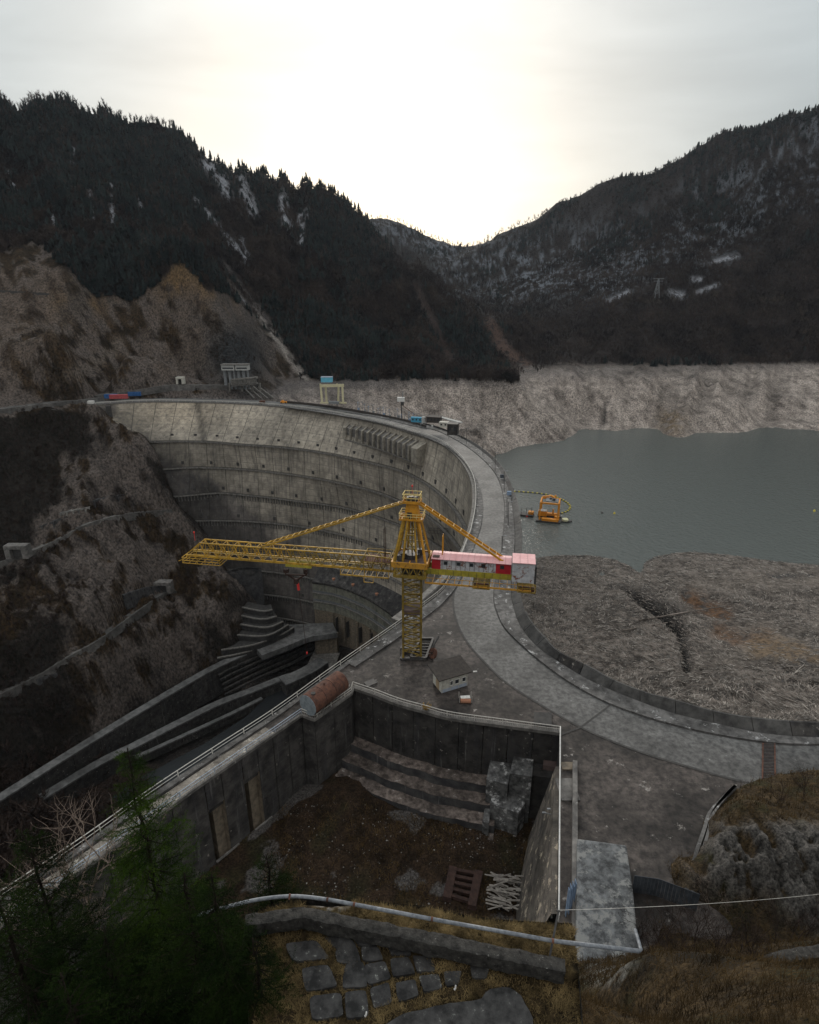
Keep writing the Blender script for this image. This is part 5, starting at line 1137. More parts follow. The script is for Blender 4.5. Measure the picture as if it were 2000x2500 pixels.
for zw in (zw1,zw2):
    band(zw-1.6,zw,-.5,MT['glass'],'window_band')
    b=MB(); P=resamp(offs(top,.1),220)
    for p in P: b.bar([*p[:2],zw-1.6],[*p[:2],zw],.28)
    tag(b.build('mullion',MT['grey'],ob),kind='stuff')
    b=MB(); cv=offs(top,.3)*[1,1,0]; b.sweep(cv,[(0,zw-1.6),(.7,zw-1.6),(.7,zw-2.2),(0,zw-2.2)]); b.build('band_sill',MT['ledge'],ob)
cv=offs(top,-.2); 
b=MB(); b.strip(cv*[1,1,0]+[0,0,-172],cv*[1,1,0]+[0,0,zb]); b.build('base_wall',MT['clad2'],ob)
for (x0,x1,y0,y1) in ((816,833,1506,1545),(845,864,1507,1542),(876,893,1520,1556),(903,918,1534,1566)):
    i0=np.argmin(np.abs(proj(cv*[1,1,0]+[0,0,-146])[0]-x0)); i1=np.argmin(np.abs(proj(cv*[1,1,0]+[0,0,-146])[0]-x1)); p0,p1=cv[i0],cv[max(i1,i0+1)]; d=p1-p0; nn_=np.array([d[1],-d[0],0])/np.linalg.norm(d)
    b=MB(); m_=(p0+p1)/2+nn_*.1; b.bar([*m_[:2],-156],[*m_[:2],-143.2],np.linalg.norm(d)*.75,.3,up=tuple(d/np.linalg.norm(d))); b.build('outlet_opening',MT['joint'],ob)
    b=MB(); b.bar([*(p0+nn_*.8)[:2],-162],[*(p0+nn_*.8)[:2],zb-.3],1.1,1.6); b.build('pier',MT['clad2'],ob)
b=MB(); p=U(888,1575,z=-160); b.tube([p+[0,4,9],p+[0,0,5],p+[0,-3,-4]],.9,8); tag(b.build('water_jet',MT['whitewater']),'faint thin jet of water falling below the outlet openings','water jet')
for k,(x,y) in enumerate(((815,1416),(862,1430),(920,1453))):
    p=U(x,y,z=-112.8); b=MB(); b.tube([p,p+[0,0,1.3]],.9,8); b.tube([p+[0,0,1.3],p+[0,0,1.7]],1.3,8,r2=.3); b.build('roof_vent',MT['tanorange'],ob)
# sloped roof block on the left abutment
bl_=thing('intake_house',U(590,1450,z=-120),'concrete block building with a sloping dark roof at the left foot of the dam','building')
rq=[(545,1399,-112),(616,1403,-112),(638,1385,-106),(583,1384,-106)]; R4=[U(x,y,z=z) for x,y,z in rq]
b=MB(); plate(b,R4,.8); b.build('roof',MT['roofd2'],bl_)
b=MB(); q_=[p-[0,0,.3] for p in R4]; q0=[np.array([p[0],p[1],-145]) for p in R4]; b.add(q_+q0,[(0,1,5,4),(1,2,6,5),(2,3,7,6),(3,0,4,7)]); b.build('wall',MT['damdark'],bl_)
# ---------------- training walls and terraces in the gorge ----------------
def wallsweep(name,pxs,z,w,drop,mat,label,cat='wall',n=60,top=None):
    cv=catm(P0(pxs,z),n); t=thing(name,cv[0]-[0,0,drop],label,cat); k=max(3,n//6)
    P=resamp(cv,k*4+1)
    for i in range(k):
        s_=P[i*4:i*4+5].copy(); d=s_[1]-s_[0]; d/=np.linalg.norm(d); s_[0]+=d*.1; s_[-1]-=d*.1
        b=MB(); b.sweep(s_*[1,1,0],[(-w/2,z),(w/2,z),(w/2+.3,z-drop),(-w/2,z-drop)]); b.build('wall_block',mat,t)
    b=MB(); b.sweep(cv*[1,1,0],[(-w/2-.3,z+.5),(w/2+.3,z+.5),(w/2+.3,z-.4),(-w/2-.3,z-.4)]); b.build('coping',top or MT['copc'],t); return cv
cw1=wallsweep('training_wall',[(-60,1985),(0,1948),(150,1853),(330,1742),(500,1642),(604,1592),(690,1556),(735,1535),(762,1528),(790,1528)],-150,4.6,20,MT['wetconc'],'long curving concrete wall with a pale top along the far side of the channel',n=90)
wallsweep('training_wall',[(100,1948),(243,1862),(325,1822),(430,1768),(527,1720),(604,1690),(690,1656),(712,1650)],-160,4.6,10,MT['wetconc'],'second lower curving concrete wall with a pale top beside the still water',n=70)
wallsweep('training_wall',[(690,1665),(725,1650),(760,1632),(790,1612)],-159,9,12,MT['wetconc'],'wide concrete apron slab at the head of the lower channel wall',n=20)
wallsweep('training_wall',[(330,1850),(440,1800),(560,1745),(640,1705)],-165,2.0,5,MT['wetconc'],'thin broken concrete ledge just above the dark channel water',n=40)
b=MB(); P=[tuple(U(x,y,z=-148)[:2]) for x,y in ((700,1525),(812,1520),(824,1545),(765,1553),(740,1560),(705,1575),(640,1600),(625,1582),(690,1545))]; b.prism(P[::-1],-152,-148); tag(b.build('apron',MT['copc']),'flat concrete apron in front of the outlet building',None,None,'structure')
pr=thing('apron_pier',U(790,1600,z=-172),'tall pale stained concrete pier holding the end of the apron','pier'); b=MB(); P=[tuple(U(x,y,z=-150)[:2]) for x,y in ((768,1550),(822,1546),(826,1536),(768,1536))]; b.prism(P[::-1],-178,-152.2); b.build('shaft',MT['clad2'],pr)
b=MB(); P=[tuple(U(x,y,z=-168)[:2]) for x,y in ((745,1640),(812,1650),(830,1600),(770,1590))]; b.prism(P[::-1],-176,-166); b.build('footing',MT['conc'],pr)
# recessed courses on the training wall face
b=MB(); c1=cw1[np.where((proj(cw1)[0]>520)&(proj(cw1)[0]<760))[0]]
for i,z in enumerate((-154,-157,-160,-163,-166)): b.sweep(offs(c1,2.5+i*1.5)*[1,1,0],[(0,z),(1.5,z),(1.5,z-1.6),(0,z-1.6)])
tag(b.build('stepped_facing',MT['wetconc']),'dark stepped concrete courses on the face of the channel wall','stepped wall')
# curved terraces left of the apron
tr=thing('terrace_steps',U(620,1520,z=-150),'dark curved concrete terraces stepping down beside the dam foot','terraces')
for i,pl in enumerate(([(590,1480),(640,1490),(665,1487)],[(585,1500),(640,1510),(675,1503)],[(585,1522),(650,1530),(690,1516)],[(575,1548),(650,1550),(702,1524)],[(540,1585),(620,1572),(690,1545),(715,1530)],[(530,1605),(600,1590),(680,1562),(712,1546)])):
    z=-128-i*4.0; cv=catm(P0(pl,z),24); b=MB(); b.sweep(cv*[1,1,0],[(-7,z),(1.4,z),(1.4,z-4.2),(-7,z-4.2)]); b.build('terrace',MT['terrc'],tr)
    b=MB(); b.sweep(cv*[1,1,0],[(.6,z+.5),(1.7,z+.5),(1.7,z-.3),(.6,z-.3)]); b.build('terrace_edge',MT['ledge'],tr)
# ---------------- roads and retaining walls on the canyon side ----------------
def onterr(pxs,n,lift=0,dz=None):
    out=[]
    cv=catm(np.array([(x,y,0) for x,y in pxs],float),n)
    for x,y,_ in cv:
        d=ray(x,y); ks=np.linspace(90,1500,1400); P=np.array([0,0,H])[None]+ks[:,None]*d[None]
        z=terr(P[:,0],P[:,1]); i=np.argmax(P[:,2]<z); out.append(P[i] if i else P[-1])
    out=np.array(out); 
    for k in range(3): out[1:-1]=(out[:-2]+out[1:-1]*2+out[2:])/4
    out[:,2]+=lift; return out
def benchroad(pxs,w,mat,label,lift=1.6,n=110,name='track'):
    cv=onterr(pxs,n,lift)
    for k in range(8): cv[1:-1]=(cv[:-2]+cv[1:-1]*2+cv[2:])/4
    b=MB(); b.sweep(cv,[(-w*1.2,0),(w/2,0),(w/2+.6,-5),(-w*1.2,-5)]); return tag(b.build(name,mat),label,None,None,'structure'),cv
benchroad([(-40,1398),(0,1378),(60,1358),(150,1318),(200,1290),(260,1270),(330,1257),(420,1248)],1.7,MT['track'],'upper ledge road cut across the canyon side')
benchroad([(-40,1722),(0,1700),(90,1655),(180,1600),(215,1582),(250,1560),(330,1500),(400,1452),(430,1446)],2.2,MT['track'],'lower ledge road cut across the canyon side')
benchroad([(-60,1018),(0,1005),(60,998),(120,990),(200,982),(250,975)],5,MT['track'],'pale road reaching the left end of the dam',lift=2.0)
benchroad([(230,972),(300,963),(380,950),(420,945),(480,945),(560,946)],4,MT['track'],'pale road climbing behind the left end of the dam',lift=2.0)
def facewall(pxs_top,hgt,label,mat,n=5,name='retaining_wall',ribs=True,out=1.5):
    cv=onterr(pxs_top,n*3+1,0); t=thing(name,cv[0]-[0,0,hgt],label,'retaining wall')
    for i in range(n):
        s_=cv[i*3:i*3+4].copy(); d=s_[1]-s_[0]; d/=np.linalg.norm(d); s_[0]+=d*.15; s_[-1]-=d*.15; s_=offs(s_,out)
        a_=s_*[1,1,0]; b=MB(); V=[]; 
        zt_=s_[:,2]; top_=s_.copy(); bot=offs(s_,out*.8); bot[:,2]-=hgt; bk_=offs(s_,-6); b.strip(bot,top_); b.strip(top_,bk_); b.build('panel',mat,t)
        if ribs: b=MB(); p=offs(s_,.5)[0]; q=bot[0].copy(); b.bar(q,p,.8,1.2); b.build('buttress',mat,t)
facewall([(88,1288),(120,1275),(150,1262)],20,'shadowed concrete buttress wall at the left above the upper ledge road',MT['damdark'],3)
facewall([(148,1250),(185,1242),(222,1235)],24,'white streaked ribbed concrete wall above the upper ledge road',MT['ribwall'],5)
facewall([(222,1222),(255,1215),(300,1205)],24,'black concrete wall blocks above the bend of the upper ledge road',MT['damdark'],4)
facewall([(30,997),(90,993),(140,1000)],9,'grey smooth retaining wall below the road at the far left',MT['ledge'],3,ribs=False)
facewall([(0,708),(60,712),(120,716)],8,'dark wall on the road cut high above the left rock slope',MT['joint'],5,ribs=False)
facewall([(295,1452),(330,1440),(360,1432),(400,1430)],10,'dark stacked concrete buttresses above the lower ledge road',MT['damdark'],6)
facewall([(85,1655),(140,1640)],12,'dim concrete wall just below the lower ledge road',MT['damdark'],3,ribs=False)
def portal(x,y,w,h,label,mat,Y=None,depth=5):
    p=onterr([(x,y),(x+1,y)],2)[0]+[0,-2.5,0]; t=thing('tunnel_portal',p,label,'tunnel portal')
    b=MB(); b.box(p+[-w*.38,0,h/2],(w*.24,depth,h)); b.box(p+[w*.38,0,h/2],(w*.24,depth,h)); b.box(p+[0,0,h*.88],(w*.999,depth+.1,h*.26)); b.build('frame',mat,t)
    b=MB(); b.box(p+[0,1,h*.38],(w*.54,depth*.5,h*.76)); b.build('opening',MT['joint'],t)
portal(55,1356,13,8,'small pale tunnel mouth at the left end of the upper ledge road',MT['conc'])
portal(403,1441,13,8,'tunnel mouth where the lower ledge road enters the cliff',MT['conc'])
portal(445,936,6,5.5,'small white tunnel portal on the slope above the dam end',MT['hutw'])
portal(555,1378,6,5,'tiny dark adit at the left foot of the dam above the intake roof',MT['damdark'])
# gatehouse on stilts
Yg=float(onterr([(585,950),(586,950)],2)[0][1])-3; gp=U(580,944,Y=Yg); gh=thing('gatehouse',gp,'pale concrete gatehouse raised on tall columns against the rock slope','gatehouse')
s_=505/1400*1.04
def gx_(x,y,Y=505): return U(x,y,Y=Y-505+Yg)
for x0,x1 in ((544,575),(578,608)):
    a_,b2_=gx_(x0,900),gx_(x1,900); b=MB(); b.box((a_+b2_)/2+[0,0,1.0],(abs(b2_-a_)[0],7,4.2)); o=b.build('cabin',MT['hutw2'],gh)
    b=MB(); b.box((a_+b2_)/2+[0,-.2,3.5],(abs(b2_-a_)[0]*1.08,8,.8)); b.build('roof',MT['ledge'],o)
    b=MB(); b.box((a_+b2_)/2+[0,-3.45,.7],(abs(b2_-a_)[0]*.85,.3,1.2)); b.build('window',MT['glass'],o)
    for x in (x0+4,(x0+x1)/2+1,x1-4): 
        p=gx_(x,900); b=MB(); b.bar([p[0],p[1],gp[2]-2],[p[0],p[1],p[2]-1],2.0 if x!=x1-4 else 1.3); b.build('column',MT['grey'],gh)
a_,b2_=gx_(565,928,500),gx_(628,922,500); b=MB(); b.bar(a_,b2_,6,1.6); b.bar(a_-[0,0,4.5],b2_-[0,0,4.5],6,1.0); b.build('gallery_slab',MT['ledge'],gh)
for k in range(16): p=a_+(b2_-a_)*(k+.5)/16; b=MB(); b.bar(p-[0,2.5,4.5],p-[0,2.5,.3],1.0); b.build('gallery_post',MT['ledge'],gh)
b=MB(); b.bar(a_-[0,-2,2.5],b2_-[0,-2,2.5],.5,4.4); b.build('gallery_back',MT['joint'],gh)
for x in (560,590,615,634): p=gx_(x,935,502); b=MB(); b.bar(p+[0,0,-7],p,1.4); b.build('gallery_pier',MT['ledge'],gh)
for k in range(4):
    x=592+k*13; a_,b2_=onterr([(x,948),(x+1,948)],2)[0],onterr([(x+28+k*3,976),(x+30,976)],2)[0]; b=MB(); b.bar(a_+[0,0,1],b2_+[0,0,1],1.6,2.0); b.build('chute_wall',MT['ledge'],gh)
# containers and small things near the left end of the dam
def container(x,y,Y,l,mat,label,rz=.1,hgt=2.9,cat='container',nm='shipping_container'):
    p=U(x,y,Y=Y); t=thing(nm,p,label,cat); b=MB(); b.box(p+[0,0,hgt/2],(l,2.8,hgt),rz); b.build('body',mat,t)
    b=MB(); n=int(l/1.1)
    for k in range(n+1): q=np.array([math.cos(rz),math.sin(rz),0])*(-l/2+l*k/n)+p; b.box(q+[math.sin(rz)*1.43,-1.43*math.cos(rz),hgt/2],(.22,.12,hgt*.95),rz)
    b.build('side_rib',mat,t); b=MB(); b.box(p+[0,0,hgt+.07],(l+.1,2.9,.14),rz); b.build('roof',mat,t)
container(272,972,452,9,MT['dblue'],'left blue container beside the road at the end of the dam'); container(291,973,449,13,MT['redc'],'red container between two blue ones at the end of the dam'); container(330,966,463,9.5,MT['dblue'],'right blue container beside the red one at the end of the dam')
container(512,945,500,7.5,MT['white'],'small white cabin on the road below the rock slope',cat='cabin',nm='site_cabin',hgt=2.2)
container(223,985,428,4,MT['white'],'pale vehicle on the road at the far left end of the dam',cat='vehicle',nm='parked_van',hgt=1.8)
container(641,984,436,4,MT['rust'],'rust coloured box vehicle on the far crest road',cat='vehicle',nm='parked_truck',hgt=1.6)
t=thing('road_roller',U(693,985,Y=431),'small bright orange construction vehicle on the far crest road','machine'); p=U(693,985,Y=431); b=MB(); b.box(p+[0,0,1.0],(4.6,2,1.1)); b.box(p+[-.6,0,1.9],(1.6,1.7,.9)); b.build('body',MT['dredge'],t); b=MB(); b.tube([p+[-1.6,-1,.6],p+[-1.6,1,.6]],.6,10); b.tube([p+[1.5,-1,.6],p+[1.5,1,.6]],.6,10); b.build('wheel',MT['steel'],t)
# ---------------- yellow gantry crane with blue cab ----------------
gY=415; ga=U(812,985,Y=gY); gt=thing('gantry_crane',ga,'pale yellow portal gantry crane with a blue box on top standing on the crest','gantry crane')
def G(x,y,dY=0): return U(x,y,Y=gY+dY)
for x0,x1,dY in ((787,783,-5),(798,795,5),(826,827,5),(838,836,-5)):
    b=MB(); b.bar(G(x0,985,dY),G(x1,940,dY),1.25,1.4); b.build('leg',MT['cream'],gt)
for x0,x1 in ((782,803),(823,846)): b=MB(); b.bar(G(x0,983),G(x1,984),1.2,1.0); b.bar(G(x0,938,-6),G(x0,938,6),1,1); b.build('base_beam',MT['cream'],gt)
for dY in (-5,5): b=MB(); b.bar(G(782,942,dY),G(840,941,dY),1.2,1.9); b.build('girder',MT['cream'],gt)
b=MB(); 
for dY in (-6,6): 
    b.bar(G(782,935,dY),G(841,934,dY),.15)
    for k in range(9): b.bar(G(782+k*7.3,939,dY),G(782+k*7.3,934,dY),.12)
b.build('handrail',MT['steel'],gt)
b=MB(); p=(G(786,932)+G(811,932))/2; b.box(p+[0,0,1.6],(7.8,5,3.4)); b.build('cab',MT['blue2'],gt); b=MB(); b.box(p+[0,0,3.4],(8.1,5.3,.25)); b.build('cab_roof',MT['bsheet2'],gt)
b=MB(); b.bar(G(803,982,-3),G(828,983,-3),3,1.6); tag(b.build('boat_hull',MT['grey']),'grey upturned barge shaped steel tray under the yellow gantry','steel tray')
# ---------------- substation posts, white box mast, sheds on the crest ----------------
g=np.random.default_rng(21); upc=offs(cr,-13)
def upx(x): 
    q=proj(upc); m=(upc[:,1]>230); i=np.where(m)[0][np.argmin(np.abs(q[0][m]-x))]; return upc[i]
ss=thing('switchyard',upx(950),'tangle of thin grey switchgear posts and wires along the far crest','switchgear')
for k in range(34):
    x=872+k*5.1; p=upx(x)+[g.normal()*.8,2+g.random()*7,0]; h_=4+3.5*g.random(); b=MB(); b.bar(p,p+[0,0,h_],.22); b.bar(p+[-.7,0,h_*.85],p+[.7,0,h_*.85],.14); 
    if k%4==0: b.box(p+[.4,0,1.0],(1.5,1,1.8))
    b.build('switch_post',MT['grey' if k%3 else 'bsheet'],ss)
b=MB()
for k in range(8): a_=upx(872+k*20)+[0,4,6+g.random()]; b2_=upx(892+k*20)+[0,4,6+g.random()]; b.bar(a_,b2_,.1)
b.build('busbar',MT['grey'],ss)
b=MB(); up2=resamp(np.array([upx(x) for x in range(690,1045,12)]),60); b.sweep(up2*[1,1,0],[(0,0),(0,1.6),(-.5,1.6),(-.5,-8)]); tag(b.build('crest_wall',MT['roofd']),'dark brown low wall along the middle of the far crest','wall')
pz=upx(980)+[0,5,0]; wb=thing('white_cabin_mast',pz,'white box cabin raised on a dark mast with a red stay above the crest','mast cabin'); q=U(979,978,Y=pz[1])
b=MB(); b.bar(pz,q,.7); b.build('mast',MT['steel'],wb); b=MB(); b.box(q+[0,0,.8],(4.6,3,2.6),.1); b.build('cabin',MT['white'],wb); b=MB(); b.bar(q+[1,0,-3],q+[9,0,-9],.35); b.build('stay',MT['rust'],wb); b=MB(); b.bar(q+[1,0,2],q+[1.4,0,6],.5,.2); b.build('antenna',MT['grey'],wb); b=MB(); b.box(q+[1.2,0,-1.8],(1.5,2,2.2)); b.build('hanger',MT['steel'],wb)
def crestbox(x,y,Y,l,w_,h_,mat,nm,label,cat,roof=None,rz=-.25):
    p=U(x,y,Y=Y); t=thing(nm,p,label,cat); b=MB(); b.box(p+[0,0,h_/2],(l,w_,h_),rz); b.build('wall',mat,t); b=MB(); b.box(p+[0,0,h_+.12],(l*1.1,w_*1.15,.25),rz); b.build('roof',roof or mat,t)
    b=MB(); n=max(1,int(l/2)); 
    for k in range(n): q=p+np.array([math.cos(rz),math.sin(rz),0])*(-l/2+l*(k+.5)/n)+np.array([math.sin(rz),-math.cos(rz),0])*(w_/2+.03); b.box(q+[0,0,h_*.6],(l/n*.4,.08,h_*.35),rz)
    b.build('window',MT['glass'],t)
crestbox(1018,1030,342,6.5,2.6,2.6,MT['blue'],'site_container','blue container on the crest beside the round white tank','container')
p=U(1035,1032,Y=338); b=MB(); b.tube([p,p+[0,0,3.4]],1.35,14); b.tube([p+[0,0,3.4],p+[0,0,3.8]],1.35,14,r2=.3); tag(b.build('round_tank',MT['hutw2']),'round white water tank between the blue container and dark shed','tank')
crestbox(1060,1030,338,8,6,3.2,MT['roofd'],'dark_shed','low black roofed shed on the crest by the end of the jetty','shed',MT['roofd'])
crestbox(1084,1042,318,4.6,3.6,2.6,MT['hutw'],'white_kiosk','little white kiosk with windows at the head of the crest road','kiosk')
jt=thing('jetty',U(1090,1022,Y=330),'pale narrow jetty with thin railing sticking out over the bleached bank','jetty'); b=MB(); b.bar(U(1072,1018,Y=345),U(1126,1032,Y=325),2.2,.5); b.build('deck',MT['hutw2'],jt); b=MB(); b.bar(U(1072,1015,Y=345),U(1126,1029,Y=325),.15); b.build('rail',MT['white'],jt)
crestbox(1106,1060,280,5,5,5.4,MT['wetconc'],'concrete_pier_block','square dark concrete block where the parapet starts','block',MT['conc'])
b=MB(); p=U(1055,1046,Y=290); b.tube([p,p+[0,0,1.5]],.5,8); tag(b.build('bollard',MT['hutw2']),'short pale bollard standing on the crest road by the kiosk','bollard')
# lamp posts along the lake side
lps=[(1096,1071,1037),(1139,1083,1046),(1179,1112,1080),(1209,1151,1105),(1231,1200,1150),(1238,1262,1215),(1241,1282,1225),(1226,1340,1308)]
labs=['beside the square concrete block','second from the square concrete block','before the bend beside the bleached bank','where the lake begins beside the parapet','near the blue box on the parapet','paired pole left of the dredger, the nearer','tall pole left of the dredger beside its twin','just behind the pink roofed crane house']
for (x,y0,y1),lb in zip(lps,labs):
    p=U(x,y0,z=.3); t=thing('lamp_post',p,'dark lamp post '+lb,'lamp post','lamp posts along the lake side pavement'); tp=U(x,y1,Y=p[1]); b=MB(); b.bar(p,tp,.2); b.build('pole',MT['steel'],t); b=MB(); b.bar(tp,tp+[1.0,-.2,.15],.12); b.box(tp+[1.1,-.2,.12],(.7,.3,.15)); b.build('lamp_head',MT['grey'],t)
for x,y,mt,lb in ((1226,1166,'dsheet','blue grey box on the parapet beside the lake'),(1243,1208,'bsheet','pale blue winch box on the pavement left of the floating boom'),(1110,1033,'dsheet','small blue grey cabinet by the parapet start')):
    p=U(x,y,z=.3); b=MB(); b.box(p+[0,0,.7],(1.6,1.2,1.4)); tag(b.build('cabinet',MT[mt]),lb,'cabinet')
p=U(1218,1413,z=.3); b=MB(); b.box(p+[0,0,.8],(.9,.9,1.5)); tag(b.build('cabinet',MT['white']),'small white cabinet at the edge of the road below the crane','cabinet')
# inspection stair on the dam face behind the crane
p1,p2=hit_dam(1045,1294),hit_dam(1093,1296); q=thing('face_gantry',p1,'thin dark steel gantry fixed to the dam face right of the crane head','gantry')
for dz_ in (0,1.6,3.2): b=MB(); b.bar(p1+[0,-2,dz_-1],p2+[0,-2,dz_-1],.25); b.build('beam',MT['steel'],q)
for k in range(7): p=p1+(p2-p1)*k/6; b=MB(); b.bar(p+[0,-2,-1],p+[0,-2,2.2],.15); b.build('post',MT['steel'],q)
# ---------------- dredger, boom, boats on the lake ----------------
WLZ=-50.
dr=thing('dredger',U(1330,1272,z=WLZ),'orange floating dredger with a tall portal frame moored by the dam','dredger')
dc=U(1340,1268,z=WLZ); e1=np.array([.95,-.30,0]); e2=np.array([.30,.95,0]); DD=MT['dredge']
def D(a_,b_,z): return dc+e1*a_+e2*b_+kz*z
Rd=math.atan2(e1[1],e1[0])
for s_ in (-1,1):
    b=MB(); b.box(D(0,s_*5.2,.2),(14,2.8,1.6),Rd); b.build('pontoon',MT['steel'],dr)
    b=MB(); b.box(D(1,s_*5.0,1.6),(9.5,2.4,1.5),Rd); b.build('side_tank',DD,dr)
for a_ in (-5.2,5.2):
    for b_ in (-5,5): b=MB(); b.bar(D(a_,b_,1),D(a_,b_,11.5),.75); b.build('leg',DD,dr)
for (a_,b_,a2,b2_) in ((-5.6,-5,5.6,-5),(-5.6,5,5.6,5),(-5.2,-5,-5.2,5),(5.2,-5,5.2,5)): b=MB(); b.bar(D(a_,b_,11.6),D(a2,b2_,11.6),.7,.9); b.bar(D(a_,b_,2.2),D(a2,b2_,2.2),.4); b.build('frame_beam',DD,dr)
b=MB(); b.box(D(1,1,11.9),(7,6,.3),Rd); b.build('top_deck',MT['grey'],dr); b=MB(); b.box(D(2,0,12.7),(1.6,1.6,1.4),Rd); b.box(D(0,2,12.5),(1.2,1,.9),Rd); b.build('winch',MT['steel'],dr)
b=MB(); b.bar(D(-5,5,12.2),D(0,6,13),.9,.6); b.bar(D(0,6,13),D(2.5,3,12.4),.9); b.bar(D(2.5,4,12),D(2.5,4,14.2),.8); b.build('boom_arm',DD,dr)
b=MB(); b.box(D(-4,2,3),(5,4,3),Rd); b.build('engine_house',DD,dr); b=MB(); b.box(D(-4,2,4.7),(4.6,3.6,.3),Rd); b.build('engine_roof',MT['hutw2'],dr)
b=MB(); b.bar(D(2,2,2),D(2,2,6),.8); b.bar(D(-5,-5,5),D(-5,5,2.5),.3); b.build('spud',DD,dr)
wk_=thing('work_boat',U(1385,1275,z=WLZ),'dark little workboat with a round pale tub moored to the dredger','boat'); c0=U(1372,1274,z=WLZ)
b=MB(); P=[tuple((c0+np.array([x,y,0]))[:2]) for x,y in ((-5,-1.4),(4,-1.6),(6,0),(4,1.6),(-5,1.4))]; b.prism(P,WLZ-.4,WLZ+.9); b.build('hull',MT['steel'],wk_); b=MB(); b.tube([c0+[1.8,0,.9],c0+[1.8,0,1.9]],1.9,14); b.build('tub',MT['palec'],wk_); b=MB(); b.box(c0+[-3,1,2],(2.6,2,2.4)); b.build('wheelhouse',DD,wk_)
pn_=thing('pontoon_raft',U(1278,1258,z=WLZ),'cluttered dark pontoon with a frame between the dam and the dredger','pontoon'); c0=U(1284,1258,z=WLZ); b=MB(); b.box(c0+[0,0,.4],(9,5,1.2),-.4); b.build('float',MT['steel'],pn_); b=MB(); 
for i in (0,3,6): b.bar(c0+[-3+i,-1,1],c0+[-3+i,-1,5],.2)
b.bar(c0+[-3,-1,5],c0+[3,-1,5],.2); b.build('frame',MT['steel'],pn_); b=MB(); b.box(c0+[3,0,1.6],(3,3,1.8),-.4); b.build('locker',DD,pn_)
for x,y,lb in ((1345,1272,'red buoy at the corner of the dredger'),(1286,1260,'red buoy beside the dark pontoon')): p=U(x,y,z=WLZ); b=MB(); b.tube([p+[0,-1,-.2],p+[0,-1,.4],p+[0,-1,.9]],.8,8,r2=.4); tag(b.build('buoy',MT['redp']),lb,'buoy')
bm=thing('floating_boom',U(1350,1215,z=WLZ),'long curved floating boom with black and yellow floats looping from the dam','boom')
cv=catm(P0([(1240,1200),(1285,1202),(1330,1207),(1365,1217),(1387,1230),(1392,1240),(1384,1249),(1365,1255),(1350,1257)],WLZ),150)
b=MB(); b.tube(cv+[0,0,.1],.22,5); b.build('cable',MT['steel'],bm,True)
for k in range(6,150,3 if True else 2): b=MB(); p=cv[k]; b.tube([p+[-.55,0,.25],p+[.55,0,.25]],.42,6); b.build('float',MT['ylw' if k%2 else 'steel'],bm)
for x,y,mt,lb in ((1470,1253,'steel','small black float far out on the lake'),(1500,1254,'ylw','yellow float right of the black one on the lake'),(1988,1248,'ylw','lone yellow buoy at the right edge of the lake'),(1387,1268,'steel','small dark float just right of the workboat'),(1253,1195,'steel','round black float at the dam end of the boom')):
    p=U(x,y,z=WLZ); b=MB(); b.tube([p-[0,0,.2],p+[0,0,.4],p+[0,0,1.0]],.8,8,r2=.35); tag(b.build('float_buoy',MT[mt]),lb,'buoy')
# ---------------- pylons on the far hill ----------------
for x,y,hp,lb in ((1602,728,42,'grey lattice pylon on the low knoll beside the snow patch'),(1655,862,10,'tiny pylon beside the bleached bank')):
    if hp<20: continue
    p=onterr([(x,y),(x+1,y)],2)[0]; t=thing('power_pylon',p,lb,'pylon'); k_=hp/1400*np.hypot(p[1],70); 
    b=MB()
    for i in (-1,1):
        for j in (-1,1): b.bar(p+[i*k_*.12,j*k_*.12,0],p+[i*.4,j*.4,k_],.7)
    for f in (.2,.4,.6,.8): w_=k_*.12*(1-f); b.bar(p+[-w_,0,k_*f],p+[w_,0,k_*f+3],.4); b.bar(p+[w_,0,k_*f],p+[-w_,0,k_*f+3],.4)
    b.build('tower',MT['grey'],t); b=MB(); 
    for f,w_ in ((.98,.3),(.86,.24)): b.bar(p+[-k_*w_,0,k_*f],p+[k_*w_,0,k_*f],.7)
    b.build('crossarm',MT['grey'],t)
# ---------------- driftwood field at the upstream bank ----------------
DC=[]
def dcp(x,y,z): DC.append(U(x,y,z=z))
edge=[(1180,1400),(1290,1366),(1350,1357),(1440,1357),(1500,1367),(1540,1384),(1562,1400),(1570,1392),(1574,1372),(1600,1360),(1640,1353),(1690,1349),(1760,1354),(1850,1366),(1930,1376),(2000,1381),(2200,1395),(2500,1420)]
for x,y in edge: dcp(x,y,-49.6)
for x,y,z in ((1320,1420,-49),(1320,1520,-48.5),(1400,1450,-48.5),(1420,1560,-47.5),(1500,1430,-47),(1500,1620,-45),(1540,1440,-44.5),(1560,1500,-46),(1620,1420,-45.5),(1700,1390,-47),(1680,1470,-43),(1760,1440,-44),(1850,1400,-46),(1980,1400,-46.5),(1900,1440,-42),(2000,1470,-40),(1640,1560,-44),(1700,1600,-41),(1800,1560,-40),(1900,1600,-34),(2000,1600,-32),(1600,1660,-41),(1700,1720,-36),(1850,1760,-30),(2000,1780,-26),(1800,1680,-36),(2200,1500,-34),(2300,1750,-18),(1450,1650,-45),(1350,1600,-47),(1250,1500,-48),(1250,1700,-42)): dcp(x,y,z)
DC=np.array(DC); DR=RBF(DC[:,:2]/100,DC[:,2],.15)
tt,rr_=np.meshgrid(np.linspace(.13,.9,330),np.exp(np.linspace(math.log(95),math.log(330),330)),indexing='ij')
DX,DY=(np.sin(tt)*rr_).ravel(),(np.cos(tt)*rr_).ravel(); DZ=DR(np.stack([DX,DY],1)/100)
P=np.stack([DX,DY,DZ],1); qx,qy=proj(P)
ed=np.array(edge); ey=np.interp(qx,ed[:,0],ed[:,1])
g1=fbm(P/9,5,101); g2=fbm(P/2.3,4,102)
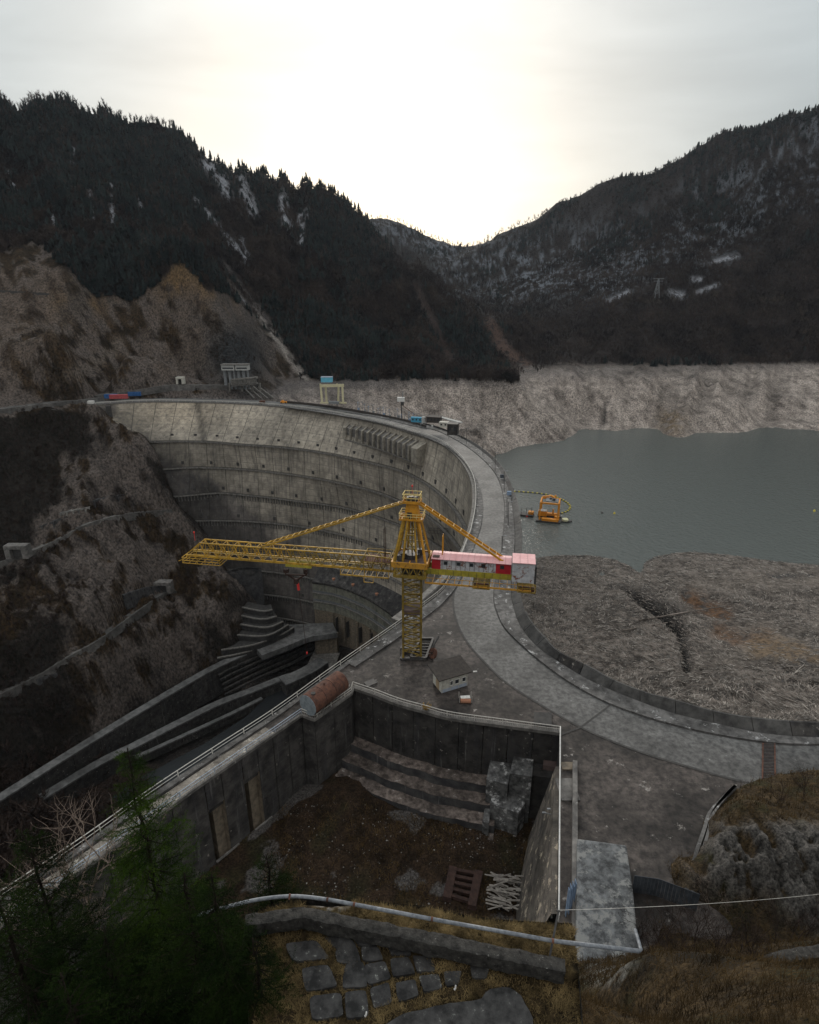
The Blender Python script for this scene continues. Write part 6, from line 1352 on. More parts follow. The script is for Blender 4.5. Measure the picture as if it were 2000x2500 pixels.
P[:,2]+=g1*2.0*sstep(10,60,qy-ey)+g1*.4+g2*.35
gul=np.exp(-(seg(qx,qy,[(1535,1435),(1570,1460),(1620,1495),(1660,1530),(1675,1590),(1680,1625)])/13)**2); P[:,2]-=5*gul
red1=np.exp(-(seg(qx,qy,[(1680,1455),(1720,1472),(1775,1492)])/19)**2); red2=np.exp(-(seg(qx,qy,[(1755,1535),(1800,1558),(1870,1560)])/22)**2); red3=np.exp(-(seg(qx,qy,[(1850,1580),(1920,1590),(2000,1610)])/30)**2)
P[:,2]-=2.0*red1+1.4*red2; P[:,2]+=1.3*np.exp(-(seg(qx,qy,[(1640,1420),(1720,1430),(1850,1420)])/22)**2)
P[:,2]+=.9*np.exp(-(seg(qx,qy,[(1860,1540),(1960,1500),(2050,1480)])/20)**2)
out_=sstep(-1,-7,qy-ey); P[:,2]=np.where(qy<ey+4,np.minimum(P[:,2],-49.45+.05*(qy-ey)),P[:,2]); P[:,2]-=9*out_
# keep clear of the dam: sink where inside the parapet curve
ang=np.arctan2(P[:,1]-CC[1],P[:,0]-CC[0])
cbase=mixc(col((.045,.04,.038)),col((.15,.138,.128)),.5+g1*.5+g2*.7)
cbase=mixc(cbase,col((.20,.185,.17)),sstep(.1,.4,g1)*.6)
dirt=np.clip(np.exp(-(seg(qx,qy,[(1700,1425),(1800,1430),(1900,1415),(2000,1425)])/24)**2)+sstep(.05,.35,fbm(P/14,3,131))*.7+np.exp(-(seg(qx,qy,[(1650,1640),(1800,1600),(1950,1560)])/26)**2)*.7,0,1)
cbase=mixc(cbase,mixc(col((.10,.085,.072)),col((.19,.165,.145)),.5+g2),dirt*.85)
cbase=mixc(cbase,col((.105,.058,.032)),np.clip(red1*1.1+red2*.8,0,1)*sstep(-.4,.0,g2)); cbase=mixc(cbase,col((.125,.088,.055)),np.clip(red3*1.3,0,1)*sstep(-.3,.2,g1+g2)*.9)
cbase=mixc(cbase,col((.02,.019,.019)),np.clip(gul*1.2,0,1)); cbase=mixc(cbase,col((.025,.027,.03)),np.exp(-(seg(qx,qy,[(1880,1408),(2000,1400),(2100,1398)])/5)**2))
cbase=mixc(cbase,col((.03,.028,.027)),sstep(5,0,np.abs(qy-ey-1)))
di=np.arange(len(P)).reshape(330,330); DF=np.stack([di[:-1,:-1].ravel(),di[:-1,1:].ravel(),di[1:,1:].ravel(),di[1:,:-1].ravel()],1)[:,::-1]
dm=P[DF].mean(1); ok=(qx[DF].mean(1)>1180)
# only outside the parapet
pi_xy=parI[:,:2]; 
def outside(Q):
    r=[]
    for i in range(0,len(Q),8000):
        q=Q[i:i+8000]; d=((q[:,None]-pi_xy[None])**2).sum(-1); j=np.clip(d.argmin(1),1,len(pi_xy)-2); t=pi_xy[j+1]-pi_xy[j-1]; w_=q-pi_xy[j]; r.append((t[:,0]*w_[:,1]-t[:,1]*w_[:,0]))
    return np.concatenate(r)
os_=outside(dm[:,:2])>0
DF=DF[ok&os_&(dm[:,2]>-62)]
tag(mkobj('driftwood_bank',P,DF,MT['debris'],None,True,cbase),'muddy bank of silt and washed up driftwood beside the lake',None,None,'structure')
# the loose wood: 300 nearest largest as things, the rest one mass
DFc=P[DF].mean(1); fx_,fy_=proj(DFc); dirt_f=dirt[DF].mean(1); red_f=(red1+red2+red3)[DF].mean(1); gul_f=gul[DF].mean(1)
def logsat(n,seed,wt,lmin,lmax,wmin,wmax):
    g=np.random.default_rng(seed); i=g.choice(len(DF),n,p=wt/wt.sum()); u_=g.random((n,2))
    A,B,Dd,E_=P[DF[i,0]],P[DF[i,1]],P[DF[i,2]],P[DF[i,3]]; u0=u_[:,0:1];u1=u_[:,1:2]
    c_=(A*(1-u0)+B*u0)*(1-u1)+(E_*(1-u0)+Dd*u0)*u1
    flow=fbm(np.stack([c_[:,0]/26,c_[:,1]/26,c_[:,0]*0],1),2,140)*3.2+.3
    a=flow+g.normal(size=n)*.55; l=lmin+(lmax-lmin)*g.random(n)**3; w_=wmin+(wmax-wmin)*g.random(n)**2
    d=np.stack([np.cos(a),np.sin(a),g.normal(size=n)*.10],1)
    return c_+[0,0,.12],d,l,w_
dep=np.hypot(DFc[:,1],70)
ar=np.abs(np.cross(P[DF[:,2]]-P[DF[:,0]],P[DF[:,3]]-P[DF[:,1]])[:,2])/dep**1.3*(fx_<2080)*(fx_>1200)*(fy_>fy_*0)*(DFc[:,2]>-50.2)*(1-.93*np.clip(dirt_f*.85+red_f*1.3,0,1))*(1-.6*np.clip(gul_f,0,1))
c_,d_,l_,w_=logsat(78000,8,ar,.9,3.4,.05,.14)
def logmesh(c_,d_,l_,w_):
    n=len(c_); s_=np.stack([-d_[:,1],d_[:,0],d_[:,0]*0],1); s_/=np.linalg.norm(s_,axis=1)[:,None]; up=np.array([0,0,1.])
    a_=c_-d_*l_[:,None]/2; b_=c_+d_*l_[:,None]/2; V=np.stack([a_-s_*w_[:,None],a_+up*w_[:,None]*1.2,a_+s_*w_[:,None],b_-s_*w_[:,None]*.7,b_+up*w_[:,None]*.9,b_+s_*w_[:,None]*.7],1).reshape(-1,3)
    f=np.array([(0,1,4),(0,4,3),(1,2,5),(1,5,4)]); return V,(f[None]+(np.arange(n)*6)[:,None,None]).reshape(-1,3)
k_=58000; V,F_=logmesh(c_[:k_],d_[:k_],l_[:k_],w_[:k_]); tag(mkobj('driftwood',V,F_,MT['log']),'countless grey driftwood sticks covering the bank',None,None,'stuff')
V,F_=logmesh(c_[k_:],d_[k_:],l_[k_:],w_[k_:]*1.1); tag(mkobj('driftwood',V,F_,MT['paled']),'pale bleached driftwood sticks strewn over the bank',None,None,'stuff')
wt=ar*sstep(1560,1740,fy_)*(fx_>1500)+ar*.15*(np.hypot(fx_-1700,fy_-1460)<120)
c_,d_,l_,w_=logsat(300,9,wt,3,9,.12,.26)
for i in range(300):
    b=MB(); a_=c_[i]-d_[i]*l_[i]/2+[0,0,.25]; e=c_[i]+d_[i]*l_[i]/2+[0,0,.35]; m_=(a_+e)/2+[0,0,.1]; b.tube([a_,m_,e],w_[i],5,r2=w_[i]*.55)
    tag(b.build('driftwood_log',MT['paled'] if i%3 else MT['log'],None,True),'pale bare driftwood log lying on the muddy bank beside the parapet','log','driftwood logs on the muddy bank')
for i,(a_,b2_) in enumerate((((1930,1740),(1990,1718)),((1560,1515),(1780,1478)),((1520,1540),(1630,1520)))):
    A_,B_=[np.array([0,0,H])+ray(*q)*1 for q in (a_,b2_)]
    def hitd(x,y):
        d=ray(x,y); ks=np.linspace(100,330,900); Q_=np.array([0,0,H])+ks[:,None]*d; z=DR(Q_[:,:2]/100); j=np.argmax(Q_[:,2]<z+.6); return Q_[j]
    b=MB(); A_,B_=hitd(*a_),hitd(*b2_); b.tube([A_,(A_+B_)/2+[0,0,.2],B_],.35,6,r2=.15); tag(b.build('driftwood_log',MT['paled'] if i==0 else MT['log'],None,True),('thick pale log lying alone near the right end of the parapet','very long thin dark trunk crossing the bank below the rusty mud scar','long dark pole pointing into the gully of the bank')[i],'log')
# ---------------- ground near the camera ----------------
NC=[]
def nc(x,y,z=None,Y=None): NC.append(U(x,y,z=z,Y=Y))
# outcrop on the right
for x,y,z in ((1690,2205,-.3),(1712,2060,-.3),(1740,1985,-.3),(1790,1925,-.3),(1860,1908,.5),(1930,1895,1),(2000,1878,0),(2150,1860,-1),(2000,1845,-3),(2150,1810,-5),(1900,1880,-2)): nc(x,y,z=z)
for x,y,Y in ((1800,1960,61.5),(1880,1960,62),(1960,1960,62.5),(2060,1950,63),(1760,2040,58),(1850,2010,57.5),(1950,2020,56.5),(2060,2020,56),(1780,2150,51.5),(1860,2150,51),(1950,2150,50),(2060,2150,49)): nc(x,y,Y=Y)
for x,y,z in ((1580,2235,-1.2),(1640,2225,-1.0),(1700,2222,-.8),(1780,2225,0.5),(1860,2230,1.5),(1950,2235,3),(2060,2235,4)): nc(x,y,z=z)
for x,y,Y in ((1600,2320,40),(1700,2320,37),(1820,2310,36),(1950,2300,34),(1600,2410,28),(1750,2400,22),(1900,2380,19),(2050,2350,18),(1480,2395,30),(1480,2500,13),(1700,2500,11.5),(1900,2500,10.5),(2100,2480,10.5),(1440,2460,20)): nc(x,y,Y=Y)
for x,y,z in ((1410,2348,1.2),(1490,2350,1.2),(1570,2345,.6)): nc(x,y,z=z)
for p in ((6.5,16,32),(7,22,14),(0,45,-25),(0,70,-30),(20,75,-12),(30,90,-12),(45,85,-12),(-30,60,-60),(-20,40,-30),(10,60,-25),(16,50,-10),(70,100,-10),(22,60,-8),(26,70,-8),(30,52,-3),(30,58,-2.2),(31,66,-2.2),(33,75,-6),(36,80,-12)): NC.append(np.array(p,float))
for p in ((4.2,8,50),(4.2,12.6,49),(-8,9,48),(-8,14,40),(-14,12,38),(-20,14,28),(-12,25,0),(0,25,-10),(3,20,5),(-30,20,0),(-40,30,-20),(-3,9,51),(0,8,51.5),(0,13.5,46),(2.5,13.8,46),(-4,14.5,43),(15,5,55),(25,8,50),(-20,5,45)): NC.append(np.array(p,float))
NC=np.array(NC); NRb=RBF(NC[:,:2]/20,NC[:,2],.12)
nx,ny=np.meshgrid(np.linspace(-36,70,420),np.linspace(6,98,400),indexing='ij'); 
# denser close to the viewer
s_=np.linspace(0,1,420); ny1=6+92*s_[:400]**1.5/ s_[399]**1.5
nx,ny=np.meshgrid(np.linspace(-36,70,420),ny1,indexing='ij')
NP=np.stack([nx.ravel(),ny.ravel()],1); nzv=NRb(NP/20); P3=np.stack([NP[:,0],NP[:,1],nzv],1)
h1=fbm(P3/4.5,5,201,True); h2=fbm(P3/1.3,4,202); h3=fbm(P3/.5,3,203)
nqx,nqy=proj(P3)
rk=np.exp(-(((nqx-1880)/190)**4+((nqy-2110)/95)**4))*(NP[:,1]>40)
rk=np.maximum(rk,np.exp(-(seg(nqx,nqy,[(1990,2140),(1930,2200),(1990,2240)])/40)**2)*(NP[:,1]>30))
crag=fbm(np.stack([P3[:,0]/1.6,P3[:,1]/5,P3[:,2]/5],1),4,210,True)
P3[:,2]+=(h1*1.5+crag*2.0+h3*.5)*rk+h2*.25+h3*.08*(NP[:,1]<35)
nqx,nqy=proj(P3)
gcol=mixc(col((.03,.022,.012)),col((.11,.075,.037)),.5+h2*.8+h3*.3)
gcol=mixc(gcol,col((.03,.035,.012)),sstep(.1,.4,fbm(P3/3,3,220))*.6)
gcol=mixc(gcol,mixc(col((.02,.019,.018)),col((.15,.142,.135)),.25+crag*1.0+h3*1.1),np.clip(rk*1.3,0,1)*sstep(-.05,.2,crag+h2*.7+h3*.3))
gcol=mixc(gcol,col((.018,.015,.01)),sstep(2200,2260,nqy)*sstep(1430,1560,nqx)*sstep(2420,2330,nqy)*(.75-.5*sstep(-.2,.3,h2)))
gcol=mixc(gcol,col((.2,.2,.19)),np.exp(-(((nqx-1490)/65)**4+((nqy-2375)/32)**4))*sstep(-.15,.2,h2+h3))
ni=np.arange(len(P3)).reshape(nx.shape); NF=np.stack([ni[:-1,:-1].ravel(),ni[1:,:-1].ravel(),ni[1:,1:].ravel(),ni[:-1,1:].ravel()],1)
fm_=P3[NF].mean(1); rwx=np.interp(fm_[:,1],[12,30,45,48.9,81.4],[4,11.3,15.8,18.4,26.6]); NF=NF[(fm_[:,1]<74)&~((fm_[:,0]<rwx)&(fm_[:,1]>17))]
tag(mkobj('hillside',P3,NF,MT['nterr'],None,True,gcol),'steep brown grassy hillside and rock outcrop under the viewpoint',None,None,'structure')
def nh(x,y): return NRb(np.array([[x,y]])/20)[0]
# kerb walls curving round the outcrop
for off,lb in ((0,'outer thin concrete edge of the drain round the rock outcrop'),(16,'inner thin concrete edge of the drain round the rock outcrop')):
    cv=catm(P0([(1665+off,2200),(1690+off,2100),(1712+off*.8,2035),(1728+off*.5,1990),(1770,1945),(1790,1925)],.1),30); b=MB(); b.sweep(cv*[1,1,0],[(0,-1),(.45,-1),(.45,.9),(0,.9)]); tag(b.build('drain_wall',MT['walk']),lb,'wall')
# ---------------- ledge in the foreground ----------------
LZ=53.
lpoly=P0([(1398,2245),(1330,2243),(1250,2238),(1150,2228),(1050,2204),(960,2196),(880,2188),(800,2190),(730,2184),(660,2200),(600,2226),(590,2300),(600,2400),(620,2700),(1440,2700),(1418,2400)],LZ)
lx0,lx1=lpoly[:,0].min(),lpoly[:,0].max(); 
def inpoly(q,poly):
    x,y=q[:,0],q[:,1]; c0=np.zeros(len(q),bool); n=len(poly)
    for i in range(n):
        x1,y1=poly[i][:2]; x2,y2=poly[(i+1)%n][:2]; cnd=((y1>y)!=(y2>y))&(x<(x2-x1)*(y-y1)/(y2-y1+1e-12)+x1); c0^=cnd
    return c0
# body of the ledge: extruded outline with a noisy top
gx,gy=np.meshgrid(np.linspace(lx0,lx1,260),np.linspace(lpoly[:,1].min(),lpoly[:,1].max(),160),indexing='ij'); LP=np.stack([gx.ravel(),gy.ravel(),gx.ravel()*0+LZ],1)
lqx,lqy=proj(LP); l1=fbm(LP/.9,4,301); l2=fbm(LP/.22,4,302)
beam_line=[(560,2262),(640,2248),(740,2232),(840,2248),(1000,2292),(1150,2325),(1380,2365)]
byl=np.interp(lqx,[p[0] for p in beam_line],[p[1] for p in beam_line])
low_=sstep(4,14,lqy-byl); LP[:,2]+=l1*.10+l2*.04-.35*low_
dist_=seg(lqx,lqy,[tuple(proj(p)) for p in lpoly[:12]]); LP[:,2]-=.5*np.exp(-(dist_/14)**2)
lc=mixc(col((.05,.037,.018)),col((.17,.125,.06)),.5+l2*.8+l1*.4); lc=mixc(lc,col((.05,.035,.018)),low_*.8)
lc=mixc(lc,col((.26,.25,.24)),np.exp(-(((lqx-800)/55)**2+((lqy-2215)/22)**2)*1.2)*sstep(-.2,.1,l2)); lc=mixc(lc,col((.06,.065,.01)),np.exp(-(((lqx-790)/40)**2+((lqy-2235)/9)**2))*.8)
li_=np.arange(len(LP)).reshape(gx.shape); LF=np.stack([li_[:-1,:-1].ravel(),li_[1:,:-1].ravel(),li_[1:,1:].ravel(),li_[:-1,1:].ravel()],1); LF=LF[inpoly(LP[LF].mean(1),lpoly)]
tag(mkobj('ledge_ground',LP,LF,MT['nterr'],None,True,lc),'grassy soil of the narrow ledge in the foreground',None,None,'structure')
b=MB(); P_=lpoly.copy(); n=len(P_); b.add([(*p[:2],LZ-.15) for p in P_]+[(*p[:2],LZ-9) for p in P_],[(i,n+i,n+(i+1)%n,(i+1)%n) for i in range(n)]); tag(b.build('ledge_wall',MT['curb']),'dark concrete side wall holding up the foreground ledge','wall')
# kerb beam
kb=thing('kerb_beam',U(1000,2300,z=LZ),'long rough concrete kerb beam running across the foreground ledge','kerb')
cv=resamp(P0([(560,2272),(640,2256),(740,2240)],LZ),12); 
def rough_beam(A_,B_,w,h,nm,parent,mat,n=26,seed=1):
    A_=np.array(A_);B_=np.array(B_); d=(B_-A_); l=np.linalg.norm(d); d/=l; s_=np.array([-d[1],d[0],0]); V=[]; m=20; n=n*3
    for i in range(n+1):
        p=A_+d*l*i/n
        for j in range(m):
            a=2*math.pi*(j+.5)/m; ox=np.clip(math.cos(a)*1.35,-1,1)*w/2; oz=np.clip(math.sin(a)*1.35,-1,1)*h/2; V.append(p+s_*ox+[0,0,oz])
    V=np.array(V); V+=(np.stack([fbm(V/.3,5,seed+k,g=.6) for k in range(3)],1))*.05
    Fc=[(i*m+j,i*m+(j+1)%m,(i+1)*m+(j+1)%m,(i+1)*m+j) for i in range(n) for j in range(m)]+[tuple(range(m))[::-1],tuple(n*m+j for j in range(m))]
    return mkobj(nm,V,Fc,mat,parent,False)
bp_=P0([(600,2262),(742,2240),(1000,2302),(1378,2372)],LZ+.1)
rough_beam(bp_[0],bp_[1],.36,.5,'beam',kb,MT['curb'],14,5); rough_beam(bp_[1]-[.05,0,0],bp_[3],.36,.5,'beam',kb,MT['curb'],60,6)
# pipe rail
prl=thing('pipe_rail',U(1000,2260,z=LZ),'thick grey pipe handrail running across the foreground to a bent end','pipe rail')
pz_=LZ+.55
pts_=[U(480,2236,z=pz_-.05),U(540,2218,z=pz_),U(620,2198,z=pz_),U(690,2189,z=pz_),U(740,2189,z=pz_),U(800,2196,z=pz_)]
b=MB(); b.tube(catm(pts_,30),.052,10); b.build('pipe',MT['pipe'],prl,True)
seam=[U(800,2196,z=pz_),U(865,2208,z=pz_),U(1055,2244,z=pz_),U(1350,2297,z=pz_),U(1560,2322,z=pz_)]
for i in range(4): b=MB(); b.tube([seam[i],seam[i+1]],.052+.002*(i%2),10); b.build('pipe',MT['pipe'],prl,True); b=MB(); d=seam[i+1]-seam[i]; d/=np.linalg.norm(d); b.tube([seam[i]-d*.03,seam[i]+d*.03],.06,10); b.build('weld_collar',MT['rust'],prl,True)
b=MB(); b.tube([seam[-1],seam[-1]+(U(1565,2318,z=pz_)-seam[-1]),U(1556,2288,z=pz_-.1),U(1551,2270,z=pz_-.2)],.05,10); b.build('pipe',MT['pipe'],prl,True)
b=MB(); b.tube([U(706,2196,z=pz_),U(708,2182,z=pz_+.12)],.03,6); b.build('stub',MT['rust'],prl)
b=MB(); b.bar(U(1338,2358,z=LZ),U(1364,2222,z=LZ+.9),.055); b.bar(U(1358,2222,z=LZ+.9),U(1372,2226,z=LZ+.9),.04); b.build('support_rod',MT['steel'],prl)
wr=thing('wire',U(1360,2218,z=LZ+.9),'thin pale wire stretching from the rod to the right edge','wire'); a_=U(1362,2222,z=LZ+.9); e=U(2060,2176,Y=18); b=MB(); b.tube([a_+(e-a_)*t+[0,0,-.5*4*t*(1-t)*.35] for t in np.linspace(0,1,14)],.008,4); b.build('strand',MT['railw'],wr)
# paving slabs
g=np.random.default_rng(41)
quads=[[(795,2292),(845,2284),(868,2312),(830,2325)],[(855,2284),(905,2290),(920,2312),(878,2310)],[(822,2325),(868,2314),(880,2355),(826,2352)],[(884,2318),(922,2316),(934,2345),(888,2348)],[(845,2360),(885,2354),(895,2410),(838,2412)],[(892,2360),(938,2352),(952,2392),(900,2405)],[(955,2346),(996,2342),(1012,2378),(962,2386)],[(1010,2338),(1050,2342),(1062,2372),(1020,2374)],[(905,2420),(948,2405),(955,2450),(915,2462)],[(968,2405),(1012,2398),(1020,2432),(975,2446)],[(1025,2388),(1068,2382),(1078,2415),(1038,2424)],[(1085,2378),(1125,2376),(1118,2405),(1090,2410)],[(1150,2358),(1192,2368),(1185,2392),(1155,2390)],[(845,2428),(892,2424),(898,2480),(848,2488)],[(700,2310),(770,2300),(800,2340),(720,2350)],[(740,2370),(800,2362),(820,2410),(750,2420)],[(950,2310),(1000,2318),(1000,2334),(958,2334)],[(760,2440),(830,2430),(835,2480),(765,2490)]]
for i,qd in enumerate(quads):
    P_=P0(qd,LZ-.33); P_=P_+[0,0,.07]; c0=P_.mean(0); n=24; t=np.linspace(0,4,n,endpoint=False); V=[]
    for tk in t:
        k=int(tk); f=tk-k; p=P_[k]*(1-f)+P_[(k+1)%4]*f; p=c0+(p-c0)*1.12*(1-.08*abs(2*f-1)**6+.015*g.normal()); V.append(p)
    V=np.array(V); tilt=g.normal(size=2)*.03; zz=LZ-.26+(V[:,:2]-c0[:2])@tilt
    b=MB(); b.add([(*v[:2],z_) for v,z_ in zip(V,zz)]+[(*v[:2],z_-.25) for v,z_ in zip(V,zz)],[tuple(range(n))[::-1]]+[(j,(j+1)%n,n+(j+1)%n,n+j) for j in range(n)])
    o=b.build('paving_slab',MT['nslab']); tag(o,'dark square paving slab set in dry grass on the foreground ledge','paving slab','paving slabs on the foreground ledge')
sl_px=[(840,2560),(985,2475),(1090,2450),(1175,2440),(1190,2415),(1240,2408),(1268,2425),(1300,2480),(1310,2560),(1100,2700),(900,2700)]
P_=P0(sl_px,LZ-.05); n=len(P_)*6; Pl=resamp(np.vstack([P_,P_[:1]]),n+1)[:-1]; Pl[:,:2]+=np.stack([fbm(Pl/.12,3,77),fbm(Pl/.12,3,78)],1)*.025
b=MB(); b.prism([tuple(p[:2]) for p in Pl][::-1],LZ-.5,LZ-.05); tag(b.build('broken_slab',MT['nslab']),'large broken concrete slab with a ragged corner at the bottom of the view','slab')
for (x,y,lb) in ((1112,2413,'small white stone between the paving slabs and the broken slab'),(894,2478,'tiny pale stone in the grass at the lower edge')):
    p=U(x,y,z=LZ-.2); b=MB(); b.tube([p-[.02,0,.04],p,p+[.01,.03,.07]],.03,7,r2=.02); tag(b.build('stone',MT['white']),lb,'stone')
# stone beams on the right slope
for a_,b2_,Y1,Y2,w_,lb in (((1612,2425),(1790,2392),23,21,.9,'broken dark concrete beam lying in the grass on the right slope'),((1830,2375),(2060,2318),19.5,19,.8,'second broken concrete beam higher up at the right edge')):
    A_,B_=U(*a_,Y=Y1),U(*b2_,Y=Y2); t=rough_beam(A_+[0,0,.1],B_+[0,0,.1],w_,.7,'concrete_beam',None,MT['curb'],16,12); tag(t,lb,'beam')
    V=[v.co for v in t.data.vertices]
    for v in t.data.vertices: v.co.z+=.25*float(vnoise(np.array([[v.co.x*1.2,v.co.y*1.2,3.]]))[0])
b=MB(); b.bar(U(1409,2270,z=6),U(1409,2395,z=22),.5,2); 
# ---------------- grass ----------------
def blades(P_,h,w_,lean,seed):
    g=np.random.default_rng(seed); n=len(P_); a=g.random(n)*6.28; ln=lean*(.4+g.random(n)); s_=np.stack([np.cos(a+1.5),np.sin(a+1.5),a*0],1)*w_[:,None]; tip=np.stack([np.cos(a)*ln*h,np.sin(a)*ln*h,h*(1-.3*ln)],1); mid=tip*.5+np.stack([a*0,a*0,h*.15],1)
    V=np.stack([P_-s_,P_+s_,P_+mid+s_*.7,P_+mid-s_*.7,P_+tip],1).reshape(-1,3); f=np.array([(0,1,2),(0,2,3),(3,2,4)]); return V,(f[None]+(np.arange(n)*5)[:,None,None]).reshape(-1,3)
g=np.random.default_rng(51)
def ledge_pts(n,mask):
    i=g.integers(0,len(LF),n*6); u_=g.random((len(i),2)); A,B,Dd,E_=[LP[LF[i,k]] for k in range(4)]; Q_=(A*(1-u_[:,:1])+B*u_[:,:1])*(1-u_[:,1:])+(E_*(1-u_[:,:1])+Dd*u_[:,:1])*u_[:,1:]
    x,y=proj(Q_); tu=fbm(Q_/.28,3,311); k=mask(x,y,tu)&(g.random(len(i))<.2+.8*sstep(-.2,.25,tu)); return Q_[k][:n]
def by(x): return np.interp(x,[p[0] for p in beam_line],[p[1] for p in beam_line])
Pg=ledge_pts(26000,lambda x,y,t:(y<by(x)-6)&(x>560)&~(np.hypot((x-800)/60,(y-2215)/20)<1))
V,F_=blades(Pg,.10+.12*g.random(len(Pg)),.004+.004*g.random(len(Pg)),.8,1); tag(mkobj('dry_grass',V,F_,MT['drygrass']),'golden dry grass on the strip before the pit',None,None,'stuff')
slabpoly=[np.array(q,float) for q in quads]
def notslab(x,y):
    k=np.ones(len(x),bool); q=np.stack([x,y],1)
    for s_ in slabpoly: k&=~inpoly(q,s_)
    k&=~inpoly(q,np.array(sl_px,float)); return k
Pg=ledge_pts(16000,lambda x,y,t:(y>by(x)+14)&(x>620)&(y<2520)&notslab(x,y))
V,F_=blades(Pg,.06+.08*g.random(len(Pg)),.0035+.003*g.random(len(Pg)),.9,2); tag(mkobj('dry_grass',V,F_,MT['drygrass']),'dry grass growing in the joints between the paving slabs',None,None,'stuff')
NFc=P3[NF].mean(1); fqx,fqy=proj(NFc); near_ok=(NFc[:,1]<75)&(fqx>1380)&(fqx<2100)&(fqy>1880)&(fqy<2600)&(rk[NF].mean(1)<.35)
wt=np.where(near_ok,1/np.clip(NFc[:,1],8,80)**1.2,0); wt[(NFc[:,2]<-.5)&(NFc[:,1]>40)]=0
i=g.choice(len(NF),52000,p=wt/wt.sum()); u_=g.random((len(i),2)); A,B,Dd,E_=[P3[NF[i,k]] for k in range(4)]; Q_=(A*(1-u_[:,:1])+B*u_[:,:1])*(1-u_[:,1:])+(E_*(1-u_[:,:1])+Dd*u_[:,:1])*u_[:,1:]
tu=fbm(Q_/1.2,3,321); k=g.random(len(Q_))<.35+.65*sstep(-.2,.2,tu); Q_=Q_[k]; sc_=np.clip(Q_[:,1],9,60)/14
V,F_=blades(Q_,(.16+.22*g.random(len(Q_)))*sc_**.55,(.008+.006*g.random(len(Q_)))*sc_**.8,.9,3); tag(mkobj('hill_grass',V,F_,MT['browngrass']),'brown tussock grass covering the hillside on the right',None,None,'stuff')
# ---------------- bare shrubs ----------------
def shrub(root,h,nb,seed,mat,label,spread=.5,w0=.03,lean=(0,0),cat='shrub',group=None,name='bare_shrub'):
    g=np.random.default_rng(seed); t=thing(name,root,label,cat,group); tw=MB(); st=MB()
    def br(p,d,l,r,lev,mb):
        n=5; P_=[p]; 
        for k in range(n): d=d+g.normal(size=3)*.16+np.array([0,0,.05]); d/=np.linalg.norm(d); p=p+d*l/n; P_.append(p)
        mb.tube(P_,r,4 if lev<2 else 3,r2=r*.45,cap=False)
        if lev<3:
            for k in range([nb,5,4][lev] if lev else nb): q=P_[g.integers(2,n+1)]; dd=d+g.normal(size=3)*spread*1.3; dd[2]=abs(dd[2])*.8+.15; dd/=np.linalg.norm(dd); br(q,dd,l*(.45+.25*g.random()),r*.55,lev+1,tw)
    for k in range(3 if h<4 else 2):
        d=np.array([lean[0]+g.normal()*.25,lean[1]+g.normal()*.25,1.]); d/=np.linalg.norm(d); br(np.array(root,float)+[g.normal()*.2,g.normal()*.2,-.2],d,h*.62,w0,0,st)
    st.build('stem',mat,t); tw.build('twigs',mat,t)
def sroot(x,y,Y=None,z=None):
    if z is not None: return U(x,y,z=z)
    p=U(x,y,Y=Y); p[2]=nh(p[0],p[1]); return p
spots=[(1590,2225,46,6.0,'tall bare shrub behind the big slab at its right rear corner'),(1625,2235,44,7,'tall dark bare shrub in front of the blue sheets'),(1560,2240,46,5,'thin bare shrub against the right side of the big slab'),(1660,2260,43,6.5,'bare shrub reaching over the deck right of the blue sheets'),(1700,2300,39,6,'bare shrub below the drain walls'),(1620,2330,37,5.5,'dense dark shrub in the hollow below the wire'),(1760,2290,37,5,'bare shrub at the foot of the rock outcrop'),(1830,2300,35,4.6,'low bare shrub under the middle of the rock outcrop'),(1900,2290,35,4.5,'bare shrub under the right part of the outcrop'),(1960,2290,33,4.5,'bare sapling near the right edge below the rock'),(1740,2370,28,3.5,'small bare shrub above the broken beam'),(1590,2390,30,3.4,'small shrub in the dark gap right of the slab'),(1680,2365,29,3.6,'small bare shrub left of the first broken beam'),(1820,2345,29,3.2,'small bare shrub above the second broken beam')]
for i,(x,y,Y,h,lb) in enumerate(spots): shrub(sroot(x,y,Y=Y),h,6,100+i,MT['twig'],lb,w0=.05)
shrub(sroot(1760,2200,Y=49),5,5,140,MT['paletwig'],'pale twisted bare branch rising in front of the rock outcrop',w0=.05,lean=(.7,0))
shrub(sroot(1975,1925,Y=63),5,7,141,MT['twig'],'wide bare bush on the crest of the outcrop beside the road',w0=.05,spread=.8); shrub(sroot(1900,1945,Y=62),3.5,7,142,MT['twig'],'smaller bare bush on the outcrop near the grate',w0=.04,spread=.8)
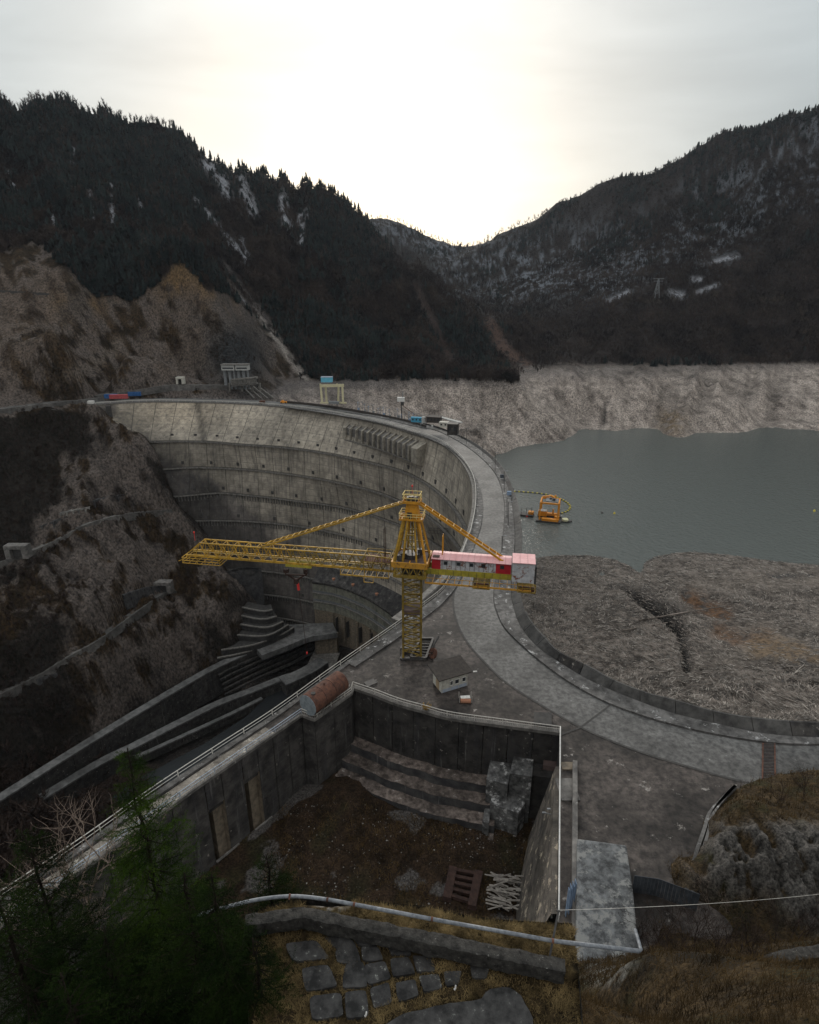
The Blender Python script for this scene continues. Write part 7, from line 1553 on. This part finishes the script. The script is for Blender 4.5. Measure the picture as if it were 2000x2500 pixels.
# rubble, stones and tufts on the yard floor
FC=P0([(0,0)],0) if False else None
g=np.random.default_rng(71); n=3600; yx=-22+44*g.random(n); yy=50+36*g.random(n)
def yz(x,y): 
    Q_=np.stack([x,y,x*0],1); return PZ+.5+fbm(Q_/5,5,50)*.7+fbm(Q_/1.2,4,51)*.25+3.0*np.exp(-(np.hypot(x+13,y-80)/9)**2)+1.0*np.exp(-(np.hypot(x-2,y-74)/8)**2)
insd=(side(yx,yy)<-20)&(yx<np.interp(yy,[48.9,81.4],[18.1,26.3])-4)&(yy<80); yx,yy=yx[insd],yy[insd]; cl=fbm(np.stack([yx/5,yy/5,yx*0],1),3,72); kk_=g.random(len(yx))<.25+.75*sstep(-.1,.25,cl); yx,yy=yx[kk_],yy[kk_]; zz_=yz(yx,yy)
sz=.05+.14*g.random(len(yx))**4; oc=np.array([(1,0,0),(0,1,0),(-1,0,0),(0,-1,0),(0,0,.8)]); V=(np.stack([yx,yy,zz_],1)[:,None]+oc[None]*sz[:,None,None]*(.6+.8*g.random((len(yx),5,1)))).reshape(-1,3); f=np.array([(0,1,4),(1,2,4),(2,3,4),(3,0,4)]); F_=(f[None]+(np.arange(len(yx))*5)[:,None,None]).reshape(-1,3)
tag(mkobj('rubble',V,F_,MT['rubble']),'pale stones and litter scattered over the yard floor',None,None,'stuff')
n=30000; yx=-24+46*g.random(n); yy=48+36*g.random(n); insd=(side(yx,yy)<-10)&(yx<np.interp(yy,[48.9,81.4],[18.1,26.3])-3.5)&(yy<81); yx,yy=yx[insd],yy[insd]; cl=fbm(np.stack([yx/4,yy/4,yx*0],1),3,73); kk_=g.random(len(yx))<.15+.85*sstep(-.1,.2,cl); yx,yy=yx[kk_],yy[kk_]
V,F_=blades(np.stack([yx,yy,yz(yx,yy)],1),.25+.35*g.random(len(yx)),.03+.03*g.random(len(yx)),.9,74); tag(mkobj('yard_grass',V,F_,MT['browngrass']),'brown withered grass growing over the yard floor',None,None,'stuff')
# ---------------- larches at the lower left ----------------
def larch(top,H_,spread,seed,label,mats,dens=1.0,rt=.15):
    g=np.random.default_rng(seed); base=np.array([top[0],top[1],top[2]-H_]); t=thing('larch_tree',base,label,'tree')
    b=MB(); nsg=14; P_=[base+[g.normal()*.03,g.normal()*.03,H_*k/nsg] for k in range(nsg+1)]; P_[0]=base; b.tube(P_,rt,9,r2=.015); b.build('trunk',MT['bark'],t,True)
    br=MB(); NV=[]; ND=[]
    z=.15; 
    while z<H_-.1:
        f=z/H_  # from the top
        nb_=int(3+2*g.random()) ; 
        for k in range(nb_):
            a=g.random()*6.28; L_=spread*(min(1,(z/ (H_*.75)))**.8)*(.6+.5*g.random())+.12; p=top-[0,0,z]; droop=-.12+.25*(1-f)-.1*g.random(); d=np.array([math.cos(a),math.sin(a),droop]); n=7; pts=[p]
            for j in range(n): d=d+np.array([0,0,.035*j/n])+g.normal(size=3)*.04; pts.append(pts[-1]+d/np.linalg.norm(d)*L_/n)
            br.tube(pts,.018+.012*L_/spread,4,r2=.004,cap=False)
            pts=np.array(pts)
            # side twigs
            nt=int(L_*11*dens)+2
            for j in range(nt):
                tt_=.15+.85*(j+g.random())/nt; q=pts[0]+(0); u_=tt_*n; i0=min(int(u_),n-1); q=pts[i0]+(pts[i0+1]-pts[i0])*(u_-i0); dd=(pts[i0+1]-pts[i0]); dd/=np.linalg.norm(dd); sd=np.cross(dd,[0,0,1.])*(1 if g.random()<.5 else -1); e=dd*.75+sd*(.5+.4*g.random())+np.array([0,0,g.normal()*.22-.08]); e/=np.linalg.norm(e); l=(.3+.5*g.random())*(1-.55*tt_)*min(1,L_/1.4)+.14
                m=max(2,int(l/.045)); s_=np.linspace(0,1,m)[:,None]; NV.append(q+e*l*s_); ND.append(np.repeat(e[None],m,0))
            m=max(3,int(L_/.05)); s_=np.linspace(.15,1,m); idx_=s_*n; i0=np.clip(idx_.astype(int),0,n-1); Q2=pts[i0]+(pts[i0+1]-pts[i0])*(idx_-i0)[:,None]; NV.append(Q2); ND.append((pts[i0+1]-pts[i0])/np.linalg.norm(pts[i0+1]-pts[i0],axis=1)[:,None])
        z+=.15+.1*g.random()
    br.build('branches',MT['bark'],t)
    NV=np.vstack(NV); ND=np.vstack(ND); n=len(NV); V=[];rep=3
    NV=np.repeat(NV,rep,0); ND=np.repeat(ND,rep,0); g2=np.random.default_rng(seed+1); r=g2.normal(size=NV.shape); r-=(r*ND).sum(1)[:,None]*ND; r/=np.linalg.norm(r,axis=1)[:,None]; d=r*.8+ND*.6; L2=.055+.045*g2.random(len(NV)); s_=np.cross(d,g2.normal(size=NV.shape)); s_/=np.linalg.norm(s_,axis=1)[:,None]; w_=.0075
    NV=NV+g2.normal(size=NV.shape)*.01
    V=np.stack([NV-s_*w_,NV+s_*w_,NV+d*L2[:,None]],1).reshape(-1,3); Fc=np.arange(len(V)).reshape(-1,3)
    k=len(Fc)//2; 
    mkobj('needles',V,Fc,MT[mats],t)
    return len(Fc)
tot=0
tot+=larch(U(310,1826,Y=13.5),15,2.7,1,'tall bright green larch with a leaning tip standing in front of the walkway','larch',1.0)
tot+=larch(U(60,2030,Y=12.5),12,3.0,2,'dark larch at the left edge of the view','larchd',.8)
tot+=larch(U(650,2090,Y=13.5),9,2.0,3,'lower larch right of the tall one, in front of the pit','larchd',.8)
tot+=larch(U(-20,2150,Y=10.5),9,2.8,4,'shadowed larch in the bottom left corner','larchd',.7)
tot+=larch(U(620,2290,Y=10.0),7,1.9,5,'dark low larch beside the paving slabs','larchd',.8)
tot+=larch(U(250,2260,Y=10.5),7,2.2,6,'small dark larch below the tall one at the bottom','larchd',.7)
tot+=larch(U(450,2130,Y=11.0),9,2.4,7,'broad dark larch between the tall one and the pipe rail','larchd',.9)
tot+=larch(U(150,2380,Y=9.0),6,2.2,8,'nearest dark larch at the very bottom left','larchd',.8)
tot+=larch(U(515,2130,Y=10.3),8,1.5,9,'slim dark larch hiding the left end of the pipe rail','larchd',1.3)
print('needles',tot)
print('TRIS',sum(len(o.data.loops)-2*len(o.data.polygons) for o in bpy.data.objects if o.type=='MESH'),tot)
shrub(U(215,2260,Y=18),6.5,6,150,MT['paletwig'],'pale leafless tree behind the larches beside the lower walkway',w0=.06,name='bare_tree',cat='tree')
shrub(U(120,2330,Y=18),5,6,151,MT['paletwig'],'smaller pale leafless tree at the lower left',w0=.05,name='bare_tree',cat='tree')
# ---------------- thin air haze ----------------
hm=bpy.data.materials.new('haze'); hm.use_nodes=True; t=hm.node_tree; t.nodes.clear(); o_=t.nodes.new('ShaderNodeOutputMaterial'); pv=t.nodes.new('ShaderNodeVolumePrincipled'); pv.inputs['Color'].default_value=(.75,.86,1,1); pv.inputs['Density'].default_value=.00002; pv.inputs['Anisotropy'].default_value=.3; t.links.new(pv.outputs[0],o_.inputs['Volume'])
b=MB(); b.box((0,1850,115),(7600,3900,740)); hz=b.build('haze',hm); tag(hz,'thin pale haze filling the valley',None,None,'stuff')
